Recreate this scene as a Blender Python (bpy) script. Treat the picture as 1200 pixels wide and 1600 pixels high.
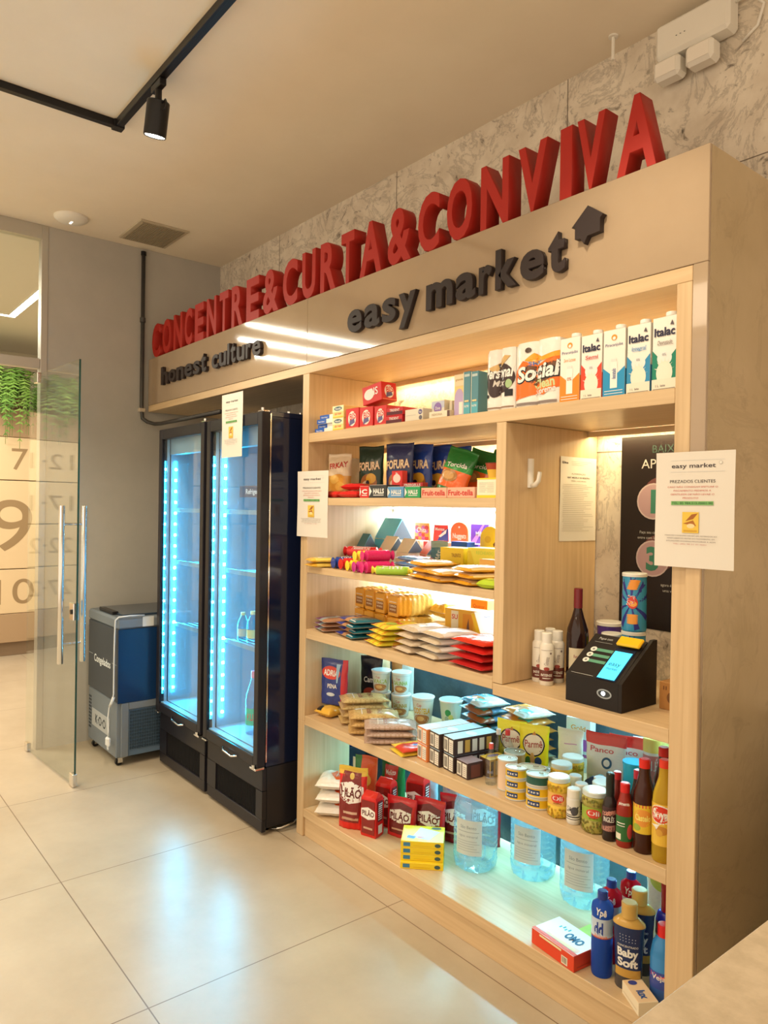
import bpy, math, random
from mathutils import Vector, Matrix
S = bpy.context.scene
for o in list(bpy.data.objects): bpy.data.objects.remove(o)
COL = S.collection
PI = math.pi
# ---------------------------------------------------------------- camera
cam = bpy.data.cameras.new('camera'); camo = bpy.data.objects.new('camera', cam); COL.objects.link(camo)
YAW, PITCH, ROLL, FPX, DIST = 0.89198, -0.006665, 0.015787, 1144.2, 1.9322
Fv = Vector((-math.sin(YAW)*math.cos(PITCH), math.cos(YAW)*math.cos(PITCH), math.sin(PITCH)))
R0 = Vector((math.cos(YAW), math.sin(YAW), 0)); U0 = R0.cross(Fv)
Rv = math.cos(ROLL)*R0 + math.sin(ROLL)*U0; Uv = -math.sin(ROLL)*R0 + math.cos(ROLL)*U0
camo.matrix_world = Matrix(((Rv.x, Uv.x, -Fv.x, 0), (Rv.y, Uv.y, -Fv.y, -DIST), (Rv.z, Uv.z, -Fv.z, 1.6), (0, 0, 0, 1)))
cam.sensor_fit = 'VERTICAL'; cam.sensor_height = 32.0; cam.sensor_width = 24.0
cam.lens = 32.0*FPX/1600.0; cam.clip_start = 0.05; cam.clip_end = 60
S.camera = camo
# ---------------------------------------------------------------- exposure, world, large lights
S.view_settings.view_transform = 'Standard'; S.view_settings.look = 'None'
S.view_settings.gamma = 1.0; S.view_settings.use_curve_mapping = False
S.view_settings.exposure = -0.16
w = bpy.data.worlds.new('world'); S.world = w; w.use_nodes = True
bg = w.node_tree.nodes['Background']; bg.inputs[0].default_value = (1.0, 0.80, 0.58, 1); bg.inputs[1].default_value = 1.6
def area(name, loc, size, power, color, rot=(0, 0, 0), sy=None, spread=None):
    l = bpy.data.lights.new(name, 'AREA'); l.energy = power; l.color = color; l.size = size
    if sy: l.shape = 'RECTANGLE'; l.size_y = sy
    if spread: l.spread = spread
    o = bpy.data.objects.new(name, l); o.location = loc; o.rotation_euler = rot; COL.objects.link(o)
    return o
WARM = (1.0, 0.80, 0.56)
area('room_fill_light', (-2.4, -3.9, 3.3), 3.4, 85, WARM, sy=1.2)  # unseen fill added to brighten the room, no fitting belongs to it
HC = (1.0, 0.90, 0.74)
for hx, hy, hl in ((-6.15, -2.22, 1.7), (-6.75, -2.27, 1.6), (-7.38, -1.75, 2.6)): area('hall_line_light', (hx, hy, 3.288), 0.055, 62, HC, sy=hl)
def spot(name, loc, power, rx, ry, size=80):
    sl = bpy.data.lights.new(name, 'SPOT'); sl.energy = power; sl.color = (1, 0.84, 0.60); sl.spot_size = math.radians(size); sl.spot_blend = 0.7; sl.shadow_soft_size = 0.045
    so = bpy.data.objects.new(name, sl); COL.objects.link(so); so.location = loc; so.rotation_euler = (math.radians(rx), math.radians(ry), 0)
# ---------------------------------------------------------------- materials
MC = {}
def rgba(c): return (c[0], c[1], c[2], 1)
def mat(col, rough=0.5, metal=0.0, spec=0.5, name=None):
    k = (tuple(col), rough, metal, spec)
    if k in MC: return MC[k]
    m = bpy.data.materials.new(name or 'paint'); m.use_nodes = True
    b = m.node_tree.nodes['Principled BSDF']
    b.inputs['Base Color'].default_value = rgba(col); b.inputs['Roughness'].default_value = rough
    b.inputs['Metallic'].default_value = metal; b.inputs['Specular IOR Level'].default_value = spec
    MC[k] = m; return m
def nodes(name, rough=0.5, spec=0.5):
    m = bpy.data.materials.new(name); m.use_nodes = True; nt = m.node_tree; b = nt.nodes['Principled BSDF']
    b.inputs['Roughness'].default_value = rough; b.inputs['Specular IOR Level'].default_value = spec
    return m, nt, b, nt.nodes.new, nt.links.new
def vmat(name, rough, coat=0.0, bump=0.0):
    m, nt, b, N, L = nodes(name, rough, 0.35)
    a = N('ShaderNodeVertexColor'); a.layer_name = 'Col'; L(a.outputs[0], b.inputs['Base Color'])
    b.inputs['Coat Weight'].default_value = coat
    if bump:
        tc = N('ShaderNodeTexCoord'); n = N('ShaderNodeTexNoise'); n.inputs['Scale'].default_value = 45; n.inputs['Detail'].default_value = 2
        L(tc.outputs['Object'], n.inputs['Vector']); bp = N('ShaderNodeBump'); bp.inputs['Strength'].default_value = bump; bp.inputs['Distance'].default_value = 0.006
        L(n.outputs[0], bp.inputs['Height']); L(bp.outputs[0], b.inputs['Normal'])
    return m
CARD = vmat('printed_card', 0.4); GLOSS = vmat('glossy_print', 0.2, 0.08); FOIL = vmat('plastic_film', 0.2, 0.2, 0.4); MATTE = vmat('matte_paint', 0.7)
def emit(col, s, name='glowing_led'):
    m, nt, b, N, L = nodes(name)
    b.inputs['Base Color'].default_value = rgba(col); b.inputs['Emission Color'].default_value = rgba(col); b.inputs['Emission Strength'].default_value = s
    return m
def pane(name, tint=(0.97, 1.0, 0.985), f0=0.045, rough=0.0, gain=1.0):
    m = bpy.data.materials.new(name); m.use_nodes = True; nt = m.node_tree; N = nt.nodes.new; L = nt.links.new
    nt.nodes.remove(nt.nodes['Principled BSDF']); out = nt.nodes['Material Output']
    g = N('ShaderNodeNewGeometry'); dt = N('ShaderNodeVectorMath'); dt.operation = 'DOT_PRODUCT'
    L(g.outputs['Normal'], dt.inputs[0]); L(g.outputs['Incoming'], dt.inputs[1])
    def mth(op, a, bb):
        x = N('ShaderNodeMath'); x.operation = op
        for i, v in enumerate((a, bb)):
            if v is None: continue
            if isinstance(v, (int, float)): x.inputs[i].default_value = v
            else: L(v, x.inputs[i])
        return x.outputs[0]
    c = mth('ABSOLUTE', dt.outputs['Value'], None); om = mth('SUBTRACT', 1.0, c); p5 = mth('POWER', om, 5.0)
    fr = mth('MULTIPLY_ADD', p5, (1-f0)*gain); nt.nodes[-1].inputs[2].default_value = f0*gain
    t = N('ShaderNodeBsdfTransparent'); t.inputs[0].default_value = rgba(tint)
    gl = N('ShaderNodeBsdfGlossy'); gl.inputs['Roughness'].default_value = rough
    mx = N('ShaderNodeMixShader'); L(fr, mx.inputs[0]); L(t.outputs[0], mx.inputs[1]); L(gl.outputs[0], mx.inputs[2]); L(mx.outputs[0], out.inputs[0])
    return m
GLASS = pane('clear_glass')
EDGE = mat((0.02, 0.07, 0.06), 0.1, name='green_glass_edge')
def glassy(name, col, rough=0.05, ior=1.33, trans=1.0):
    m, nt, b, N, L = nodes(name, rough)
    b.inputs['Base Color'].default_value = rgba(col); b.inputs['Transmission Weight'].default_value = trans; b.inputs['IOR'].default_value = ior
    return m
def wood(name, axis):
    m, nt, b, N, L = nodes(name, 0.38, 0.5)
    tc = N('ShaderNodeTexCoord'); mp = N('ShaderNodeMapping')
    sc = [38, 38, 38]; sc['xyz'.index(axis)] = 1.6; mp.inputs['Scale'].default_value = sc
    L(tc.outputs['Object'], mp.inputs[0]); n = N('ShaderNodeTexNoise'); n.inputs['Scale'].default_value = 1.6; n.inputs['Detail'].default_value = 5; n.inputs['Distortion'].default_value = 0.3
    L(mp.outputs[0], n.inputs['Vector']); r = N('ShaderNodeValToRGB'); r.color_ramp.elements[0].position = 0.3; r.color_ramp.elements[1].position = 0.72
    r.color_ramp.elements[0].color = (0.56, 0.39, 0.215, 1); r.color_ramp.elements[1].color = (0.66, 0.485, 0.285, 1)
    L(n.outputs[0], r.inputs[0]); L(r.outputs[0], b.inputs['Base Color'])
    return m
WX, WY, WZ = wood('oak_grain_long', 'x'), wood('oak_grain_deep', 'y'), wood('oak_grain_upright', 'z')
def stone(name, c0, c1, rough, vein=None, scale=1.0, coat=0.0, bump=0.0, spec=0.5, vamt=0.6):
    m, nt, b, N, L = nodes(name, rough, spec); b.inputs['Coat Weight'].default_value = coat; b.inputs['Coat Roughness'].default_value = 0.03
    tc = N('ShaderNodeTexCoord'); n = N('ShaderNodeTexNoise'); n.inputs['Scale'].default_value = 2.2*scale; n.inputs['Detail'].default_value = 7; n.inputs['Roughness'].default_value = 0.62
    L(tc.outputs['Object'], n.inputs['Vector']); r = N('ShaderNodeValToRGB'); r.color_ramp.elements[0].position = 0.35; r.color_ramp.elements[1].position = 0.65
    r.color_ramp.elements[0].color = rgba(c0); r.color_ramp.elements[1].color = rgba(c1); L(n.outputs[0], r.inputs[0]); out = r.outputs[0]
    if vein:
        n2 = N('ShaderNodeTexNoise'); n2.inputs['Scale'].default_value = 6.5*scale; n2.inputs['Detail'].default_value = 6; n2.inputs['Roughness'].default_value = 0.65; n2.inputs['Distortion'].default_value = 0.9
        L(tc.outputs['Object'], n2.inputs['Vector']); r2 = N('ShaderNodeValToRGB'); e = r2.color_ramp.elements
        e[0].position = 0.57; e[0].color = (0, 0, 0, 1); e[1].position = 0.72; e[1].color = (vamt,)*3+(1,); L(n2.outputs[0], r2.inputs[0])
        n3 = N('ShaderNodeTexNoise'); n3.inputs['Scale'].default_value = 1.1*scale; n3.inputs['Detail'].default_value = 8; n3.inputs['Roughness'].default_value = 0.7; n3.inputs['Distortion'].default_value = 1.6
        L(tc.outputs['Object'], n3.inputs['Vector']); r3 = N('ShaderNodeValToRGB'); e = r3.color_ramp.elements
        e[0].position = 0.47; e[0].color = (0, 0, 0, 1); e[1].position = 0.5; e[1].color = (vamt*.35,)*3+(1,); x = r3.color_ramp.elements.new(0.53); x.color = (0, 0, 0, 1)
        L(n3.outputs[0], r3.inputs[0])
        ad = N('ShaderNodeMath'); ad.operation = 'MAXIMUM'; L(r2.outputs[0], ad.inputs[0]); L(r3.outputs[0], ad.inputs[1])
        mx = N('ShaderNodeMix'); mx.data_type = 'RGBA'; L(ad.outputs[0], mx.inputs[0]); L(out, mx.inputs[6]); mx.inputs[7].default_value = rgba(vein); out = mx.outputs[2]
    L(out, b.inputs['Base Color'])
    if bump:
        bp = N('ShaderNodeBump'); bp.inputs['Strength'].default_value = bump; bp.inputs['Distance'].default_value = 0.01; L(n.outputs[0], bp.inputs['Height']); L(bp.outputs[0], b.inputs['Normal'])
    return m
MARBLE = stone('veined_marble', (0.62, 0.54, 0.44), (0.80, 0.73, 0.62), 0.35, vein=(0.06, 0.04, 0.025), scale=2.6, vamt=0.95)
DARKSTONE = stone('dark_slate', (0.012, 0.03, 0.04), (0.05, 0.09, 0.11), 0.3, vein=(0.12, 0.2, 0.22), scale=2.0, vamt=0.3)
FASCIA = stone('polished_porcelain', (0.36, 0.265, 0.175), (0.41, 0.305, 0.205), 0.07, scale=0.8, coat=0.6)
SIDE = stone('beige_marble', (0.47, 0.36, 0.21), (0.55, 0.43, 0.27), 0.3, vein=(0.26, 0.18, 0.10), scale=1.2, vamt=0.55)
DESK = stone('speckled_stone', (0.55, 0.46, 0.33), (0.66, 0.56, 0.42), 0.45, scale=14, bump=0.1)
PLASTER = stone('ceiling_plaster', (0.82, 0.73, 0.59), (0.86, 0.77, 0.63), 0.9, scale=1.0)
GREYWALL = stone('grey_plaster', (0.42, 0.40, 0.365), (0.47, 0.445, 0.405), 0.8, scale=0.9)
STEEL = mat((0.75, 0.74, 0.72), 0.18, 1.0, name='brushed_steel'); WHITEP = mat((0.80, 0.77, 0.70), 0.4, name='white_plastic')
BLACKM = mat((0.012, 0.011, 0.012), 0.35, 0.0, 0.3, name='black_metal'); DARK = mat((0.02, 0.02, 0.024), 0.3, name='dark_enamel')
def tiles():
    m, nt, b, N, L = nodes('porcelain_floor_tile', 0.3, 0.5)
    tc = N('ShaderNodeTexCoord'); sp = N('ShaderNodeSeparateXYZ'); L(tc.outputs['Object'], sp.inputs[0])
    def mth(op, a, bb=None, cc=None):
        x = N('ShaderNodeMath'); x.operation = op
        for i, v in enumerate((a, bb, cc)):
            if v is None: continue
            if isinstance(v, (int, float)): x.inputs[i].default_value = v
            else: L(v, x.inputs[i])
        return x.outputs[0]
    T = 0.977
    def line(s, off):
        f = mth('FRACT', mth('DIVIDE', mth('SUBTRACT', s, off), T)); d = mth('MINIMUM', f, mth('SUBTRACT', 1.0, f))
        return mth('LESS_THAN', d, 0.0022)
    g = mth('MAXIMUM', line(sp.outputs[0], -13.0+(13.0-3.228)%T-T*2), line(sp.outputs[1], -1.0433-T*8))
    n = N('ShaderNodeTexNoise'); n.inputs['Scale'].default_value = 2.6; n.inputs['Detail'].default_value = 8; n.inputs['Roughness'].default_value = 0.65; L(tc.outputs['Object'], n.inputs['Vector'])
    r = N('ShaderNodeValToRGB'); r.color_ramp.elements[0].position = 0.3; r.color_ramp.elements[1].position = 0.7
    r.color_ramp.elements[0].color = (0.43, 0.355, 0.255, 1); r.color_ramp.elements[1].color = (0.53, 0.45, 0.335, 1); L(n.outputs[0], r.inputs[0])
    mx = N('ShaderNodeMix'); mx.data_type = 'RGBA'; L(g, mx.inputs[0]); L(r.outputs[0], mx.inputs[6]); mx.inputs[7].default_value = (0.20, 0.14, 0.09, 1)
    L(mx.outputs[2], b.inputs['Base Color']); return m
TILE = tiles()
# ---------------------------------------------------------------- mesh helpers
class MB:
    def __init__(s): s.v = []; s.f = []; s.c = []; s.m = []; s.ci = (1, 1, 1); s.mi = 0
    def add(s, vs, fs, col=None, mi=None):
        n = len(s.v); s.v += [tuple(p) for p in vs]
        for i, f in enumerate(fs):
            s.f.append(tuple(n+k for k in f)); s.c.append(col[i] if isinstance(col, list) else (col or s.ci)); s.m.append(s.mi if mi is None else mi)
        return s
    def box(s, x0, x1, y0, y1, z0, z1, col=None, b=0.0, mi=None):
        # col: one colour or dict of faces l r f k(back) b t ; b: chamfer
        if not b:
            vs = [(x, y, z) for x in (x0, x1) for y in (y0, y1) for z in (z0, z1)]
            fs = [(0, 1, 3, 2), (4, 6, 7, 5), (0, 4, 5, 1), (2, 3, 7, 6), (0, 2, 6, 4), (1, 5, 7, 3)]
            cs = [col.get(k, col.get('*', (1, 1, 1))) for k in 'lrfkbt'] if isinstance(col, dict) else col
            return s.add(vs, fs, cs, mi)
        X = (x0, x1); Y = (y0, y1); Z = (z0, z1); vs = []; idx = {}
        for i in (0, 1):
            for j in (0, 1):
                for k in (0, 1):
                    ix, iy, iz = X[i]+(b if i == 0 else -b), Y[j]+(b if j == 0 else -b), Z[k]+(b if k == 0 else -b)
                    idx[i, j, k, 'x'] = len(vs); vs.append((X[i], iy, iz)); idx[i, j, k, 'y'] = len(vs); vs.append((ix, Y[j], iz)); idx[i, j, k, 'z'] = len(vs); vs.append((ix, iy, Z[k]))
        fs = []; cs = []
        cd = (lambda k: col.get(k, col.get('*', (1, 1, 1)))) if isinstance(col, dict) else (lambda k: col or s.ci)
        for i, k in ((0, 'l'), (1, 'r')): fs.append([idx[i, a, c, 'x'] for a, c in ((0, 0), (1, 0), (1, 1), (0, 1))]); cs.append(cd(k))
        for i, k in ((0, 'f'), (1, 'k')): fs.append([idx[a, i, c, 'y'] for a, c in ((0, 0), (1, 0), (1, 1), (0, 1))]); cs.append(cd(k))
        for i, k in ((0, 'b'), (1, 't')): fs.append([idx[a, c, i, 'z'] for a, c in ((0, 0), (1, 0), (1, 1), (0, 1))]); cs.append(cd(k))
        for a in (0, 1):
            for c in (0, 1):
                fs.append([idx[0, a, c, 'y'], idx[1, a, c, 'y'], idx[1, a, c, 'z'], idx[0, a, c, 'z']]); cs.append(cd('t' if c else 'b'))
                fs.append([idx[a, 0, c, 'x'], idx[a, 1, c, 'x'], idx[a, 1, c, 'z'], idx[a, 0, c, 'z']]); cs.append(cd('r' if a else 'l'))
                fs.append([idx[a, c, 0, 'x'], idx[a, c, 1, 'x'], idx[a, c, 1, 'y'], idx[a, c, 0, 'y']]); cs.append(cd('r' if a else 'l'))
                for e in (0, 1): fs.append([idx[a, c, e, t] for t in 'xyz']); cs.append(cd('r' if a else 'l'))
        return s.add(vs, fs, cs, mi)
    def lathe(s, prof, cols=None, seg=24, c=(0, 0), sx=1.0, sy=1.0, mi=None, cap=True):
        # prof [(r,z)], cols per band or one colour
        vs = []; fs = []; cc = []
        for r, z in prof:
            for k in range(seg):
                a = 2*PI*k/seg; vs.append((c[0]+r*sx*math.cos(a), c[1]+r*sy*math.sin(a), z))
        for i in range(len(prof)-1):
            for k in range(seg):
                k2 = (k+1) % seg; fs.append((i*seg+k, i*seg+k2, (i+1)*seg+k2, (i+1)*seg+k)); cc.append(cols[i] if isinstance(cols, list) else (cols or s.ci))
        if cap:
            fs.append(tuple(range(seg))[::-1]); cc.append(cc[0]); n = (len(prof)-1)*seg; fs.append(tuple(range(n, n+seg))); cc.append(cc[-2])
        return s.add(vs, fs, cc, mi)
    def tube(s, pts, r, seg=10, col=None, mi=None, closed=False):
        P = [Vector(p) for p in pts]; vs = []; fs = []; n = len(P); up = None
        for i, p in enumerate(P):
            t = (P[min(i+1, n-1)]-P[max(i-1, 0)])
            if closed: t = P[(i+1) % n]-P[i-1]
            t.normalize()
            if up is None: up = Vector((0, 0, 1)) if abs(t.z) < 0.9 else Vector((1, 0, 0))
            a = (up-t*up.dot(t)).normalized(); bb = t.cross(a); up = a
            rr = r[i] if isinstance(r, (list, tuple)) else r
            for k in range(seg): an = 2*PI*k/seg; vs.append(p+(a*math.cos(an)+bb*math.sin(an))*rr)
        m = n if closed else n-1
        for i in range(m):
            j = (i+1) % n
            for k in range(seg): k2 = (k+1) % seg; fs.append((i*seg+k, j*seg+k, j*seg+k2, i*seg+k2))
        if not closed: fs.append(tuple(range(seg))); fs.append(tuple(range((n-1)*seg, n*seg))[::-1])
        return s.add(vs, fs, col, mi)
    def prism(s, poly, a, d0, d1, col=None, mi=None):
        # poly in the plane perpendicular to axis a ('x': (y,z), 'y': (x,z), 'z': (x,y))
        f = {'x': lambda p, d: (d, p[0], p[1]), 'y': lambda p, d: (p[0], d, p[1]), 'z': lambda p, d: (p[0], p[1], d)}[a]
        n = len(poly); vs = [f(p, d0) for p in poly]+[f(p, d1) for p in poly]
        fs = [tuple(range(n)), tuple(range(n, 2*n))[::-1]]+[(i, (i+1) % n, n+(i+1) % n, n+i) for i in range(n)]
        return s.add(vs, fs, col, mi)
    def grid(s, fn, nu, nv, colf=None, mi=None, flip=False):
        vs = [fn(i/nu, j/nv) for j in range(nv+1) for i in range(nu+1)]; fs = []; cs = []
        for j in range(nv):
            for i in range(nu):
                q = (j*(nu+1)+i, j*(nu+1)+i+1, (j+1)*(nu+1)+i+1, (j+1)*(nu+1)+i); fs.append(q[::-1] if flip else q)
                cs.append(colf((i+.5)/nu, (j+.5)/nv) if callable(colf) else (colf or s.ci))
        return s.add(vs, fs, cs, mi)
    def build(s, name, mats, parent=None, smooth=False, weld=False, recalc=True):
        me = bpy.data.meshes.new(name); me.from_pydata(s.v, [], s.f)
        if not isinstance(mats, (list, tuple)): mats = [mats]
        for m in mats: me.materials.append(m)
        me.polygons.foreach_set('material_index', s.m)
        ca = me.color_attributes.new('Col', 'FLOAT_COLOR', 'CORNER'); buf = []
        for i, f in enumerate(s.f): buf += (list(s.c[i])+[1.0])*len(f)
        ca.data.foreach_set('color', buf)
        if recalc or weld:
            import bmesh
            bm = bmesh.new(); bm.from_mesh(me)
            if weld: bmesh.ops.remove_doubles(bm, verts=bm.verts, dist=1e-5)
            if recalc: bmesh.ops.recalc_face_normals(bm, faces=bm.faces)
            bm.to_mesh(me); bm.free()
        if smooth:
            me.polygons.foreach_set('use_smooth', [True]*len(me.polygons))
            if smooth is not True: me.set_sharp_from_angle(angle=math.radians(smooth))
        me.update()
        o = bpy.data.objects.new(name, me); COL.objects.link(o)
        if parent: o.parent = parent
        return o
def tag(o, label, cat, group=None):
    o['label'] = label; o['category'] = cat
    if group: o['group'] = group
    return o
def thing(name, label, cat, loc=(0, 0, 0), rz=0.0, group=None, rx=0.0, ry=0.0):
    o = bpy.data.objects.new(name, None); o.empty_display_size = 0.05; COL.objects.link(o)
    o.location = loc; o.rotation_euler = (rx, ry, rz); return tag(o, label, cat, group)
def struct(o): o['kind'] = 'structure'; return o
def dup(root, loc, rz=None, label=None, group=None):
    r = root.copy(); COL.objects.link(r); r.location = loc
    if rz is not None: r.rotation_euler[2] = rz
    if label: r['label'] = label
    if group: r['group'] = group
    for ch in list(root.children):
        c = ch.copy(); COL.objects.link(c); c.parent = r
        for g in list(ch.children): d = g.copy(); COL.objects.link(d); d.parent = c
    return r
# lettering
TC = {}; FRES = [3]
def glyphs(t, bold=0.0):
    k = (t, bold, FRES[0])
    if k in TC: return TC[k]
    cu = bpy.data.curves.new('lettering', 'FONT'); cu.body = t; cu.size = 1.0; cu.offset = bold; cu.resolution_u = FRES[0]
    ob = bpy.data.objects.new('lettering', cu); COL.objects.link(ob)
    dg = bpy.context.evaluated_depsgraph_get(); me = bpy.data.meshes.new_from_object(ob.evaluated_get(dg))
    vs = [tuple(v.co) for v in me.vertices]; fs = [tuple(p.vertices) for p in me.polygons]
    bpy.data.objects.remove(ob); bpy.data.meshes.remove(me); bpy.data.curves.remove(cu)
    if not vs: vs = [(0, 0, 0)]
    bb = (min(v[0] for v in vs), min(v[1] for v in vs), max(v[0] for v in vs), max(v[1] for v in vs))
    TC[k] = (vs, fs, bb); return TC[k]
def letter3d(t, x0, x1, z0, z1, y0, y1, bold, bev, name, m, parent, col=(1, 1, 1)):
    # extruded lettering with chamfered front, fills x0..x1, z0..z1; front at y0
    cu = bpy.data.curves.new('lettering', 'FONT'); cu.body = t; cu.size = 1.0; cu.offset = bold; cu.resolution_u = 4
    cu.extrude = 0.1; cu.bevel_depth = bev; cu.bevel_resolution = 0
    ob = bpy.data.objects.new('lettering', cu); COL.objects.link(ob)
    dg = bpy.context.evaluated_depsgraph_get(); me = bpy.data.meshes.new_from_object(ob.evaluated_get(dg)); bpy.data.objects.remove(ob)
    vs = [v.co.copy() for v in me.vertices]
    a = [min(v[i] for v in vs) for i in range(3)]; b = [max(v[i] for v in vs) for i in range(3)]
    for v in me.vertices:
        c = v.co
        v.co = (x0+(c.x-a[0])/(b[0]-a[0])*(x1-x0), y1+(c.z-a[2])/(b[2]-a[2])*(y0-y1), z0+(c.y-a[1])/(b[1]-a[1])*(z1-z0))
    me.materials.clear(); me.materials.append(m); me.update()
    o = bpy.data.objects.new(name, me); COL.objects.link(o)
    if parent: o.parent = parent
    return o
# decals: shapes in 0..1 coordinates mapped through a surface (fn(u,v,off), W, H)
RES = [3]; SUB = [0]
def decal(parent, surf, shapes, name='printed_label', m=None, off=0.0006, glob=None):
    fn, W, H = surf; mb = MB(); lay = off
    for sh in shapes:
        k = sh[0]
        if k == 'r':
            _, u0, v0, u1, v1, c = sh[:6]; n = sh[6] if len(sh) > 6 else 8; lay += 0.00012
            mb.grid(lambda a, b, L=lay: fn(u0+(u1-u0)*a, v0+(v1-v0)*b, L), n, n, c)
        elif k == 'e':
            _, cu_, cv, ru, rv, c = sh[:6]; lay += 0.00012
            q = o_['res'] if (o_ := (sh[6] if len(sh) > 6 else {})).get('res') else RES[0]
            mb.grid(lambda a, b, L=lay: fn(cu_+ru*b*math.cos(2*PI*a), cv+rv*b*math.sin(2*PI*a), L), 24, q, c)
        elif k == 'p':
            _, pts, c = sh[:3]; lay += 0.00012
            cx = sum(p[0] for p in pts)/len(pts); cy = sum(p[1] for p in pts)/len(pts)
            Q = RES[0]; vs = [fn(cx, cy, lay)]; fs = []; ed = []
            for i, p in enumerate(pts):
                g = pts[(i+1) % len(pts)]; m_ = max(1, int(math.hypot(g[0]-p[0], g[1]-p[1])*RES[0]*2.5))
                ed += [(p[0]+(g[0]-p[0])*a/m_, p[1]+(g[1]-p[1])*a/m_) for a in range(m_)]
            for p in ed:
                for q in range(1, Q+1): vs.append(fn(cx+(p[0]-cx)*q/Q, cy+(p[1]-cy)*q/Q, lay))
            n = len(ed)
            for i in range(n):
                j = (i+1) % n; fs.append((0, 1+Q*i, 1+Q*j))
                for q in range(Q-1): fs.append((1+Q*i+q, 2+Q*i+q, 2+Q*j+q, 1+Q*j+q))
            mb.add(vs, fs, c)
        elif k == 't':
            _, t, cu_, cv, th, c = sh[:6]; o = sh[6] if len(sh) > 6 else {}; lay += 0.00012
            vs, fs, bb = glyphs(t, o.get('b', 0.015)); hh = th*H; sc = hh/0.70; sx = sc
            if 'w' in o: sx = o['w']*W/max(bb[2]-bb[0], 1e-6)
            if o.get('fit'): sc = hh/max(bb[3]-bb[1], 1e-6)
            ca, sa = math.cos(o.get('rot', 0)), math.sin(o.get('rot', 0)); shr = o.get('sh', 0.0); mx_ = (bb[0]+bb[2])/2; my_ = (bb[1]+bb[3])/2 if o.get('fit') else 0.35
            out = []
            for v in vs:
                x = (v[0]-mx_)*sx+shr*(v[1]-my_)*sc; y = (v[1]-my_)*sc; x, y = x*ca-y*sa, x*sa+y*ca
                out.append((cu_+x/W, cv+y/H))
            if SUB[0]:
                tr = []
                for f_ in fs:
                    for q in range(1, len(f_)-1): tr.append((f_[0], f_[q], f_[q+1]))
                lim = SUB[0]; cache = {}
                def ln2(a, b): return math.hypot((out[a][0]-out[b][0])*W, (out[a][1]-out[b][1])*H)
                def mid(a, b):
                    kk = (min(a, b), max(a, b))
                    if kk not in cache: out.append(((out[a][0]+out[b][0])/2, (out[a][1]+out[b][1])/2)); cache[kk] = len(out)-1
                    return cache[kk]
                fin = []
                while tr:
                    a, b, d = tr.pop(); es = sorted(((ln2(a, b), a, b, d), (ln2(b, d), b, d, a), (ln2(d, a), d, a, b)), reverse=True); L_, p, q, o3 = es[0]
                    if L_ > lim: m_ = mid(p, q); tr.append((p, m_, o3)); tr.append((m_, q, o3))
                    else: fin.append((a, b, d))
                fs = fin
            mb.add([fn(p[0], p[1], lay) for p in out], fs, c)
    return mb.build(name, m or GLOSS, parent, recalc=False)
def face(w, d, h, k, z0=0.0):
    # surfaces of a box centred on x,y: base at z0
    if k == 'f': return (lambda u, v, o: (-w/2+u*w, -d/2-o, z0+v*h)), w, h
    if k == 'k': return (lambda u, v, o: (w/2-u*w, d/2+o, z0+v*h)), w, h
    if k == 'r': return (lambda u, v, o: (w/2+o, -d/2+u*d, z0+v*h)), d, h
    if k == 'l': return (lambda u, v, o: (-w/2-o, d/2-u*d, z0+v*h)), d, h
    if k == 't': return (lambda u, v, o: (-w/2+u*w, -d/2+v*d, z0+h+o)), w, d
def cyl(rf, z0, z1, span=PI, c=(0, 0), sx=1.0, sy=1.0):
    # surface facing -Y; rf radius or function of z
    h = z1-z0; g = rf if callable(rf) else (lambda z: rf)
    r = g((z0+z1)/2)
    def fn(u, v, o):
        a = -PI/2+(u-0.5)*span; z = z0+v*h; R = g(z)+o; return (c[0]+R*sx*math.cos(a), c[1]+R*sy*math.sin(a), z)
    return fn, r*span, h
# ================================================================ setting
def sbox(name, x0, x1, y0, y1, z0, z1, m): return struct(MB().box(x0, x1, y0, y1, z0, z1).build(name, m))
H = 3.375
sbox('floor', -9.2, 3.2, -5.2, 1.6, -0.1, 0.0, TILE)
sbox('ceiling', -5.13, 3.2, -5.2, 0.56, H, H+0.1, PLASTER)
sbox('wall_back', -5.3, 3.2, 0.54, 0.70, 0.96, H, MARBLE)
sbox('wall_back_lower', -5.3, 3.2, 0.54, 0.70, 0.0, 0.96, DARKSTONE)
sbox('wall_left', -5.20, -5.06, -0.665, 0.54, 0.0, H-0.0005, GREYWALL)
sbox('wall_hall', -9.3, -9.2, -5.2, 1.6, 0, 3.6, mat((0.62, 0.54, 0.42), 0.8))
sbox('wall_hall_far', -9.2, -5.2, 1.5, 1.6, 0, 3.6, mat((0.62, 0.54, 0.42), 0.8))
sbox('ceiling_hall', -9.2, -5.13, -5.2, 1.5, 3.30, 3.6, mat((0.68, 0.62, 0.52), 0.8))
# marble slab joints on the back wall
t = MB()
for x in (-4.2, -3.0, -1.9, -0.55): t.box(x-0.0015, x+0.0015, 0.5385, 0.5405, 0.96, H, (0.2, 0.16, 0.12))
t.box(-5.05, 0.4, 0.5385, 0.5405, 1.828, 1.831, (0.2, 0.16, 0.12)); t.box(-5.05, 0.4, 0.5385, 0.5405, 2.78, 2.783, (0.2, 0.16, 0.12))
struct(t.build('trim_1', MATTE))
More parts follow.
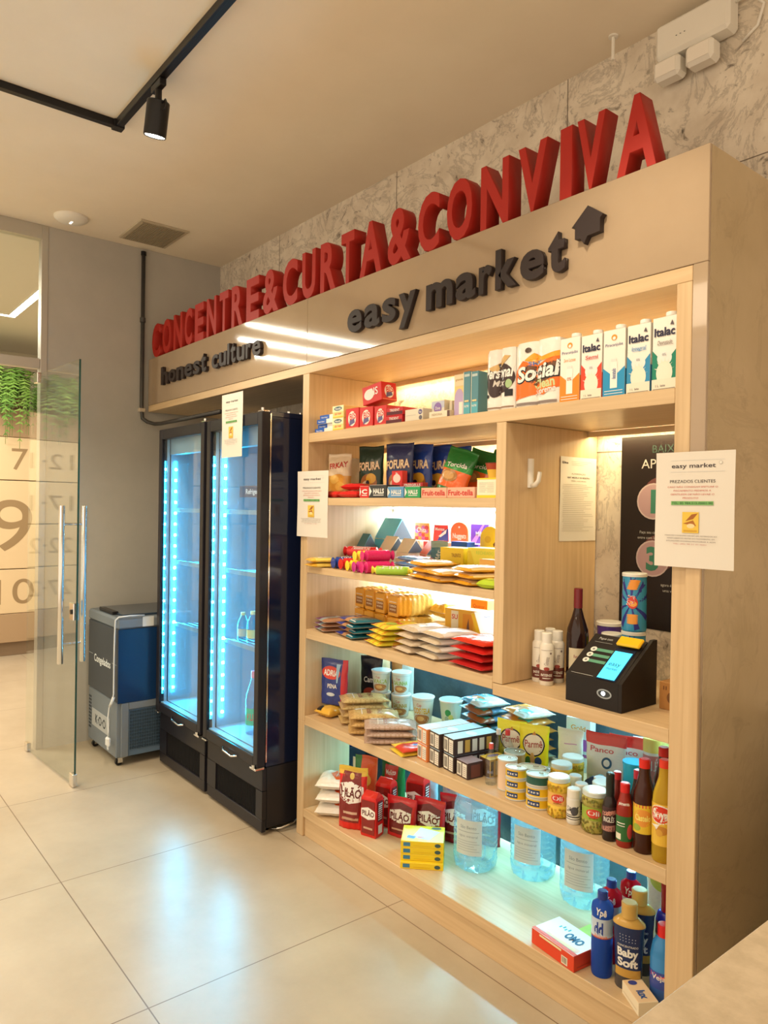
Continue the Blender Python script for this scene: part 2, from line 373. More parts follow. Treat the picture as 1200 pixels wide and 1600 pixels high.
# glass partition frame
ALU = mat((0.50, 0.48, 0.44), 0.35, 0.6, name='grey_aluminium')
f = MB(); f.box(-5.13, -5.055, -0.705, -0.665, 0, H-0.001, b=0.002); f.box(-5.12, -5.055, -3.4, -0.705, 3.285, H-0.001); f.box(-5.12, -5.062, -3.4, -0.705, 2.455, 2.52, b=0.004); f.box(-5.13, -5.055, -1.70, -1.66, 0, 2.455)
fr = struct(f.build('window_1', ALU))
gl = struct(MB().box(-5.095, -5.085, -3.4, -0.705, 2.52, 3.285).build('window_2', GLASS))
gl = struct(MB().box(-5.095, -5.085, -3.4, -1.70, 0.01, 2.455).build('window_3', GLASS))
# hall ceiling light profiles
LEDW = emit((1.0, 0.93, 0.82), 14.0, 'ceiling_led')
def ledline(label, x0, x1, y0, y1, z=3.30):
    r = thing('linear_light', label, 'ceiling light', ((x0+x1)/2, (y0+y1)/2, z), group='linear lights in the hall ceiling'); a, b = (x1-x0)/2, (y1-y0)/2
    MB().box(-a, a, -b, b, -0.008, -0.001).build('diffuser', LEDW, r); q = 0.008
    m = MB(); m.box(-a-q, -a, -b-q, b+q, -0.010, 0); m.box(a, a+q, -b-q, b+q, -0.010, 0); m.box(-a, a, -b-q, -b, -0.010, 0); m.box(-a, a, b, b+q, -0.010, 0); m.build('frame', WHITEP, r)
ledline('slim white ceiling light line running along the hall above the lockers', -7.41, -7.35, -3.1, -0.36)
ledline('short cross piece of the white ceiling light line seen above the glass door', -7.34, -6.25, -0.42, -0.36)
ledline('white ceiling light line nearest the glass door side of the hall', -6.18, -6.12, -3.1, -1.35)
ledline('middle white ceiling light line of the hall', -6.78, -6.72, -3.1, -1.45)
# ================================================================ shelving unit
U = thing('shelving_unit', 'light oak built-in shelving unit with lit shelves full of groceries', 'shelf unit', (0, 0, 0))
def part(name, x0, x1, y0, y1, z0, z1, m, parent=U, b=0.0015): return MB().box(x0, x1, y0, y1, z0, z1, b=b).build(name, m, parent)
YB = 0.535
part('side_panel', -3.04, -2.985, 0.0, YB, 0.56, 2.2405, WZ)
part('side_panel', -3.04, -2.985, 0.0, 0.275, 0.0, 0.5595, WZ)
part('side_panel', -1.097, -1.051, 0.0, YB, 0.0, 2.2405, WZ)
part('divider', -1.77, -1.725, 0.001, YB, 0.986, 1.905, WZ)
part('top_board', -5.045, -1.051, 0.0, YB, 2.241, 2.284, WX)
for x0, x1, z1, th in ((-2.984, -1.098, 0.134, 0.040), (-2.984, -1.098, 0.585, 0.045), (-2.984, -1.771, 1.005, 0.045), (-2.984, -1.771, 1.31, 0.032), (-2.984, -1.771, 1.639, 0.035), (-2.984, -1.098, 1.95, 0.044)):
    part('shelf_board', x0, x1, 0.002, YB-0.03 if z1 > 0.2 else YB, z1-th, z1, WX)
part('counter_board', -1.770, -1.098, 0.002, YB, 0.942, 0.984, WX)
part('plinth', -2.984, -1.098, 0.012, 0.03, 0.0, 0.090, WX)
part('edge_strip', -1.0505, -1.008, -0.012, -0.001, 0.0, 1.46, WZ)
LW, LC, LB = emit((1.0, 0.86, 0.55), 14, 'warm_led'), emit((0.9, 0.97, 1.0), 18, 'white_led'), emit((0.35, 0.85, 1.0), 14, 'cyan_led')
def strip(x0, x1, z, m, color, power, rail, y=0.485):
    o = MB().box(x0+0.01, x1-0.01, y, y+0.012, z-0.012, z-0.004).build('light_strip', m, U)
    if rail: part('light_rail', x0, x1, y-0.018, y-0.004, z-0.022, z-0.0005, WX)
    area('shelf_light', ((x0+x1)/2, y+0.012, z-0.016), x1-x0-0.04, power, color, rot=(math.radians(-8), 0, 0), sy=0.02)
WC, CC, BC = (1.0, 0.80, 0.42), (0.72, 0.88, 1.0), (0.26, 0.80, 1.0)
strip(-2.984, -1.098, 2.241, LW, WC, 6.5, True)
strip(-2.984, -1.771, 1.905, LW, WC, 2.6, True)
strip(-1.724, -1.098, 1.905, LW, WC, 3.2, True)
strip(-2.984, -1.771, 1.604, LC, CC, 9, False)
strip(-2.984, -1.771, 1.277, LC, CC, 7, False)
strip(-2.984, -1.771, 0.959, LB, (0.45, 0.87, 1.0), 6, False)
strip(-1.724, -1.098, 0.941, LB, (0.45, 0.87, 1.0), 3.4, False)
strip(-2.984, -1.098, 0.539, LB, BC, 21, False)
# ================================================================ stone clad fascia
Fz = thing('stone_fascia', 'polished beige stone fascia box wrapping the top and right end of the shelving', 'fascia', (0, 0, 0))
part('front_panel', -5.05, -3.0105, -0.0, 0.012, 2.286, 2.606, FASCIA, Fz)
part('front_panel', -3.009, -1.007, -0.0, 0.012, 2.286, 2.606, FASCIA, Fz)
part('end_post', -1.0505, -1.007, 0.0, 0.012, 0.0, 2.285, FASCIA, Fz)
part('top_panel', -5.05, -1.02, 0.0125, 0.535, 2.594, 2.6055, FASCIA, Fz)
part('side_cladding', -1.02, -1.007, 0.0125, 0.535, 0.0, 2.606, SIDE, Fz)
# ================================================================ signs
RED = mat((0.38, 0.018, 0.011), 0.5, 0.0, 0.3, name='red_lacquer'); CHAR = mat((0.030, 0.020, 0.020), 0.45, 0.0, 0.3, name='charcoal_acrylic')
sg = thing('slogan_sign', 'big red raised letters CONCENTRE&CURTA&CONVIVA standing along the fascia top', 'sign', (0, 0.0, 2.606))
XS = [-5.001, -4.819, -4.632, -4.455, -4.305, -4.137, -3.966, -3.813, -3.638, -3.454, -3.251, -3.07, -2.909, -2.74, -2.599, -2.403, -2.212, -2.046, -1.869, -1.693, -1.525, -1.449, -1.302, -1.128]
for i, ch in enumerate('CONCENTRE&CURTA&CONVIVA'):
    a, b = XS[i], XS[i+1]; g = 0.042 if ch not in 'I' else 0.018
    if ch == 'I': a += 0.010
    letter3d(ch, a, b-g, 0.0, 0.232, 0.003, 0.072, 0.028, 0.006, 'letter', RED, sg)
es = thing('wall_sign', 'dark raised lettering easy market with a small house mark on the fascia', 'sign', (0, 0, 0))
def word(text, xs, z0, xh, asc, parent, y0=-0.022, bold=0.028, desc=0.25):
    for (ch, a, b) in xs:
        lo, hi = 0.0, 1.0
        h0, h1 = z0, z0+xh
        if ch in 'kthld': h1 = z0+asc
        if ch in 'y': h0 = z0-desc*asc
        if ch == 't': h1 = z0+asc*0.94
        letter3d(ch, a, b, h0, h1, y0, -0.0005, bold, 0.006, 'letter', CHAR, parent)
def spread_word(t, x0, x1, sp=0.16):
    W_ = {'m': 1.45, 'w': 1.3, 't': 0.66, 'r': 0.62, 'l': 0.28, 'i': 0.28, 's': 0.85, 'c': 0.9, 'k': 0.95}
    ws = [W_.get(c, 1.0) for c in t]; tot = sum(ws)+sp*(len(t)-1); k = (x1-x0)/tot; x = x0; out = []
    for c, w_ in zip(t, ws): out.append((c, x, x+w_*k)); x += (w_+sp)*k
    return out
word('', spread_word('easy', -2.650, -2.190), 2.366, 0.100, 0.140, es, desc=0.30)
word('', spread_word('market', -2.130, -1.470), 2.366, 0.100, 0.140, es)
MB().prism([(-1.445, 2.492), (-1.385, 2.546), (-1.330, 2.505), (-1.340, 2.495), (-1.340, 2.455), (-1.385, 2.452), (-1.398, 2.430), (-1.412, 2.450), (-1.432, 2.452), (-1.432, 2.492)], 'y', -0.022, -0.0005).build('house_mark', CHAR, es)
hs = thing('wall_sign', 'dark raised lettering honest culture on the fascia above the fridges', 'sign', (0, 0, 0))
word('', spread_word('honest', -4.775, -4.085), 2.395, 0.082, 0.118, hs, bold=0.02)
word('', spread_word('culture', -4.01, -3.43), 2.395, 0.082, 0.118, hs, bold=0.02)
# ================================================================ desk in the foreground
dk = thing('reception_desk', 'beige speckled stone desk corner in the lower right foreground', 'desk', (-0.56, 0, 0))
MB().box(0.0, 1.2, -1.75, 0.50, 0.86, 0.90, b=0.006).build('desktop', DESK, dk)
MB().box(0.05, 1.15, -1.70, 0.48, 0.0, 0.8595, b=0.003).build('body', DESK, dk)
# ================================================================ ceiling fittings
tr = thing('light_track', 'black ceiling light track turning a corner above the glass door', 'light track', (-3.457, -0.77, H))
MB().box(-0.017, 3.4, -0.017, 0.017, -0.032, 0, b=0.002).box(0.0, 3.4, -0.004, 0.004, -0.0325, -0.030, (0, 0, 0)).build('rail', BLACKM, tr)
MB().box(-0.017, 0.017, -2.6, -0.018, -0.032, 0, b=0.002).build('rail', BLACKM, tr)
MB().box(-0.024, 0.024, -0.024, 0.024, -0.037, 0.0, b=0.002).build('corner_joint', BLACKM, tr)
sp = thing('spotlight', 'black cylindrical spotlight glowing under the ceiling track', 'spotlight', (-2.97, -0.77, H-0.034))
MB().box(-0.05, 0.05, -0.014, 0.014, -0.03, 0, b=0.003).lathe([(0.014, -0.085), (0.014, -0.03)], seg=14).build('adapter', BLACKM, sp)
hd = bpy.data.objects.new('lamp_head', None)
def tiltm(mb, ang, piv, az=0.0):
    M_ = Matrix.Translation(piv) @ Matrix.Rotation(az, 4, 'Z') @ Matrix.Rotation(ang, 4, 'Y')
    mb.v = [tuple(M_ @ Vector(p)) for p in mb.v]; return mb
piv = (0, 0, -0.085); A = math.radians(16)
bpy.data.objects.remove(hd)
h_ = tiltm(MB().lathe([(0.0, 0.008), (0.043, 0.008), (0.046, 0.004), (0.046, -0.128), (0.044, -0.130), (0.041, -0.128), (0.040, -0.124), (0.0, -0.123)], seg=32, cap=False), A, piv).build('lamp_head', BLACKM, sp, smooth=35)
tiltm(MB().lathe([(0.0, -0.1262), (0.0395, -0.1265)], seg=28, cap=False), A, piv).build('lens', emit((1, 0.95, 0.85), 30, 'spot_lens'), h_)
MB().tube([(0.035, 0, -0.10), (0.075, 0.0, -0.10), (0.088, 0, -0.12), (0.075, 0, -0.135), (0.05, 0, -0.132)], 0.0035, 8).build('cable', BLACKM, sp, smooth=True)
spot('spot_beam', (-3.03, -0.77, H-0.27), 90, 6, 16, 100)
spot('added_spot_beam', (-1.3, -0.80, H-0.25), 60, 26, -8)  # this and the next two: added spots for general light, no lamp heads
spot('added_spot_beam', (-2.1, -1.25, H-0.2), 70, 10, 5, 100)
spot('added_spot_beam', (-3.47, -2.2, H-0.2), 80, 5, 12, 110)
sm = thing('smoke_detector', 'round white detector disc on the ceiling near the door frame', 'smoke detector', (-4.80, -0.60, H))
MB().lathe([(0.0, -0.034), (0.045, -0.034), (0.080, -0.026), (0.098, -0.012), (0.100, -0.002), (0.1, 0)], seg=40, cap=False).build('housing', WHITEP, sm, smooth=40)
MB().box(-0.022, 0.022, -0.006, 0.006, -0.0365, -0.034).build('indicator_slot', emit((1, 0.95, 0.85), 1.5, 'indicator_glow'), sm)
vt = thing('ceiling_vent', 'square beige ceiling vent grille beside the detector', 'vent', (-4.73, -0.10, H))
MB().box(-0.20, 0.20, -0.16, 0.16, -0.010, 0, b=0.003).build('frame', mat((0.50, 0.43, 0.32), 0.6), vt)
g_ = MB()
for i in range(22): y = -0.14+i*0.0128; g_.box(-0.18, 0.18, y, y+0.006, -0.016, -0.0105, (0.36, 0.30, 0.21))
g_.build('grille', MATTE, vt)
# conduit
cd = thing('conduit_pipe', 'dark grey conduit pipe running down the left wall and under the fascia', 'pipe', (-5.04, -0.02, 0))
GREYP = mat((0.045, 0.042, 0.04), 0.4, name='dark_conduit')
MB().tube([(0, -0.03, 3.33), (0, -0.03, 2.25), (0.01, -0.025, 2.19), (0.04, 0.0, 2.165), (0.09, 0.03, 2.15), (0.16, 0.05, 2.15), (1.05, 0.05, 2.15)], 0.0135, 12).build('pipe', GREYP, cd, smooth=True)
MB().lathe([(0.019, 2.86), (0.019, 2.89)], seg=16, c=(0, -0.03)).build('coupling', GREYP, cd, smooth=40)
MB().lathe([(0.018, 3.325), (0.018, 3.350)], seg=16, c=(0, -0.03)).build('end_cap', BLACKM, cd, smooth=40)
MB().box(-0.019, 0.017, -0.052, -0.008, 2.235, 2.262, b=0.003).build('pipe_clip', mat((0.5, 0.42, 0.33), 0.4), cd)
# emergency light on the marble wall
em = thing('emergency_light', 'white twin lamp emergency light on the marble wall above the letter A', 'emergency light', (-1.33, 0.54, 3.27))
MB().box(-0.135, 0.135, -0.075, 0, -0.055, 0.07, b=0.012).build('housing', WHITEP, em)
for i, x in enumerate((-0.085, 0.035)):
    lp = MB().box(x-0.05, x+0.05, -0.085, -0.02, -0.135, -0.062, b=0.012).build('lamp_head', WHITEP, em)
    MB().box(x-0.038, x+0.038, -0.087, -0.0845, -0.123, -0.075).build('lens', mat((0.85, 0.8, 0.72), 0.15), lp)
MB().tube([(0.134, -0.03, 0.04), (0.18, -0.02, 0.05), (0.22, -0.012, 0.0), (0.20, -0.01, -0.06), (0.15, -0.008, -0.09)], 0.005, 8).build('cable', WHITEP, em, smooth=True)
for x in (-0.05, -0.035, -0.02): MB().lathe([(0.0, 0), (0.003, 0)], seg=8, cap=False).build('status_light', BLACKM, em).location = (x, -0.076, 0.0)
hk = thing('ceiling_rod', 'small white rod and plate on the ceiling beside the emergency light', 'bracket', (-1.62, 0.44, H))
MB().lathe([(0.018, -0.006), (0.018, 0)], seg=16).build('plate', WHITEP, hk)
MB().tube([(0, 0, -0.006), (0.0, 0.0, -0.09)], 0.006, 8).build('rod', WHITEP, hk)
# ================================================================ lockers and ferns in the hall
CREAM = mat((0.74, 0.58, 0.36), 0.4, name='cream_laminate'); TAN = mat((0.42, 0.29, 0.17), 0.5, name='tan_laminate'); NUM = (0.33, 0.23, 0.12)
lk = thing('locker_wall', 'cream locker wall with large brown numbers 7, 9 and 10 seen through the doorway', 'lockers', (-8.3, 0, 0))
def lpart(n, y0, y1, z0, z1, m, x0=-0.45, x1=0.0): return MB().box(x0, x1, y0, y1, z0, z1, b=0.004).build(n, m, lk)
lpart('kick_board', -3.6, 1.0, 0.0, 0.139, mat((0.22, 0.15, 0.09), 0.5), x1=-0.03); lpart('base_panel', -3.6, 1.0, 0.14, 0.436, TAN)
lpart('top_panel', -3.6, 1.0, 2.264, 2.55, TAN)
lsurf = lambda y0, y1, z0, z1: ((lambda u, v, o: (o, y0+u*(y1-y0), z0+v*(z1-z0))), y1-y0, z1-z0)
def ldoor(y0, y1, z0, z1, txt, cy=None, h=0.26, wd=None):
    d_ = lpart('locker_door', y0+0.003, y1-0.003, z0+0.003, z1-0.003, CREAM)
    if txt:
        sf = lsurf(y0, y1, z0, z1); W_ = y1-y0; o = {'b': 0.0}
        if wd: o['w'] = wd/W_
        decal(d_, sf, [('t', txt, ((cy if cy is not None else (y0+y1)/2)-y0)/W_, 0.5, h/(z1-z0), NUM, o)], 'number', MATTE, off=0.001)
FRES[0] = 9
ldoor(-0.80, 0.30, 1.818, 2.262, '7', cy=-0.105, h=0.225, wd=0.155)
ldoor(-0.80, 0.30, 0.90, 1.815, '9', cy=-0.18, h=0.53, wd=0.40)
ldoor(-0.80, 0.30, 0.438, 0.897, '10', cy=-0.135, h=0.26, wd=0.36)
for z0, z1 in ((0.438, 0.897), (0.90, 1.357), (1.36, 1.815), (1.818, 2.262)): ldoor(0.30, 1.0, z0, z1, None)
for (z0, z1), tx in zip(((1.818, 2.262), (1.36, 1.815), (0.90, 1.357), (0.438, 0.897)), ('12·1', '17·1', '22·2', '27·2')):
    ldoor(-2.58, -1.90, z0, z1, tx, cy=-2.235, h=0.17, wd=0.46); ldoor(-1.90, -0.80, z0, z1, None); ldoor(-3.6, -2.58, z0, z1, None)
FRES[0] = 3
LEAF = [(0.10, 0.24, 0.035), (0.16, 0.33, 0.05), (0.07, 0.17, 0.03), (0.24, 0.42, 0.09)]
rnd = random.Random(5)
def fern(label, y, seed):
    r = thing('potted_fern', label, 'fern', (-8.42, y, 2.5505), group='ferns on top of the lockers'); rn = random.Random(seed); mb = MB()
    MB().lathe([(0.0, 0), (0.09, 0), (0.13, 0.16), (0.125, 0.16), (0.12, 0.13), (0, 0.13)], seg=20, cap=False).build('pot', mat((0.25, 0.14, 0.08), 0.6), r, smooth=40)
    for k in range(84):
        az = rn.uniform(-PI, PI); L_ = rn.uniform(0.38, 0.62); up = rn.uniform(0.10, 0.42); dr = rn.uniform(0.25, 0.62); c = rn.choice(LEAF)
        pts = []
        for i in range(15):
            t_ = i/14; d_ = 0.27*math.sin(min(1, t_*1.3)*PI/2)*(L_/0.5); pts.append(Vector((math.cos(az)*d_, math.sin(az)*d_, 0.13+up*math.sin(t_*PI*0.8)-dr*t_*t_)))
        if math.cos(az) < -0.2:
            pts = [Vector((p.x*0.5, p.y, max(p.z, 0.06))) for p in pts]
        for i in range(1, 14):
            t = (pts[i+1]-pts[i-1]).normalized(); sd = t.cross(Vector((0, 0, 1)));
            if sd.length < 0.1: sd = Vector((-math.sin(az), math.cos(az), 0))
            sd.normalize(); ll = 0.055*math.sin(PI*(i/14)**0.8)+0.012; wv = t*0.011
            for s_ in (-1, 1):
                a = pts[i]; b = a+sd*s_*ll+t*0.012-Vector((0, 0, 0.012)); mb.add([a-wv, a+wv, b+wv*0.3, b-wv*0.3], [(0, 1, 2, 3)], c)
        mb.tube(pts[::2], 0.0025, 4, col=(0.12, 0.2, 0.04))
    mb.build('fronds', MATTE, r, recalc=False)
for i, (y, lb) in enumerate(((-0.15, 'bushy green fern on the lockers seen beside the door frame'), (-0.82, 'green fern on the lockers at the left picture edge'), (-1.58, 'green fern on the lockers between the left edge fern and the mirrored one'), (-2.32, 'green fern on the lockers mirrored in the glass door leaf'))): fern(lb, y, 11+i)
# ================================================================ open glass door leaf
gd = thing('glass_door', 'frameless glass door leaf standing open with long steel bar handles', 'door', (-5.10, -0.752, 0.0))
ang = math.atan2(-0.692+0.752, -4.26+5.10); gd.rotation_euler[2] = ang; GL = 0.842
MB().box(0.0, GL-0.002, -0.005, 0.005, 0.012, 2.40).build('glass_pane', GLASS, gd)
MB().box(GL-0.0018, GL+0.0015, -0.005, 0.005, 0.012, 2.40).build('glass_edge', EDGE, gd)
for x0, x1, z0, z1 in ((0.0, 0.055, 0.002, 0.055), (GL-0.05, GL+0.003, 0.002, 0.075), (0.10, 0.17, 2.345, 2.41)):
    MB().box(x0, x1, -0.013, 0.013, z0, z1, b=0.003).build('patch_fitting', STEEL, gd)
for s_ in (-1, 1):
    h_ = MB().lathe([(0.0, 0.690), (0.014, 0.690), (0.016, 0.693), (0.016, 1.577), (0.014, 1.58), (0, 1.58)], seg=20, c=(GL-0.075, s_*0.062), cap=False).build('bar_handle', STEEL, gd, smooth=40)
    for z in (0.80, 1.476): MB().tube([(GL-0.075, s_*0.005, z), (GL-0.075, s_*0.05, z)], 0.007, 10).build('standoff', STEEL, h_, smooth=40)
MB().box(GL-0.075, GL-0.01, -0.016, 0.016, 0.935, 1.035, b=0.004).build('lock', STEEL, gd)
MB().tube([(GL-0.03, -0.016, 0.985), (GL-0.03, -0.024, 0.985)], 0.014, 16).build('keyhole', BLACKM, gd)
# ================================================================ freezer
fz = thing('chest_freezer', 'low grey chest freezer on castors between the left wall and the fridges', 'freezer', (0, 0, 0))
FG = mat((0.045, 0.055, 0.070), 0.3, 0.0, 0.35, name='slate_grey_enamel'); FB = mat((0.008, 0.035, 0.11), 0.2, 0.0, 0.4, name='dark_blue_enamel'); FL = mat((0.17, 0.20, 0.235), 0.35, 0.0, 0.4, name='light_grey_plastic')
x0, x1, y0, y1 = -4.965, -4.415, -0.41, 0.40
MB().box(x0, x1-0.004, y0, y1, 0.395, 0.835, b=0.006).build('front_panel', FG, fz); MB().box(x1-0.004, x1, y0+0.006, y1, 0.39, 0.835).build('side_wall', FB, fz)
MB().box(x0, x1+0.003, y0-0.003, y1, 0.8355, 0.905, b=0.012).build('rim', FL, fz)
MB().box(x0+0.05, x1-0.05, y0+0.05, y1-0.03, 0.9055, 0.918, b=0.003).build('lid', mat((0.03, 0.05, 0.08), 0.08), fz)
MB().box(x0+0.14, x1-0.16, y0+0.02, y0+0.06, 0.906, 0.925, b=0.004).build('lid_handle', BLACKM, fz)
MB().box(x0, x1-0.02, y0+0.004, y1, 0.055, 0.392, b=0.006).build('base_panel', FL, fz)
MB().box(x0+0.085, x1-0.13, y0+0.001, y0+0.0035, 0.16, 0.27, b=0.001).build('name_plate', mat((0.42, 0.44, 0.46), 0.35), fz)
sf = ((lambda u, v, o: (x0+u*(x1-x0), y0-o, v)), x1-x0, 1.0)
decal(fz, sf, [('t', 'Congelados', 0.50, 0.605, 0.046, (0.75, 0.78, 0.8), {'w': 0.56}), ('r', 0.02, 0.62, 0.17, 0.623, (0.5, 0.55, 0.58), 1), ('r', 0.83, 0.62, 0.98, 0.623, (0.5, 0.55, 0.58), 1)], 'lettering', MATTE)
decal(fz, ((lambda u, v, o: (x0+u*(x1-x0), y0+0.0008-o, v)), x1-x0, 1.0), [('t', 'K·O·O', 0.46, 0.215, 0.055, (0.06, 0.07, 0.08), {'w': 0.36})], 'lettering', MATTE)
gm = MB()
for j in range(10):
    for i in range(3): gm.box(x0+0.015+i*0.018, x0+0.025+i*0.018, y0+0.0028, y0+0.0036, 0.13+j*0.022, 0.143+j*0.022, (0.02, 0.02, 0.025))
gm.build('vent_slots', MATTE, fz)
MB().box(x1-0.019, x1-0.001, y0+0.03, y0+0.075, 0.06, 0.388, b=0.003).box(x1-0.019, x1-0.001, y0+0.076, y1-0.02, 0.345, 0.388, b=0.003).build('grille_frame', FL, fz)
gm = MB()
for j in range(12):
    for i in range(14): gm.box(x1-0.016, x1-0.006, y0+0.085+i*0.015, y0+0.0955+i*0.015, 0.10+j*0.02, 0.113+j*0.02, (0.025, 0.05, 0.08))
gm.box(x1-0.0195, x1-0.012, y0+0.076, y1-0.02, 0.06, 0.344, (0.10, 0.16, 0.24)); gm.build('side_grille', MATTE, fz)
for x, y in ((x0+0.05, y0+0.05), (x1-0.06, y0+0.05), (x1-0.06, y1-0.06), (x0+0.05, y1-0.06)):
    c_ = MB().tube([(x-0.011, y-0.015, 0.021), (x+0.011, y-0.015, 0.021)], 0.021, 18).build('castor', BLACKM, fz, smooth=40)
    MB().box(x-0.018, x+0.018, y-0.02, y+0.02, 0.043, 0.0545, b=0.002).box(x-0.017, x-0.013, y-0.024, y+0.005, 0.018, 0.046).box(x+0.013, x+0.017, y-0.024, y+0.005, 0.018, 0.046).build('fork', STEEL, c_)
cb = thing('power_cord', 'white power cord with plug hanging over the freezer corner', 'cord', (x1-0.02, y0-0.012, 0))
WW = mat((0.72, 0.74, 0.76), 0.4, name='white_rubber')
MB().tube([(0.03, 0.17, 0.915), (0.03, 0.08, 0.918), (0.026, 0.015, 0.914), (0.012, 0.0, 0.895), (0.008, -0.002, 0.8), (0.006, -0.003, 0.65), (0.004, -0.002, 0.45), (-0.01, -0.006, 0.40), (-0.045, -0.01, 0.36), (-0.06, -0.012, 0.30), (-0.05, -0.012, 0.22), (-0.048, -0.014, 0.18)], 0.0045, 8).build('cable', WW, cb, smooth=True)
MB().tube([(0.003, -0.002, 0.43), (-0.012, -0.008, 0.395), (-0.03, -0.010, 0.372)], 0.009, 10).build('cable_tie', WW, cb, smooth=True)
MB().box(-0.072, -0.022, -0.026, -0.004, 0.125, 0.18, b=0.008).tube([(-0.055, -0.015, 0.126), (-0.055, -0.015, 0.105)], 0.004, 8).tube([(-0.04, -0.015, 0.126), (-0.04, -0.015, 0.105)], 0.004, 8).build('plug', WW, cb)
tp = thing('tape_patch', 'pale strip of tape on the freezer rim at the corner', 'tape', (x1+0.0035, -0.30, 0.87))
MB().box(0, 0.0008, 0.04, 0.11, -0.025, 0.035).build('tape', mat((0.6, 0.62, 0.62), 0.4), tp)
# ================================================================ upright display fridges
FRB = mat((0.006, 0.011, 0.040), 0.12, 0.0, 0.4, name='blue_black_enamel'); FRF = mat((0.016, 0.015, 0.020), 0.3, 0.0, 0.25, name='black_door_frame'); FRI = mat((0.34, 0.48, 0.56), 0.3, name='pale_fridge_liner')
LINER = mat((0.36, 0.31, 0.36), 0.2, name='grey_back_liner')
FGL = pane('fridge_glass', (0.93, 0.97, 1.0), 0.05, 0.0, 0.7)
CY = emit((0.02, 0.62, 1.0), 16.0, 'cyan_led_bar'); CYD = emit((0.30, 0.85, 1.0), 55.0, 'cyan_led_dot')
def fridge(x0, x1, label):
    r = thing('display_fridge', label, 'fridge', (x0, -0.19, 0.0), group='upright glass door fridges'); W_ = x1-x0; D_ = 0.66
    MB().box(0.004, 0.035, 0.05, D_, 0.33, 2.03).build('side_panel', FRB, r); MB().box(W_-0.035, W_-0.002, 0.05, D_, 0.33, 2.03, b=0.002).build('side_panel', FRB, r)
    MB().box(0.035, W_-0.035, D_-0.03, D_, 0.33, 2.03, (0.05, 0.05, 0.06)).build('back_panel', FRB, r)
    MB().box(0.004, W_-0.002, 0.05, D_, 2.0301, 2.055, b=0.002).build('top_panel', FRB, r)
    ln = MB(); ln.box(0.036, 0.042, 0.06, D_-0.04, 0.39, 2.02); ln.box(W_-0.042, W_-0.036, 0.06, D_-0.04, 0.39, 2.02); ln.box(0.042, W_-0.042, 0.06, D_-0.04, 0.385, 0.391); ln.box(0.042, W_-0.042, 0.055, 0.10, 1.90, 2.02)
    ln.build('liner', FRI, r); MB().box(0.042, W_-0.042, D_-0.045, D_-0.040, 0.391, 2.02).build('back_liner', LINER, r)
    b_ = MB(); b_.box(0.002, W_-0.002, 0.055, D_, 0.03, 0.328, b=0.004); b_.build('base', FRF, r)
    g_ = MB(); g_.box(0.0, W_, 0.03, 0.054, 0.015, 0.075, b=0.003); g_.box(0.0, W_, 0.03, 0.054, 0.215, 0.325, b=0.003); g_.box(0.0, 0.10, 0.03, 0.054, 0.0755, 0.2145); g_.box(W_-0.06, W_, 0.03, 0.054, 0.0755, 0.2145); g_.build('kick_panel', FRF, r)
    g_ = MB()
    for i in range(30): x = 0.105+i*(W_-0.17)/30; g_.box(x, x+0.004, 0.038, 0.050, 0.076, 0.214, (0.01, 0.01, 0.012))
    g_.box(0.10, W_-0.06, 0.050, 0.0535, 0.076, 0.214, (0.004, 0.004, 0.005)); g_.build('grille', MATTE, r)
    # door
    z0, z1 = 0.335, 2.05; fw = 0.042
    dr = MB(); dr.box(0.0, fw, 0, 0.045, z0, z1, b=0.003); dr.box(W_-fw, W_, 0, 0.045, z0, z1, b=0.003); dr.box(fw, W_-fw, 0, 0.045, z0, z0+0.05, b=0.003); dr.box(fw, W_-fw, 0, 0.045, z1-0.06, z1, b=0.003)
    d_ = dr.build('door', FRF, r)
    MB().box(fw, W_-fw, 0.010, 0.014, z0+0.05, z1-0.06).build('door_glass', FGL, d_)
    MB().box(fw, fw+0.006, 0.034, 0.05, z0+0.05, z1-0.06).box(W_-fw-0.006, W_-fw, 0.016, 0.05, z0+0.05, z1-0.06).box(fw, W_-fw, 0.016, 0.05, z0+0.05, z0+0.056).build('inner_seal', FRI, d_)
    MB().box(W_, W_+0.0022, 0.045, 0.052, z0+0.02, z1-0.005).build('edge_strip', STEEL, d_)
    MB().tube([(W_*0.42, -0.006, 0.352), (W_*0.46, -0.018, 0.340), (W_*0.62, -0.020, 0.336), (W_*0.68, -0.006, 0.345)], 0.005, 8).build('door_pull', STEEL, d_, smooth=True)
    MB().box(W_-0.055, W_+0.004, -0.012, 0.04, 0.322, 0.334, b=0.003).tube([(W_-0.02, -0.008, 0.328), (W_-0.02, -0.008, 0.350)], 0.009, 12).build('hinge', STEEL, r)
    MB().box(0.0, 0.05, -0.006, 0.02, 0.324, 0.333, b=0.002).build('hinge', STEEL, r)
    MB().box(W_-0.06, W_-0.01, 0.01, 0.05, 2.052, 2.060, b=0.002).tube([(W_-0.03, 0.02, 2.058), (W_-0.03, 0.02, 2.072)], 0.008, 10).build('top_hinge', STEEL, r)
    for k in range(3): MB().lathe([(0.009, 2.0555), (0.009, 2.064)], seg=10, c=(W_-0.02, 0.16+0.07*k)).build('screw_cap', STEEL, r)
    # LED bar, plus a second glowing column modelled for its reflection
    lb = MB()
    for (lx0, lx1, ly0, ly1) in ((0.043, 0.050, 0.080, 0.096), (0.0425, 0.047, 0.020, 0.027)): lb.box(lx0, lx1, ly0, ly1, 0.44, 1.86)
    L_ = lb.build('led_bar_and_reflection', CY, r)
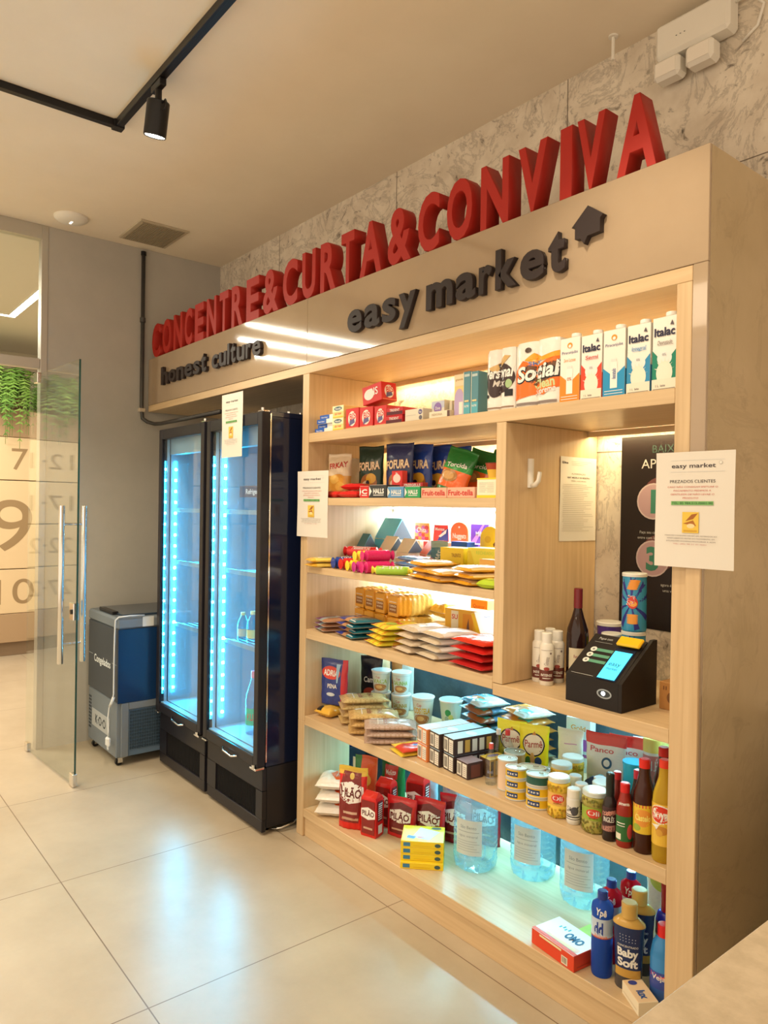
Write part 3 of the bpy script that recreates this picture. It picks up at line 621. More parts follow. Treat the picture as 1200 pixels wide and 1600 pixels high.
    for i in range(21):
        z = 0.47+i*0.067
        for (lx, ly) in ((0.0505, 0.088), (0.0475, 0.0235)):
            MB().box(lx, lx+0.004, ly-0.007*(1 if ly > 0.05 else 0.45), ly+0.007*(1 if ly > 0.05 else 0.45), z-0.007, z+0.007, b=0.001).build('led_dot', CYD, L_)
    area('fridge_light', (x0+0.07, -0.19+0.13, 1.15), 1.4, 14, (0.02, 0.62, 1.0), rot=(0, math.radians(-90), 0), sy=0.05)
    for z in (0.86, 1.24, 1.56):
        s_ = MB()
        for i in range(14): y = 0.10+i*0.036; s_.box(0.045, W_-0.045, y, y+0.004, z, z+0.004)
        s_.box(0.045, W_-0.045, 0.095, 0.10, z-0.010, z+0.014); s_.build('wire_shelf', mat((0.20, 0.28, 0.36), 0.3), r)
    for i, (fx, fy) in enumerate(((0.05, 0.08), (W_-0.05, 0.08), (0.05, D_-0.06), (W_-0.05, D_-0.06))): MB().lathe([(0.016, 0.0), (0.018, 0.006), (0.008, 0.012), (0.008, 0.03)], seg=12, c=(fx, fy)).build('foot', STEEL, r)
    MB().tube([(W_-0.02, 0.10, 0.012), (W_+0.012, 0.13, 0.02), (W_+0.014, 0.20, 0.03), (W_-0.01, 0.26, 0.05)], 0.005, 8).build('bracket', STEEL, r, smooth=True)
    return r
fridge(-4.365, -3.735, 'black upright fridge with cyan lights next to the freezer')
fr2 = fridge(-3.70, -3.10, 'black upright fridge with cyan lights next to the oak shelving')
dec = decal(fr2, ((lambda u, v, o: (0.20+u*0.34, 0.098-o, 1.64+v*0.06)), 0.34, 0.06), [('r', 0, 0, 1, 1, (0.10, 0.10, 0.16), 1), ('t', 'Refrigerados', 0.5, 0.5, 0.42, (0.75, 0.8, 0.85), {'w': 0.6})], 'shelf_sign', MATTE)
# ================================================================ product builders
W_ = (0.80, 0.79, 0.76); K_ = (0.015, 0.015, 0.018); RD = (0.62, 0.02, 0.02); YL = (0.85, 0.58, 0.03); NV = (0.02, 0.04, 0.22); GR = (0.03, 0.28, 0.06); OR = (0.85, 0.24, 0.02); CRM = (0.78, 0.70, 0.52)
def BOX(name, label, cat, x, y, z, w, d, h, col, sh=None, rz=0.0, group=None, rx=0.0, ry=0.0, m=None, parts=None, body='carton'):
    r = thing(name, label, cat, (x, y, z+0.0004), rz, group, rx, ry); b = min(0.0012, h*0.1)
    MB().box(-w/2, w/2, -d/2, d/2, 0, h, col, b=b).build(body, m or CARD, r)
    for k, s in (sh or {}).items(): decal(r, face(w, d, h, k), s, 'printed_face', CARD if not m else m)
    return r
def psurf(w, h, t, kind, seed, amp=1.0, flat=0.85):
    rn = random.Random(seed); ph = [rn.uniform(0, 6.28) for _ in range(8)]; zc = h/2 if kind == 'lie' else 0.0
    def f(u, v, o, s=-1):
        uu = max(0.0, 1-abs(2*u-1)**(3.6 if kind == 'lie' else 2.6))**0.5
        if kind == 'stand': pv = (0.80+0.20*min(1, v/0.15))*max(0.0, 1-(v/0.93)**3.2)**0.75 if v < 0.93 else 0.0
        else: vv = (v-0.045)/0.91; pv = max(0.0, 1-abs(2*vv-1)**4.2)**0.5 if 0 < vv < 1 else 0.0
        wr = (0.5*math.sin(u*31+ph[0]+2*math.sin(v*7+ph[1]))*(abs(2*v-1)**1.5)+0.35*math.sin(v*17+u*9+ph[2])+0.35*math.sin(u*13-v*11+ph[3]))*0.10*amp
        hh = t/2*uu*pv*(1+wr)
        x = (u-0.5)*w*(1-0.05*pv+0.012*math.sin(v*21+ph[4]))
        z = v*h+0.008*h*math.sin(u*7+ph[5])*(1 if v > 0.5 else 0)
        if s > 0 and kind == 'lie': hh = min(hh, t/2)*flat
        return (x, s*(hh+0.0007)+s*o, z-zc)
    return f
def BAG(name, label, cat, x, y, z, w, h, t, colf, shapes=None, kind='stand', rz=0.0, rx=None, ry=0.0, group=None, seed=0, m=None, amp=1.0, back=None, crimp=None, top=None):
    lie = kind == 'lie'
    zz = z+(t/2*0.85+0.001 if lie else 0.0008); r = thing(name, label, cat, (x, y, zz), rz, group, (-PI/2 if lie else 0.0) if rx is None else rx, ry)
    f = psurf(w, h, t, kind, seed, amp); cf = colf if callable(colf) else (lambda u, v: colf)
    mb = MB(); nu, nv = 26, 30
    mb.grid(lambda u, v: f(u, v, 0, -1), nu, nv, cf); mb.grid(lambda u, v: f(u, v, 0, 1), nu, nv, (back if back else cf), flip=True)
    # close the rim
    ring = lambda s: [f(i/nu, 0, 0, s) for i in range(nu+1)]+[f(1, j/nv, 0, s) for j in range(1, nv+1)]+[f(i/nu, 1, 0, s) for i in range(nu-1, -1, -1)]+[f(0, j/nv, 0, s) for j in range(nv-1, 0, -1)]
    A_, B_ = ring(-1), ring(1); n = len(A_); mb.add(A_+B_, [(i, n+i, n+(i+1) % n, (i+1) % n) for i in range(n)], cf(0.5, 0.98))
    mb.build('film_body', m or FOIL, r, smooth=True, weld=True, recalc=False)
    if shapes: SUB[0] = w*0.08; RES[0] = 5; decal(r, (lambda u, v, o: f(u, v, o, -1), w, h), shapes, 'printed_label', m or FOIL, off=0.0014); SUB[0] = 0; RES[0] = 3
    if crimp: decal(r, (lambda u, v, o: f(u, v, o, -1), w, h), [('r', 0.01, 0.962, 0.99, 0.998, crimp, 6), ('r', 0.01, 0.002, 0.99, 0.030, crimp, 6)] if lie else [('r', 0.01, 0.945, 0.99, 0.998, crimp, 6)], 'crimped_seal', m or FOIL, off=0.0009)
    return r
def stripes(lst):
    def f(u, v):
        for lim, c in lst:
            if v <= lim: return c
        return lst[-1][1]
    return f
def RND(name, label, cat, x, y, z, prof, col, m=None, labels=(), cap=None, rz=None, group=None, sx=1.0, sy=1.0, seg=28, body='body', face_cam=0.8):
    if rz is None: rz = math.atan2(-x, DIST+y)*face_cam
    r = thing(name, label, cat, (x, y, z+0.0004), rz, group)
    MB().lathe(prof, col if isinstance(col, list) else col, seg=seg, sx=sx, sy=sy).build(body, m or GLOSS, r, smooth=45)
    def rad(zz):
        for (r0, z0), (r1, z1) in zip(prof, prof[1:]):
            if z0 <= zz <= z1 and z1 > z0: return r0+(r1-r0)*(zz-z0)/(z1-z0)
        return prof[len(prof)//2][0]
    for lb in labels:
        z0, z1, span, bgc, sh = lb[:5]; nm = lb[5] if len(lb) > 5 else 'paper_label'
        R_ = rad; s = cyl(R_, z0, z1, span, sx=sx, sy=sy)
        decal(r, s, ([('r', 0, 0, 1, 1, bgc, 16)] if bgc else [])+sh, nm, GLOSS)
    if cap:
        cr, z0, z1, cc = cap[:4]; ct = cap[4] if len(cap) > 4 else cc
        MB().lathe([(cr, z0), (cr, z1-0.002), (cr-0.002, z1)], [cc]*2, seg=24, sx=sx if cr > 0.03 else 1, sy=sy if cr > 0.03 else 1).build(cap[5] if len(cap) > 5 else 'cap', GLOSS, r, smooth=40)
        if ct != cc: MB().lathe([(cr-0.0035, z1+0.0002), (cr-0.004, z1+0.0006)], ct, seg=24, sx=sx if cr > 0.03 else 1, sy=sy if cr > 0.03 else 1).build('lid_print', GLOSS, r)
    return r
Z1, Z2, Z3, Z4, Z5, Z6, ZN = 1.95, 1.639, 1.31, 1.005, 0.585, 0.134, 0.984
pos = ['bottom', 'second', 'third', 'top']
# ---------------------------------------------------------------- top shelf
for i in range(4):
    BOX('toothpaste_box', f'slim blue and white carton, {["lowest","second lowest","third from the bottom","topmost"][i]} of the stack at the shelf end', 'box', -2.905+0.008*i, 0.055+0.012*(i % 2), Z1+0.0006+i*0.0215, 0.150, 0.040, 0.021, W_, {'f': [('r', 0, 0, 0.52, 1, (0.03, 0.12, 0.50), 1), ('t', 'Sorriso', 0.25, 0.5, 0.34, W_, {'w': 0.34})], 'r': [('r', 0.1, 0.2, 0.9, 0.8, (0.7, 0.7, 0.72), 1)]}, group='blue and white slim cartons')
for i in range(2):
    BOX('biscuit_box', f'cream carton with a dark oval logo, {["lower","upper"][i]} of the two beside red chocolate boxes', 'box', -2.776, 0.075, Z1+0.0006+i*0.0575, 0.088, 0.10, 0.057, (0.86, 0.66, 0.24), {'f': [('r', 0, 0.5, 1, 1, (0.90, 0.80, 0.50), 1), ('e', 0.5, 0.76, 0.36, 0.17, (0.05, 0.12, 0.16)), ('t', 'Nestlé', 0.5, 0.76, 0.17, W_, {'w': 0.5}), ('t', 'ZZ TOP', 0.5, 0.34, 0.13, RD, {'w': 0.6}), ('r', 0.05, 0.06, 0.95, 0.14, YL, 1)]})
def bis(sx=1): return [('e', 0.50, 0.5, 0.30, 0.36, (0.80, 0.74, 0.66)), ('p', [(0.28, 0.15), (0.72, 0.3), (0.66, 0.5), (0.32, 0.42)], (0.12, 0.10, 0.25)), ('t', 'BIS', 0.54, 0.62, 0.30, RD, {'w': 0.46, 'rot': 0.15}), ('r', 0.05, 0.03, 0.95, 0.08, (0.8, 0.2, 0.1), 1)]
for i, (x, w) in enumerate(((-2.672, 0.098), (-2.568, 0.096), (-2.468, 0.082))):
    BOX('chocolate_box', ['leftmost red wafer chocolate box in the row on the top shelf', 'middle red wafer chocolate box in the row on the top shelf', 'rightmost red wafer chocolate box in the row under the tilted one'][i], 'box', x, 0.075, Z1, w, 0.09, 0.094-0.004*i, RD, {'f': bis(), 't': [('r', 0.1, 0.1, 0.9, 0.9, (0.7, 0.08, 0.05), 1)]}, group='red chocolate boxes on the top shelf')
BOX('chocolate_box', 'red wafer chocolate box tilted on top of the row of three', 'box', -2.535, 0.08, Z1+0.106, 0.135, 0.085, 0.080, RD, {'f': [('e', 0.36, 0.5, 0.26, 0.3, W_), ('t', 'BIS', 0.62, 0.6, 0.4, W_, {'w': 0.4})], 'r': bis()}, ry=-0.12, group='red chocolate boxes on the top shelf')
for i in range(2): BOX('gum_box', f'flat dark red carton, {["lower","upper"][i]} of the two right of the red chocolate boxes', 'box', -2.373+0.004*i, 0.075, Z1+i*0.0345, 0.10, 0.10, 0.034, (0.55, 0.02, 0.03), {'f': [('r', 0.02, 0.1, 0.98, 0.5, (0.10, 0.01, 0.02), 1), ('t', 'TRIDENT', 0.5, 0.66, 0.3, W_, {'w': 0.6})]}, rz=0.06)
BOX('soap_carton', 'low whitish carton with two small dark badges on the top shelf', 'box', -2.255, 0.07, Z1, 0.110, 0.07, 0.052, (0.74, 0.70, 0.58), {'f': [('e', 0.86, 0.72, 0.11, 0.2, (0.12, 0.10, 0.28)), ('e', 0.88, 0.28, 0.09, 0.17, (0.14, 0.13, 0.16)), ('t', 'Protex', 0.86, 0.72, 0.16, W_, {'w': 0.14}), ('r', 0.06, 0.5, 0.62, 0.54, (0.55, 0.53, 0.48), 1)]})
BOX('soap_carton', 'white carton with a round violet badge behind the low whitish one', 'box', -2.160, 0.11, Z1, 0.075, 0.06, 0.082, (0.78, 0.75, 0.66), {'f': [('r', 0.0, 0.62, 1, 0.95, (0.55, 0.60, 0.75), 1), ('e', 0.5, 0.62, 0.30, 0.28, (0.28, 0.18, 0.50)), ('t', 'Dove', 0.5, 0.62, 0.16, W_, {'w': 0.36})]})
for i in range(3): BOX('upright_carton', f'thin whitish carton standing on edge, {["first","middle","last"][i]} of three behind the pale flat box', 'box', -2.106+0.026*i, 0.13, Z1, 0.019, 0.06, 0.078-0.005*i, (0.80, 0.74, 0.60), {'f': [('r', 0.8, 0.0, 1, 1, (0.5, 0.45, 0.35), 1)]})
BOX('flat_carton', 'pale flat carton with a dark square end at the shelf front', 'box', -2.093, 0.045, Z1, 0.118, 0.04, 0.028, (0.82, 0.74, 0.58), {'f': [('r', 0.88, 0.1, 1, 0.95, (0.12, 0.06, 0.05), 1), ('r', 0.0, 0.0, 0.86, 0.08, (0.2, 0.15, 0.1), 1), ('t', 'REXONA', 0.4, 0.55, 0.3, (0.5, 0.42, 0.3), {'w': 0.5})]})
BOX('upright_box', 'tall yellow and lilac box standing left of two teal boxes', 'box', -1.999, 0.065, Z1, 0.055, 0.05, 0.160, (0.85, 0.62, 0.25), {'f': [('r', 0, 0.72, 1, 1, (0.80, 0.66, 0.44), 1), ('e', 0.5, 0.38, 0.46, 0.28, (0.50, 0.38, 0.62)), ('r', 0.04, 0.02, 0.96, 0.38, (0.50, 0.38, 0.62), 1), ('r', 0.5, 0.05, 0.85, 0.34, (0.86, 0.82, 0.72), 1), ('t', 'granola', 0.5, 0.88, 0.05, (0.5, 0.3, 0.1), {'w': 0.7})]})
for i in range(2): BOX('teal_box', f'tall teal box standing on edge, {["left","right"][i]} one of the pair next to the lilac box', 'box', -1.949+0.040*i, 0.065, Z1, 0.036, 0.07, 0.163-0.004*i, (0.10, 0.26, 0.32), {'f': [('r', 0, 0, 0.08, 1, (0.7, 0.72, 0.6), 1), ('r', 0.15, 0.88, 0.9, 0.94, (0.5, 0.6, 0.6), 1), ('r', 0.1, 0.02, 1, 0.28, (0.10, 0.40, 0.50), 1), ('r', 0.2, 0.30, 0.8, 0.34, (0.75, 0.6, 0.3), 1), ('t', 'NUTRI', 0.5, 0.2, 0.05, W_, {'w': 0.6})]})
def rolls(name, label, x, y, w, d, h, n, sh):
    r = thing(name, label, 'paper rolls', (x, y, Z1+0.0004)); out = []; N_ = 40
    fr = lambda u: -d/2+0.014*(1-abs(math.sin(PI*n*u)))**2
    top = lambda v: 1-0.10*max(0, (v-0.9)/0.1)**2
    def fn(u, v, o): k = 1-0.05*max(0, (v-0.93)/0.07)**2-0.03*max(0, (0.05-v)/0.05)**2; return ((-w/2+u*w)*k, fr(u)*k-o, v*h)
    mb = MB(); mb.grid(lambda u, v: fn(u, v, 0), N_, 16); mb.grid(lambda u, v: (fn(u, v, 0)[0], -fn(u, v, 0)[1], fn(u, v, 0)[2]), N_, 16, flip=True)
    mb.grid(lambda u, v: ((-w/2)*(1-0.05*max(0, (v-0.93)/0.07)**2-0.03*max(0, (0.05-v)/0.05)**2), fn(0, v, 0)[1]*(2*u-1)*-1, v*h), 6, 16, flip=True); mb.grid(lambda u, v: ((w/2)*(1-0.05*max(0, (v-0.93)/0.07)**2-0.03*max(0, (0.05-v)/0.05)**2), fn(1, v, 0)[1]*(2*u-1)*-1, v*h), 6, 16)
    mb.grid(lambda u, v: (fn(u, 1, 0)[0], fn(u, 1, 0)[1]*(1-2*v), h+0.004*math.sin(PI*v)*abs(math.sin(PI*n*u))), N_, 4)
    mb.c = [(0.80, 0.77, 0.72)]*len(mb.f); mb.build('wrapped_rolls', FOIL, r, smooth=50, recalc=False)
    RES[0] = 8; SUB[0] = 0.008; decal(r, (fn, w, h), sh, 'printed_label', GLOSS, off=0.0016); RES[0] = 3; SUB[0] = 0; return r
rolls('paper_towel_pack', 'paper towel pack with a black splash print reading Personal', -1.787, 0.085, 0.134, 0.115, 0.222, 2, [('e', 0.56, 0.52, 0.44, 0.24, (0.05, 0.03, 0.03)), ('e', 0.35, 0.48, 0.28, 0.26, (0.05, 0.03, 0.03)), ('p', [(0.08, 0.7), (0.4, 0.62), (0.9, 0.86), (0.7, 0.88), (0.4, 0.74)], (0.62, 0.40, 0.16)), ('t', 'Personal', 0.5, 0.62, 0.17, W_, {'w': 0.92, 'b': 0.03, 'sh': 0.15}), ('t', 'Max', 0.52, 0.45, 0.10, (0.6, 0.55, 0.5), {'sh': 0.3}), ('e', 0.84, 0.42, 0.10, 0.07, (0.35, 0.5, 0.25)), ('r', 0.72, 0.22, 0.96, 0.33, K_, 4), ('e', 0.12, 0.25, 0.05, 0.03, K_), ('r', 0.04, 0.045, 0.98, 0.065, (0.25, 0.15, 0.1), 8)])
rolls('toilet_paper_pack', 'wide paper roll pack with an orange band reading Social Clean', -1.621, 0.085, 0.188, 0.12, 0.224, 2, [('p', [(0.0, 0.12), (0.0, 0.55), (0.22, 0.72), (0.55, 0.62), (1.0, 0.76), (1.0, 0.26), (0.6, 0.2)], (0.80, 0.16, 0.02)), ('p', [(0.25, 0.72), (0.45, 0.82), (0.7, 0.72), (1.0, 0.80), (1.0, 0.72), (0.5, 0.66)], (0.88, 0.35, 0.03)), ('p', [(0.30, 0.64), (0.6, 0.60), (0.98, 0.66), (0.98, 0.42), (0.5, 0.30), (0.32, 0.42)], (0.14, 0.06, 0.03)), ('p', [(0.5, 0.3), (1.0, 0.44), (1.0, 0.30), (0.7, 0.16), (0.5, 0.2)], (0.80, 0.16, 0.02)), ('t', 'Social', 0.56, 0.52, 0.22, K_, {'w': 0.94, 'b': 0.07, 'sh': 0.2, 'rot': 0.06}), ('t', 'Social', 0.55, 0.53, 0.22, W_, {'w': 0.90, 'b': 0.03, 'sh': 0.2, 'rot': 0.06}), ('t', 'Clean', 0.70, 0.34, 0.14, (0.55, 0.62, 0.30), {'w': 0.46, 'b': 0.03, 'rot': 0.1}), ('t', 'Supreme', 0.72, 0.235, 0.09, W_, {'w': 0.46, 'sh': 0.2, 'rot': 0.1}), ('t', 'SKY', 0.5, 0.66, 0.06, (0.1, 0.16, 0.4), {'w': 0.3}), ('e', 0.34, 0.87, 0.07, 0.04, (0.08, 0.05, 0.04)), ('r', 0.06, 0.035, 0.97, 0.075, (0.22, 0.18, 0.17), 8)])
def splash(c): return [('e', 0.5, 0.24, 0.33, 0.16, (0.80, 0.78, 0.66))]+[('p', [(0.5+0.30*math.cos(a)-0.03, 0.24+0.15*math.sin(a)), (0.5+0.44*math.cos(a), 0.24+0.21*math.sin(a)), (0.5+0.30*math.cos(a)+0.03, 0.25+0.15*math.sin(a))], (0.80, 0.78, 0.66)) for a in (0.3, 0.7, 1.1, 1.5, 1.9, 2.3, 2.8)]
def italac(c, sub, sc, fk=0.82): return [('p', [(0, 0.0), (0, 0.56), (0.5, 0.36), (1, 0.56), (1, 0.0)], c), ('e', 0.5, 0.44, 0.3, 0.1, W_)]+splash(c)+[('r', 0, 0, 1, 0.16, (0.76, 0.74, 0.62), 1), ('t', 'Italac', 0.5, 0.80, 0.11, (0.02, 0.02, 0.06), {'w': 0.84, 'b': 0.03}), ('p', [(0.72, 0.88), (0.80, 0.94), (0.88, 0.87)], (0.1, 0.08, 0.1)), ('t', sub, 0.52, 0.655, 0.055, sc, {'w': 0.6, 'b': 0.005, 'sh': 0.2}), ('r', 0.25, 0.615, 0.85, 0.62, sc, 1), ('t', '0%', 0.5, 0.49, 0.035, (0.4, 0.4, 0.45)), ('t', '1 L  leite', 0.36, 0.07, 0.03, (0.25, 0.2, 0.2)), ('r', 0.05, 0.02, 0.95, 0.03, (0.3, 0.25, 0.2), 1)]
def pira(c, sub, sc): return [('p', [(0, 0.0), (0, 0.44), (0.5, 0.30), (1, 0.44), (1, 0.0)], c), ('r', 0, 0, 1, 0.30, c, 1), ('e', 0.5, 0.88, 0.13, 0.045, (0.70, 0.30, 0.03)), ('e', 0.5, 0.87, 0.07, 0.025, W_), ('t', 'Piracanjuba', 0.5, 0.775, 0.045, (0.12, 0.10, 0.25), {'w': 0.8, 'b': 0.0}), ('r', 0.34, 0.13, 0.66, 0.52, (0.84, 0.83, 0.78), 1), ('r', 0.38, 0.52, 0.62, 0.56, (0.72, 0.71, 0.68), 1), ('t', sub, 0.5, 0.655, 0.05, sc, {'w': 0.6, 'b': 0.0}), ('r', 0.08, 0.045, 0.92, 0.055, W_, 1), ('r', 0.08, 0.085, 0.92, 0.095, W_, 1)]
mk = [('orange and white milk carton with a bottle drawing, first in the row', -1.480, 0.209, pira(OR, 'Zero Lactose', OR)+[('t', '0%', 0.5, 0.36, 0.05, (0.5, 0.2, 0.1))]), ('red and white milk carton between two Piracanjuba cartons', -1.397, 0.205, italac((0.70, 0.06, 0.03), 'Semi', (0.6, 0.05, 0.05))),
      ('blue and white milk carton with a bottle drawing, middle of the row', -1.315, 0.207, pira((0.02, 0.28, 0.55), '', W_)+[('t', 'desnatado', 0.5, 0.34, 0.07, (0.1, 0.15, 0.35), {'rot': PI/2, 'w': 0.42})]), ('blue and white Italac milk carton, second from the right end', -1.231, 0.207, italac((0.03, 0.26, 0.50), 'Integral', (0.1, 0.3, 0.6))), ('green and white Italac milk carton at the right end of the shelf', -1.147, 0.214, italac((0.01, 0.22, 0.14), 'Desnatado', (0.25, 0.2, 0.2)))]
for lb, x, h, s in mk:
    r = BOX('milk_carton', lb, 'milk carton', x, 0.065, Z1, 0.077, 0.075, h, (0.82, 0.80, 0.74), {'f': s, 'r': [('r', 0, 0, 1, 0.4, s[0][2], 1)]}, group='milk cartons on the top shelf')
    MB().lathe([(0.014, 0), (0.014, 0.004), (0.0165, 0.005), (0.0165, 0.014), (0.015, 0.016)], W_, seg=20, c=(0.006, -0.012)).build('screw_cap', GLOSS, r, smooth=40).location = (0, 0, h)
# ---------------------------------------------------------------- second shelf: snacks
BAG('snack_bag', 'cream snack bag with red lettering and golden biscuits, by the oak side', 'snack bag', -2.900, 0.13, Z2, 0.125, 0.215, 0.06, stripes([(0.10, (0.5, 0.06, 0.04)), (0.5, (0.66, 0.36, 0.10)), (1, (0.74, 0.60, 0.42))]), [('t', 'FRKAY', 0.5, 0.74, 0.12, (0.45, 0.03, 0.02), {'w': 0.8, 'b': 0.03, 'rot': 0.1}), ('e', 0.5, 0.34, 0.40, 0.2, (0.72, 0.36, 0.06)), ('e', 0.35, 0.42, 0.2, 0.1, (0.8, 0.5, 0.12)), ('e', 0.62, 0.26, 0.2, 0.1, (0.8, 0.48, 0.1))], seed=1, rz=0.5)
BAG('snack_bag', 'plain white sided snack bag left of the cream one', 'snack bag', -2.935, 0.245, Z2, 0.10, 0.20, 0.04, (0.72, 0.66, 0.52), None, seed=2, rz=0.6)
def fof(bgc): return [('t', 'FOFURA', 0.5, 0.62, 0.15, (0.62, 0.35, 0.18), {'w': 0.86, 'b': 0.05, 'rot': 0.08}), ('t', 'FOFURA', 0.5, 0.62, 0.15, (0.85, 0.72, 0.5), {'w': 0.84, 'b': 0.01, 'rot': 0.08}), ('e', 0.52, 0.30, 0.34, 0.17, (0.40, 0.16, 0.05)), ('e', 0.62, 0.38, 0.2, 0.1, (0.80, 0.45, 0.05)), ('e', 0.42, 0.26, 0.16, 0.08, (0.72, 0.55, 0.4)), ('e', 0.5, 0.30, 0.08, 0.05, (0.04, 0.03, 0.05)), ('r', 0.1, 0.03, 0.9, 0.07, (0.4, 0.1, 0.3), 8)]
BAG('snack_bag', 'dark green Fofura snack bag in the shaded left part of the shelf', 'snack bag', -2.770, 0.22, Z2, 0.150, 0.250, 0.05, (0.02, 0.05, 0.035), fof(0), seed=3, rz=0.25, group='standing Fofura bags')
BAG('snack_bag', 'second dark green Fofura bag half hidden behind the navy one', 'snack bag', -2.640, 0.30, Z2, 0.145, 0.248, 0.05, (0.02, 0.055, 0.04), fof(0), seed=4, rz=0.2, group='standing Fofura bags')
for i in range(4):
    BAG('snack_bag', ['navy blue Fofura snack bag, frontmost of four', 'blue Fofura bag directly behind the frontmost navy one', 'third blue Fofura bag of the row', 'rearmost blue Fofura bag against the marble'][i], 'snack bag', -2.505+0.052*i, 0.175+0.066*i, Z2, 0.168, 0.246-0.004*i, 0.042, [(0.02, 0.03, 0.12), (0.02, 0.06, 0.34), (0.02, 0.06, 0.36), (0.02, 0.07, 0.38)][i], fof(0), seed=5+i, rz=0.12, group='standing Fofura bags')
for i in range(3):
    BAG('chips_bag', ['glossy green and orange crisp bag leaning at the front', 'middle green and orange crisp bag leaning behind', 'rear green and orange crisp bag'][i], 'snack bag', -2.135+0.045*i, 0.13+0.085*i, Z2+0.022, 0.150, 0.185-0.006*i, 0.045, stripes([(0.10, (0.02, 0.2, 0.05)), (0.5, (0.80, 0.14, 0.02)), (0.62, (0.04, 0.3, 0.06)), (1, (0.015, 0.16, 0.03))]), [('e', 0.36, 0.36, 0.30, 0.14, (0.42, 0.2, 0.06)), ('e', 0.34, 0.36, 0.2, 0.09, (0.6, 0.34, 0.12)), ('t', 'Torcida', 0.5, 0.62, 0.10, W_, {'w': 0.7, 'rot': 0.1})], seed=11+i, rz=0.15, ry=0.28, rx=-0.18)
BAG('clear_bag', 'pale translucent bag standing behind the crisp bags', 'bag', -1.945, 0.38, Z2, 0.13, 0.19, 0.04, (0.72, 0.72, 0.64), None, seed=15, rz=0.1)
for i in range(3): BAG('candy_bag', ['red shiny sweets bag lying at the shelf front left', 'red sweets bag lying beside the red box', 'red sweets bag lying behind the other two'][i], 'sweets bag', [-2.83, -2.69, -2.76][i], [0.065, 0.065, 0.132][i], Z2+[0, 0, 0.037][i], 0.135, 0.10, 0.034, (0.62, 0.02, 0.02), [('p', [(0.1, 0.4), (0.9, 0.7), (0.9, 0.62), (0.1, 0.3)], (0.75, 0.25, 0.2))], kind='lie', seed=20+i, rz=0.1*i)
def halls(x, w, h, c, t, lb, tc=W_, k=0): return BOX('sweets_box', lb, 'sweets box', x, 0.055, Z2, w-0.003, 0.075, h, {'*': c, 't': (0.7, 0.6, 0.55)}, {'f': [('p', [(0.0, 0.1), (0.16, 0.5), (0.0, 0.9)], W_), ('t', t, 0.55, 0.52, 0.36, tc, {'w': 0.62, 'b': 0.04}), ('r', 0.25, 0.18, 0.85, 0.24, tc, 1)]}, group='sweets boxes along the second shelf edge')
halls(-2.558, 0.066, 0.052, (0.60, 0.02, 0.02), 'C', 'small red sweets box at the left end of the front row')
halls(-2.462, 0.122, 0.056, (0.03, 0.035, 0.04), 'HALLS', 'black sweets box reading HALLS')
halls(-2.343, 0.108, 0.047, (0.10, 0.30, 0.58), 'HALLS', 'light blue sweets box with a white wedge')
halls(-2.237, 0.096, 0.046, (0.02, 0.34, 0.12), 'HALLS', 'green sweets box with a white wedge')
for i in range(2): BOX('sweets_box', f'salmon pink Fruit-tella sweets box, {["left","right"][i]} one of the pair', 'sweets box', -2.113+0.149*i, 0.055, Z2, 0.146, 0.07, 0.040, (0.80, 0.42, 0.30), {'f': [('t', 'Fruit-tella', 0.5, 0.5, 0.52, (0.55, 0.03, 0.03), {'w': 0.9, 'b': 0.02})]}, group='sweets boxes along the second shelf edge')
BOX('sweets_box', 'white and yellow carton below the brown cup at the right end', 'sweets box', -1.832, 0.065, Z2, 0.094, 0.09, 0.072, (0.80, 0.76, 0.58), {'f': [('r', 0, 0, 1, 0.14, YL, 1), ('r', 0, 0.93, 1, 1, YL, 1)]+[('r', 0.12, 0.3+0.09*k, 0.45+0.06*(k % 3), 0.32+0.09*k, (0.5, 0.48, 0.42), 1) for k in range(6)]+[('r', 0.55, 0.3+0.09*k, 0.9, 0.32+0.09*k, (0.55, 0.5, 0.4), 1) for k in range(6)]})
RND('dessert_cup', 'small brown and red cup standing on the white and yellow carton', 'cup', -1.832, 0.065, Z2+0.0735, [(0.024, 0), (0.030, 0.03), (0.036, 0.052), (0.037, 0.055)], [(0.70, 0.42, 0.05), (0.35, 0.05, 0.02), (0.15, 0.03, 0.02)])
BOX('sweets_box', 'little red sweets box standing behind the black HALLS box', 'sweets box', -2.440, 0.120, Z2+0.001, 0.070, 0.03, 0.118, (0.64, 0.03, 0.03), {'f': [('e', 0.5, 0.72, 0.36, 0.16, (0.8, 0.6, 0.55)), ('t', 'Bis', 0.5, 0.9, 0.08, W_)]})
BOX('sweets_box', 'long flat red carton lying behind the HALLS boxes', 'sweets box', -2.335, 0.118, Z2, 0.13, 0.03, 0.066, (0.45, 0.03, 0.03), {'f': [('t', 'FREEGELLS', 0.5, 0.85, 0.16, W_, {'w': 0.8})]})
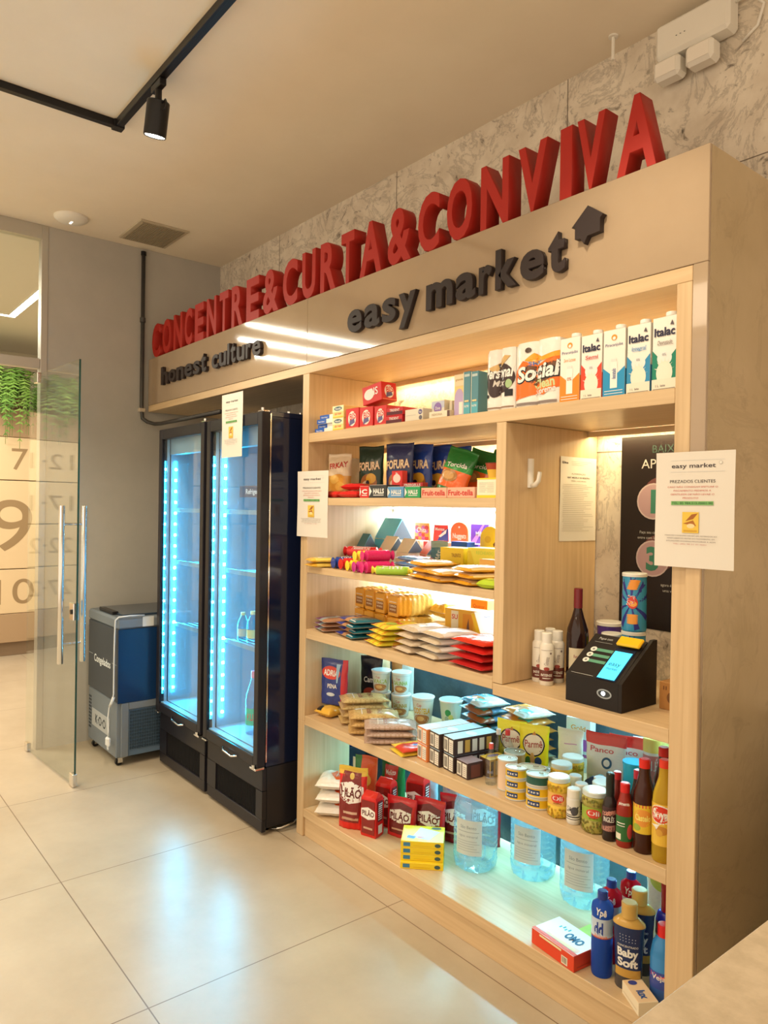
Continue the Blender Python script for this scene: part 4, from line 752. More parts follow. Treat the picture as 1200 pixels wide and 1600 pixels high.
# ---------------------------------------------------------------- third shelf: biscuits and sweets
for i in range(2): BAG('biscuit_pack', ['lower flat yellow biscuit pack jutting over the shelf edge', 'upper flat yellow biscuit pack jutting over the shelf edge'][i], 'biscuit pack', -2.893, 0.035, Z3+0.024*i, 0.105, 0.16, 0.022, stripes([(0.2, (0.8, 0.45, 0.04)), (1, (0.85, 0.62, 0.12))]), [('r', 0.2, 0.3, 0.8, 0.7, (0.8, 0.72, 0.5), 8), ('t', 'Piraquê', 0.5, 0.5, 0.1, RD, {'w': 0.5})], kind='lie', seed=30+i, rz=-0.25-0.1*i)
def ROLL(label, x, y, z, L_, r, c1, c2, rz, txt='', name='sweets_roll', cat='sweets'):
    t = thing(name, label, cat, (x, y, z+r+0.0006), rz); mb = MB(); n = 14; pr_ = []
    prof = [(0.0, -L_/2-0.016), (r*0.95, -L_/2-0.014), (r*0.45, -L_/2-0.003), (r, -L_/2+0.006), (r, -L_/4), (r, L_/4), (r, L_/2-0.006), (r*0.45, L_/2+0.003), (r*0.95, L_/2+0.014), (0.0, L_/2+0.016)]
    mb.lathe(prof, [c2, c2, c2, c1, c1, c1, c2, c2, c2], seg=16, cap=False); mb.v = [(p[0], p[2], p[1]) for p in mb.v]
    mb.build('wrapper', FOIL, t, smooth=50)
    if txt: decal(t, ((lambda u, v, o: ((r+o)*math.sin((v-0.5)*-1.6+0.6), -L_/2+u*L_, (r+o)*math.cos((v-0.5)*-1.6+0.6))), L_, r*1.6), [('t', txt, 0.5, 0.5, 0.6, W_, {'w': 0.6})], 'printed_name', GLOSS)
    return t
ROLL('dark blue sweets roll near the left end of the third shelf', -2.790, 0.095, Z3, 0.11, 0.027, (0.02, 0.05, 0.30), (0.02, 0.06, 0.34), -0.15, 'OREO')
ROLL('small red sweets roll left of the dark blue one', -2.842, 0.105, Z3, 0.08, 0.020, (0.62, 0.03, 0.02), RD, -0.1)
ROLL('red biscuit roll lying right of the dark blue one', -2.722, 0.095, Z3, 0.12, 0.026, (0.64, 0.02, 0.02), RD, -0.15)
ROLL('long red biscuit roll lying on top crosswise', -2.735, 0.15, Z3+0.055, 0.16, 0.024, (0.66, 0.03, 0.03), RD, -1.15, 'Passatempo')
ROLL('yellow twisted sweets roll at the shelf edge', -2.648, 0.075, Z3, 0.11, 0.024, (0.85, 0.62, 0.02), (0.88, 0.68, 0.05), -0.2)
ROLL('magenta sweets roll at the shelf edge', -2.578, 0.065, Z3, 0.12, 0.024, (0.60, 0.03, 0.22), (0.55, 0.03, 0.25), -0.2)
ROLL('yellow twisted sweets roll lying on top of two others', -2.600, 0.085, Z3+0.047, 0.12, 0.023, (0.85, 0.62, 0.02), (0.90, 0.70, 0.06), -0.2)
ROLL('crimson sweets roll right of the magenta one', -2.512, 0.060, Z3, 0.12, 0.026, (0.62, 0.02, 0.12), (0.70, 0.03, 0.20), -0.25)
ROLL('crimson sweets roll lying on the right of the top row', -2.530, 0.075, Z3+0.051, 0.12, 0.024, (0.64, 0.02, 0.12), (0.66, 0.03, 0.18), -0.25)
ROLL('green sweets roll with yellow twisted end at the shelf edge', -2.405, 0.060, Z3, 0.15, 0.019, (0.35, 0.62, 0.06), (0.85, 0.75, 0.08), -0.9, 'Fini')
for i in range(3): BAG('wafer_pack', ['lowest white and blue wafer pack of the stack', 'middle white and blue wafer pack of the stack', 'topmost white wafer pack of the stack'][i], 'wafer pack', -2.470+0.02*i, 0.215, Z3+0.026*i, 0.20, 0.10, 0.024, stripes([(0.25, (0.15, 0.35, 0.7)), (0.6, (0.7, 0.75, 0.8)), (1, (0.78, 0.76, 0.74))]), [('t', 'Bauducco', 0.5, 0.5, 0.2, RD, {'w': 0.5}), ('p', [(0.7, 0.1), (0.95, 0.1), (0.95, 0.9), (0.8, 0.9)], (0.7, 0.1, 0.3))], kind='lie', seed=34+i, rz=-0.15, group='wafer packs stacked on the third shelf')
def bisc(i): return [('t', 'Maizena', 0.5, 0.5, 0.16, (0.45, 0.2, 0.05), {'w': 0.5}), ('r', 0.06, 0.08, 0.94, 0.92, (0.82, 0.66, 0.40), 8), ('e', 0.3, 0.5, 0.14, 0.25, (0.65, 0.38, 0.12)), ('e', 0.7, 0.5, 0.14, 0.25, (0.65, 0.38, 0.12)), ('t', 'Vitarella', 0.5, 0.5, 0.14, (0.5, 0.1, 0.03), {'w': 0.5})]
k = 0
for (x, y, n, rz, pl) in ((-2.215, 0.115, 3, -0.25, 'left'), (-2.075, 0.075, 2, -0.35, 'middle'), (-1.925, 0.085, 3, -0.30, 'right')):
    for i in range(n):
        BAG('cracker_pack', f'flat orange edged cracker pack, {["lowest","next up","third up"][i]} in the {pl} stack of the third shelf', 'cracker pack', x+0.01*(i % 2), y, Z3+0.0255*i, 0.135, 0.175, 0.024, stripes([(0.14, (0.85, 0.42, 0.03)), (0.88, (0.84, 0.62, 0.28)), (1, (0.85, 0.42, 0.03))]), bisc(i), kind='lie', seed=40+k, rz=rz, group='cracker packs on the third shelf', back=(0.82, 0.40, 0.03)); k += 1
BAG('sweets_bag', 'small lime green sweets bag at the right front corner of the third shelf', 'sweets bag', -1.825, 0.045, Z3, 0.085, 0.075, 0.035, (0.45, 0.62, 0.04), [('e', 0.5, 0.5, 0.25, 0.3, (0.7, 0.75, 0.1))], kind='lie', seed=49, rz=0.1)
# display cartons at the back: header card with printed front
def DISP(label, x, y, w, d, h, hh, c, ci, sh, rz=0.0, shape='arch', group=None):
    r = thing('display_carton', label, 'display box', (x, y, Z3+0.0004), rz)
    MB().box(-w/2, w/2, -d/2, d/2, 0, h, {'*': ci, 't': (0.65, 0.5, 0.35)}, b=0.001).build('tray', CARD, r)
    if shape == 'arch': P_ = [(-w/2, h), (-w/2, h+hh*0.55)]+[(-w/2*math.cos(a), h+hh*0.55+hh*0.45*math.sin(a)) for a in [PI*k/12 for k in range(1, 12)]]+[(w/2, h+hh*0.55), (w/2, h)]
    elif shape == 'trap': P_ = [(-w/2, h), (-w*0.44, h+hh), (w*0.44, h+hh), (w/2, h)]
    else: P_ = [(-w/2, h), (-w/2, h+hh), (w/2, h+hh), (w/2, h)]
    MB().prism(P_, 'y', d/2-0.006, d/2-0.001, c).build('header_card', CARD, r)
    decal(r, ((lambda u, v, o: (-w/2+u*w, d/2-0.006-o, h+v*hh)), w, hh), sh, 'printed_header', CARD); return r
def TENT(label, x, y, w, d, h, c, c2, rz, z=Z3):
    r = thing('display_carton', label, 'display box', (x, y, z+0.0004), rz)
    MB().box(-w/2, w/2, -d/2, d/2, 0, h*0.55, {'*': (0.72, 0.66, 0.5), 'f': c}, b=0.001).build('tray', CARD, r)
    MB().prism([(-d/2, h*0.56), (0, h), (0.004, h-0.006), (d/2, h*0.56)], 'x', -w/2, w/2, [c2, c2, c, c, c, c2]).build('roof_flap', CARD, r)
    MB().prism([(-d/2, h*0.56), (0, h-0.008), (d/2, h*0.56)], 'x', w/2, w/2+0.001, (0.10, 0.13, 0.16)).build('side_flap', CARD, r)
    return r
TENT('light blue display carton with an open tent shaped lid at the back', -2.850, 0.43, 0.17, 0.12, 0.235, (0.14, 0.62, 0.85), (0.25, 0.75, 0.95), -0.15)
TENT('small dark teal display carton left of the light blue one', -2.915, 0.31, 0.07, 0.08, 0.155, (0.03, 0.16, 0.20), (0.15, 0.45, 0.55), -0.1)
for i in range(2): TENT(['plain cream tent lid carton behind the red rolls', 'second cream tent lid carton behind the wafers'][i], -2.730+0.13*i, 0.325, 0.10, 0.09, 0.150-0.006*i, (0.72, 0.64, 0.46), (0.76, 0.70, 0.55), -0.1)
DISP('display carton with a red and orange patterned header', -2.700, 0.46, 0.118, 0.07, 0.13, 0.085, (0.80, 0.38, 0.08), (0.70, 0.58, 0.38), [('e', 0.2+0.2*(k % 4), 0.12+0.2*(k//4), 0.12, 0.13, [(0.62, 0.04, 0.03), (0.85, 0.3, 0.03), (0.6, 0.1, 0.3)][k % 3]) for k in range(16)]+[('t', 'Chita', 0.5, 0.6, 0.26, W_, {'w': 0.6})], shape='trap')
DISP('display carton with a red and blue header and white swoosh', -2.565, 0.46, 0.105, 0.07, 0.13, 0.078, (0.62, 0.04, 0.03), (0.60, 0.05, 0.04), [('p', [(0.3, 0.05), (1, 0.05), (1, 0.8), (0.6, 0.6)], (0.03, 0.04, 0.25)), ('p', [(0.35, 0.3), (0.9, 0.75), (0.85, 0.5), (0.5, 0.25)], W_), ('t', 'Mentos', 0.45, 0.75, 0.18, W_, {'w': 0.6})], shape='trap')
DISP('display carton with a rounded orange red header reading Nuggets', -2.440, 0.46, 0.112, 0.07, 0.13, 0.095, (0.80, 0.14, 0.04), (0.70, 0.62, 0.5), [('t', 'Nuggets', 0.52, 0.33, 0.24, W_, {'w': 0.8, 'b': 0.03}), ('e', 0.5, 0.75, 0.05, 0.05, W_)])
DISP('display carton with a violet header with light streaks', -2.325, 0.475, 0.108, 0.07, 0.13, 0.088, (0.14, 0.05, 0.42), (0.14, 0.05, 0.40), [('p', [(0.0, 0.0), (0.3, 0.0), (0.8, 1.0), (0.7, 1.0)], (0.55, 0.2, 0.6)), ('t', 'Milka', 0.55, 0.5, 0.24, W_, {'w': 0.5})], shape='sq')
DISP('display carton with a tall rounded mustard header with a smiling face', -2.190, 0.395, 0.115, 0.08, 0.085, 0.128, (0.80, 0.55, 0.02), (0.82, 0.62, 0.03), [('e', 0.4, 0.55, 0.16, 0.12, (0.65, 0.40, 0.01)), ('p', [(0.7, 0.3), (0.85, 0.42), (0.8, 0.5), (0.66, 0.4)], (0.25, 0.1, 0.02))])
BOX('flat_carton', 'deep blue flat carton leaning behind the yellow carton', 'box', -2.300, 0.375, Z3+0.0005, 0.10, 0.05, 0.142, (0.02, 0.08, 0.42), {'f': [('r', 0.0, 0.7, 1, 0.72, (0.02, 0.03, 0.2), 1)]})
TENT('white topped display carton with red sides in the middle of the shelf', -2.465, 0.345, 0.115, 0.09, 0.140, (0.62, 0.12, 0.04), (0.80, 0.62, 0.55), -0.45)
BAG('chocolate_pack', 'standing teal and dark chocolate pouch beside the yellow carton', 'pouch', -2.345, 0.275, Z3, 0.085, 0.145, 0.04, stripes([(0.3, (0.02, 0.10, 0.22)), (0.8, (0.03, 0.13, 0.15)), (1, (0.25, 0.35, 0.3))]), [('t', 'MARS', 0.5, 0.5, 0.14, (0.6, 0.65, 0.6), {'w': 0.7, 'rot': 1.1})], seed=61, rz=0.3)
def smile(t): return [('p', [(0.1, 0.5), (0.2, 0.32), (0.5, 0.24), (0.8, 0.32), (0.9, 0.5), (0.7, 0.38), (0.5, 0.34), (0.3, 0.38)], (0.45, 0.3, 0.02)), ('t', t, 0.7, 0.75, 0.12, (0.3, 0.15, 0.02), {'w': 0.4})]
BOX('sweets_carton', 'yellow sweets carton with a smile print in the right half of the shelf', 'sweets box', -2.238, 0.285, Z3, 0.125, 0.09, 0.122, (0.82, 0.60, 0.03), {'f': smile('TALENTO')}, rz=0.12)
BOX('sweets_carton', 'bright yellow green sweets carton next to the divider board', 'sweets box', -2.075, 0.30, Z3, 0.150, 0.09, 0.128, (0.85, 0.78, 0.08), {'f': [('p', [(0, 0), (0.4, 0), (0.1, 0.9), (0, 0.9)], (0.78, 0.62, 0.04)), ('t', 'RECHEADO', 0.6, 0.85, 0.1, (0.6, 0.75, 0.1), {'w': 0.6})]}, rz=0.1)
BOX('sweets_carton', 'orange sweets carton reading TRENTO in front of the bright yellow one', 'sweets box', -1.945, 0.205, Z3, 0.125, 0.06, 0.092, (0.80, 0.45, 0.10), {'f': [('t', 'TRENTO', 0.5, 0.5, 0.22, (0.15, 0.06, 0.02), {'w': 0.7})]}, rz=0.05)
# ---------------------------------------------------------------- fourth shelf: biscuits, bread, pasta
for i in range(3): BAG('biscuit_pack', f'purple and grey flat biscuit pack, {["lowest","middle","topmost"][i]} of the leftmost stack', 'biscuit pack', -2.875+0.006*i, 0.115, Z4+0.0215*i, 0.150, 0.20, 0.021, lambda u, v: (0.16, 0.03, 0.18) if u < 0.35 else ((0.32, 0.42, 0.46) if u < 0.6 else (0.45, 0.22, 0.12)), [('t', 'negresco', 0.5, 0.5, 0.1, W_, {'w': 0.6})], kind='lie', seed=70+i, rz=-0.3, group='dark biscuit packs on the fourth shelf')
for i in range(4): BAG('biscuit_pack', f'navy and teal flat biscuit pack, {["lowest","second","third","topmost"][i]} of the stack at the shelf front', 'biscuit pack', -2.680+0.008*(i % 2), 0.088+0.01*(i % 2), Z4+0.0225*i, 0.200, 0.150, 0.022, lambda u, v: (0.03, 0.05, 0.30) if u < 0.4 else ((0.50, 0.26, 0.12) if u < 0.62 else (0.02, 0.18, 0.24)), [('t', 'Bono', 0.28, 0.5, 0.16, W_, {'w': 0.26}), ('r', 0.65, 0.06, 0.95, 0.1, (0.5, 0.6, 0.65), 6)], kind='lie', seed=75+i, rz=-0.25, group='dark biscuit packs on the fourth shelf')
def LOAF(label, x, y, z, rz, seed):
    L_, w, h = 0.25, 0.085, 0.098; r = thing('bread_loaf', label, 'bread', (x, y, z+0.0006), rz, 'bagged toast loaves'); rn = random.Random(seed); ph = rn.uniform(0, 6)
    def S_(u, v, o=0.0):
        a = 2*PI*u; e = 0.42; cx = abs(math.cos(a))**e*(1 if math.cos(a) > 0 else -1); cz = abs(math.sin(a))**e*(1 if math.sin(a) > 0 else -1)
        t_ = 1.0 if v < 0.72 else 1-0.55*((v-0.72)/0.28)**1.4; k_ = (1+0.035*math.sin(v*60))*t_*(1 if v > 0.02 else 0.93)
        wr = 1+0.03*math.sin(a*5+v*14+ph); return ((w/2*cx*k_*wr+o*cx), v*L_-0.06, max(0.0005, h/2+(h/2*k_*wr*cz+o*cz)-(h/2)*(1-t_)*0.8))
    MB().grid(lambda u, v: S_(u, v), 40, 40, lambda u, v: (0.85, 0.42, 0.04) if v < 0.30 else ((0.85, 0.62, 0.15) if v < 0.8 else (0.84, 0.74, 0.42))).build('bag_body', FOIL, r, smooth=True, weld=True, recalc=False)
    MB().box(-w/2+0.004, w/2-0.004, -0.0615, -0.058, 0.004, h-0.004, (0.80, 0.40, 0.06), b=0.001).build('end_panel', CARD, r)
    decal(r, ((lambda u, v, o: (-w/2+0.008+u*(w-0.016), -0.0617-o, 0.01+v*(h-0.02))), w-0.016, h-0.02), [('r', 0.05, 0.12, 0.95, 0.62, (0.30, 0.12, 0.03), 1), ('t', 'TORRADA', 0.5, 0.5, 0.12, (0.9, 0.8, 0.6), {'w': 0.8}), ('t', 'WICKBOLD', 0.5, 0.3, 0.09, (0.9, 0.8, 0.6), {'w': 0.7}), ('r', 0.1, 0.72, 0.9, 0.76, W_, 1)], 'printed_end', CARD); return r
ln_ = ['leftmost', 'second from the left', 'third from the left', 'rightmost']
for i, x in enumerate((-2.86, -2.755, -2.65, -2.53)): LOAF(f'orange bagged toast loaf, {ln_[i]} of the upper layer', x, 0.295-0.02*i, Z4+0.100, -0.10, 80+i)
for i, x in enumerate((-2.86, -2.755, -2.65, -2.53)): LOAF(f'orange bagged toast loaf, {ln_[i]} of the lower layer', x, 0.292-0.02*i, Z4, -0.10, 85+i)
for i in range(2): BAG('bread_pack', ['yellow sliced bread bag lying in the middle of the shelf', 'yellow sliced bread bag lying on top against the back'][i], 'bread', [-2.383, -2.40][i], [0.335, 0.42][i], Z4+[0, 0.095][i], 0.13, 0.20, [0.09, 0.075][i], stripes([(0.2, (0.85, 0.50, 0.05)), (0.7, (0.86, 0.66, 0.25)), (1, (0.84, 0.76, 0.52))]), [('r', 0.3, 0.12, 0.72, 0.3, (0.8, 0.7, 0.6), 6), ('t', 'Pullman', 0.5, 0.2, 0.08, RD, {'w': 0.36})], kind='lie', seed=90+i, rz=-0.2)
BOX('cereal_carton', 'orange carton with a pale window panel behind the white and brown bags', 'box', -2.205, 0.315, Z4, 0.19, 0.07, 0.165, (0.85, 0.48, 0.05), {'f': [('r', 0.18, 0.05, 0.38, 0.95, (0.84, 0.80, 0.62), 1), ('r', 0.50, 0.06, 0.78, 0.9, (0.80, 0.34, 0.03), 1), ('p', [(0.58, 0.2), (0.72, 0.2), (0.68, 0.6), (0.66, 0.8), (0.62, 0.6)], (0.2, 0.10, 0.08)), ('t', 'SU', 0.28, 0.8, 0.12, RD)], 'r': [('r', 0, 0, 1, 1, (0.85, 0.58, 0.06), 1)]}, rz=0.15)
BOX('leaning_carton', 'white carton with a yellow edge leaning against the orange carton', 'box', -2.03, 0.30, Z4+0.012, 0.022, 0.13, 0.170, {'*': (0.80, 0.80, 0.76), 'l': YL, 'f': YL, 'r': (0.80, 0.80, 0.76)}, {'r': [('t', 'Nestlé', 0.5, 0.85, 0.05, (0.1, 0.25, 0.5)), ('r', 0.2, 0.4, 0.8, 0.42, (0.5, 0.5, 0.5), 1)]}, ry=-0.42)
BOX('small_carton', 'small orange carton standing near the back marble', 'box', -2.235, 0.44, Z4, 0.10, 0.05, 0.195, (0.84, 0.52, 0.14), {'f': [('r', 0, 0.72, 1, 0.98, (0.80, 0.28, 0.03), 1), ('t', 'Quaker', 0.5, 0.85, 0.08, (0.5, 0.1, 0.02), {'w': 0.7})]})
for i in range(4): BAG('snack_pack', f'yellow and red flat snack bag, {["lowest","second","third","topmost"][i]} of the stack beside the navy packs', 'snack bag', -2.450+0.008*i, 0.100+0.006*i, Z4+0.0235*i, 0.160, 0.20, 0.023, lambda u, v: (0.62, 0.03, 0.03) if u < 0.13 else ((0.80, 0.70, 0.06) if (u*3+v*2) % 1.0 < 0.65 else (0.82, 0.42, 0.05)), [('t', 'Maggi', 0.5, 0.5, 0.12, RD, {'w': 0.5}), ('e', 0.6, 0.3, 0.2, 0.12, (0.40, 0.6, 0.1))], kind='lie', seed=95+i, rz=-0.3, group='yellow snack bags on the fourth shelf')
k = 0
for (x, n, pl) in ((-2.262, 4, 'left'), (-2.112, 4, 'right')):
    for i in range(n):
        BAG('popcorn_pack', f'beige and white flat bag, {["lowest","second","third","topmost"][i]} of the {pl} beige stack', 'bag', x+0.01*(i % 2), 0.100+0.006*i, Z4+0.0275*i, 0.145, 0.20, 0.027, (lambda u, v: (0.30, 0.12, 0.10) if u < 0.14 else (0.66, 0.55, 0.42)) if (pl == 'left' and i < 3) else (lambda u, v: (0.66, 0.56, 0.42) if v < 0.15 else (0.76, 0.73, 0.70)), [('p', [(0.25, 0.3), (0.8, 0.25), (0.85, 0.6), (0.3, 0.7)], (0.70, 0.70, 0.72)), ('t', 'Yoki', 0.5, 0.5, 0.12, (0.2, 0.15, 0.3), {'w': 0.4})], kind='lie', seed=100+k, rz=-0.22, group='beige bags on the fourth shelf'); k += 1
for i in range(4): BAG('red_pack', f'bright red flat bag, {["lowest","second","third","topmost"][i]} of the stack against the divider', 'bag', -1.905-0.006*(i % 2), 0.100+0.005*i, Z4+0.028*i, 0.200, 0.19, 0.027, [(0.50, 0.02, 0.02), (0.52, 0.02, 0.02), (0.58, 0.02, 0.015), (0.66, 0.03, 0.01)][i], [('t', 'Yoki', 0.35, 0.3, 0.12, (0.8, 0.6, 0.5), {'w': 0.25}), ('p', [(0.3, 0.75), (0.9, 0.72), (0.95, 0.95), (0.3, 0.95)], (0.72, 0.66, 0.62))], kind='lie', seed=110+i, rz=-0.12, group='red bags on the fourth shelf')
# ---------------------------------------------------------------- fifth shelf: groceries
BAG('coffee_bag', 'navy bag with a red oval reading ADRIA PENA leaning on the left side', 'pasta bag', -2.912, 0.125, Z5+0.052, 0.150, 0.22, 0.05, lambda u, v: (0.55, 0.03, 0.04) if u > 0.82 else (0.02, 0.04, 0.22), [('e', 0.42, 0.70, 0.36, 0.14, (0.62, 0.05, 0.03)), ('t', 'ADRIA', 0.42, 0.70, 0.12, W_, {'w': 0.56, 'b': 0.03}), ('t', 'PENA', 0.5, 0.42, 0.09, W_, {'w': 0.36}), ('e', 0.45, 0.24, 0.16, 0.04, (0.5, 0.55, 0.6)), ('p', [(0.6, 0.9), (0.75, 0.9), (0.7, 0.5), (0.66, 0.5)], (0.3, 0.5, 0.7))], seed=120, rz=0.45)
BAG('pasta_bag', 'amber pasta bag lying under the navy bag at the left side', 'pasta bag', -2.915, 0.12, Z5, 0.110, 0.15, 0.052, (0.72, 0.42, 0.06), [('r', 0.1, 0.05, 0.4, 0.2, K_, 5)], kind='lie', seed=121, rz=0.1)
k = 0
def bean(u, v): return (0.62, 0.42, 0.22) if math.sin(u*70)*math.sin(v*70+u*12) > 0.2 else (0.52, 0.34, 0.18)
for (x, y, n, rz, t, c, nm) in ((-2.745, 0.175, 4, -0.50, 0.032, (0.60, 0.42, 0.18), 'left'), (-2.590, 0.115, 3, -0.6, 0.032, (0.60, 0.38, 0.14), 'middle'), (-2.440, 0.090, 3, -0.65, 0.030, (0.50, 0.36, 0.30), 'right')):
    for i in range(n):
        BAG('grain_bag', f'clear bag of grains, {["lowest","second","third","topmost"][i]} of the {nm} grain stack', 'grain bag', x+0.006*(i % 2), y, Z5+i*t, 0.135, 0.225, t-0.001, lambda u, v, c=c: c if math.sin(u*60+v*9)*math.sin(v*80) < 0.1 else (c[0]*0.82, c[1]*0.78, c[2]*0.72), [('t', 'FEIJÃO', 0.5, 0.62, 0.08, (0.3, 0.1, 0.05), {'w': 0.6, 'sh': 0.2}), ('t', 'Kicaldo', 0.5, 0.42, 0.11, (0.35, 0.12, 0.06), {'w': 0.66, 'b': 0.03}), ('r', 0.15, 0.25, 0.85, 0.27, (0.7, 0.6, 0.5), 6), ('p', [(0.05, 0.1), (0.3, 0.15), (0.25, 0.35), (0.05, 0.4)], (0.72, 0.68, 0.62))], kind='lie', seed=125+k, rz=rz, group='clear grain bags on the fifth shelf'); k += 1
BAG('noodle_pack', 'black bag standing behind the noodle cups', 'noodle pack', -2.915, 0.355, Z5, 0.12, 0.26, 0.04, K_, [('t', 'Camil', 0.5, 0.55, 0.1, (0.8, 0.8, 0.75), {'w': 0.6}), ('e', 0.5, 0.3, 0.3, 0.1, (0.5, 0.08, 0.05))], seed=140, rz=0.5)
BAG('noodle_pack', 'orange and pale bag of instant noodles standing above the first cups', 'noodle pack', -2.80, 0.465, Z5, 0.13, 0.31, 0.05, lambda u, v: (0.60, 0.22, 0.06) if u < 0.55 else (0.60, 0.68, 0.66), [('e', 0.32, 0.7, 0.22, 0.14, (0.70, 0.32, 0.10)), ('e', 0.72, 0.5, 0.18, 0.14, (0.82, 0.52, 0.05)), ('r', 0.05, 0.40, 0.5, 0.46, (0.4, 0.1, 0.04), 6)], seed=141, rz=0.4)
def CUP(x, y, z, lb, c, name, r=0.047, h=0.105, g='noodle cups'):
    prof = [(r*0.72, 0), (r*0.74, 0.004), (r*0.98, h-0.006), (r*1.05, h-0.005), (r*1.05, h)]
    return RND('noodle_cup', lb, 'noodle cup', x, y, z, prof, [W_, (0.72, 0.78, 0.74), W_, W_], labels=[(0.006, h-0.012, PI*0.95, (0.66, 0.74, 0.70), [('t', 'Cup', 0.42, 0.82, 0.12, (0.5, 0.1, 0.1), {'w': 0.16}), ('t', name, 0.5, 0.58, 0.22, c, {'w': 0.62, 'b': 0.03}), ('e', 0.5, 0.24, 0.3, 0.2, (0.46, 0.22, 0.08)), ('e', 0.46, 0.26, 0.14, 0.1, (0.75, 0.5, 0.2)), ('r', 0.0, 0.97, 1, 1, (0.5, 0.6, 0.62), 12)])], cap=(r*1.0, h-0.001, h+0.0015, (0.70, 0.76, 0.78), (0.55, 0.66, 0.70), 'foil_lid'), group=g)
CUP(-2.805, 0.330, Z5, 'noodle cup below the first one, against the black bag', (0.35, 0.4, 0.1), 'VACA'); CUP(-2.805, 0.330, Z5+0.1085, 'green lettered noodle cup on top of another in the left pile', (0.35, 0.5, 0.1), 'VACA')
CUP(-2.715, 0.385, Z5, 'noodle cup at the bottom of the right pile', (0.45, 0.35, 0.05), 'GALINHA'); CUP(-2.715, 0.385, Z5+0.1085, 'noodle cup on top of the right pile reading Galinha', (0.3, 0.5, 0.1), 'GALINHA')
CUP(-2.545, 0.375, Z5, 'single noodle cup with a blue and yellow label', (0.7, 0.45, 0.02), 'COSTELA', 0.052, 0.132)
RND('noodle_cup', 'pale green cup with green leaf shapes, rightmost of the cups', 'noodle cup', -2.420, 0.435, Z5, [(0.036, 0), (0.037, 0.004), (0.053, 0.128), (0.056, 0.129), (0.056, 0.134)], [W_, (0.55, 0.74, 0.62), W_, W_], labels=[(0.006, 0.12, PI*0.95, (0.55, 0.74, 0.62), [('e', 0.45, 0.66, 0.1, 0.14, (0.05, 0.35, 0.12)), ('e', 0.6, 0.26, 0.12, 0.2, (0.1, 0.5, 0.1)), ('e', 0.4, 0.4, 0.08, 0.12, (0.3, 0.5, 0.4)), ('e', 0.55, 0.5, 0.08, 0.1, (0.6, 0.7, 0.2))])], cap=(0.054, 0.1335, 0.136, (0.55, 0.72, 0.72), (0.35, 0.55, 0.55), 'foil_lid'), group='noodle cups')
k = 0
for (x, y, n, nm, c1, c2) in ((-2.175, 0.40, 6, 'blue', (0.10, 0.32, 0.55), (0.32, 0.12, 0.04)), (-1.958, 0.428, 6, 'orange', (0.62, 0.26, 0.05), (0.58, 0.24, 0.04))):
    for i in range(n):
        BAG('snack_bag', f'{nm} snack bag, {["lowest","second","third","fourth","fifth","topmost"][i]} of the {nm} stack at the back', 'snack bag', x+0.008*(i % 2), y-0.006*(i % 3), Z5+0.0345*i, 0.165, 0.155, 0.034, (lambda u, v, c1=c1, c2=c2: c1 if v > 0.45 or u < 0.25 else c2) if i % 5 else (lambda u, v, c1=c1: (0.55, 0.66, 0.68) if u > 0.5 else c1), [('e', 0.5, 0.3, 0.25, 0.14, (0.45, 0.2, 0.08)), ('t', 'Cheetos' if nm == 'blue' else 'Doritos', 0.5, 0.65, 0.12, (0.8, 0.7, 0.4), {'w': 0.6}), ('p', [(0.6, 0.1), (0.95, 0.2), (0.9, 0.4), (0.6, 0.3)], (0.1, 0.5, 0.45))], kind='lie', seed=150+k, rz=-0.25, group='snack bag stacks at the back of the fifth shelf'); k += 1
for i, (x, y, z, c, lb) in enumerate(((-2.290, 0.215, 0, (0.72, 0.52, 0.06), 'lower yellow seasoning packet left of the carton stack'), (-2.285, 0.22, 0.017, (0.60, 0.62, 0.58), 'grey dotted seasoning packet lying on the yellow one'), (-2.280, 0.065, 0, (0.74, 0.55, 0.05), 'yellow and red seasoning packet at the shelf edge'), (-2.275, 0.07, 0.017, (0.62, 0.06, 0.03), 'red and yellow seasoning packet lying on top at the edge'), (-2.315, 0.36, 0, (0.70, 0.74, 0.76), 'pale striped packet behind the carton stack'))):
    BAG('seasoning_packet', lb, 'packet', x, y, Z5+z, 0.115, 0.135, 0.0165, (lambda u, v, c=c: c if u > 0.3 else (0.75, 0.55, 0.08)), [('t', 'Sazón', 0.5, 0.3, 0.12, (0.5, 0.05, 0.03), {'w': 0.5}), ('e', 0.4, 0.62, 0.1, 0.1, (0.7, 0.1, 0.1)), ('e', 0.6, 0.6, 0.1, 0.1, (0.1, 0.15, 0.5)), ('e', 0.75, 0.75, 0.06, 0.06, (0.7, 0.1, 0.1)), ('e', 0.55, 0.8, 0.06, 0.06, (0.1, 0.2, 0.5))], kind='lie', seed=165+i, rz=-0.25)
def bars(n=6, c=(0.72, 0.70, 0.62)): return [('r', 0.06, 0.1, 0.45, 0.9, c, 1)]+[('r', 0.10+0.05*q, 0.2, 0.125+0.05*q, 0.8, (0.1, 0.08, 0.08), 1) for q in range(6)]+[('r', 0.55, 0.1, 0.94, 0.9, c, 1)]+[('r', 0.6, 0.2+0.12*q, 0.9, 0.24+0.12*q, (0.4, 0.3, 0.3), 1) for q in range(5)]
k = 0
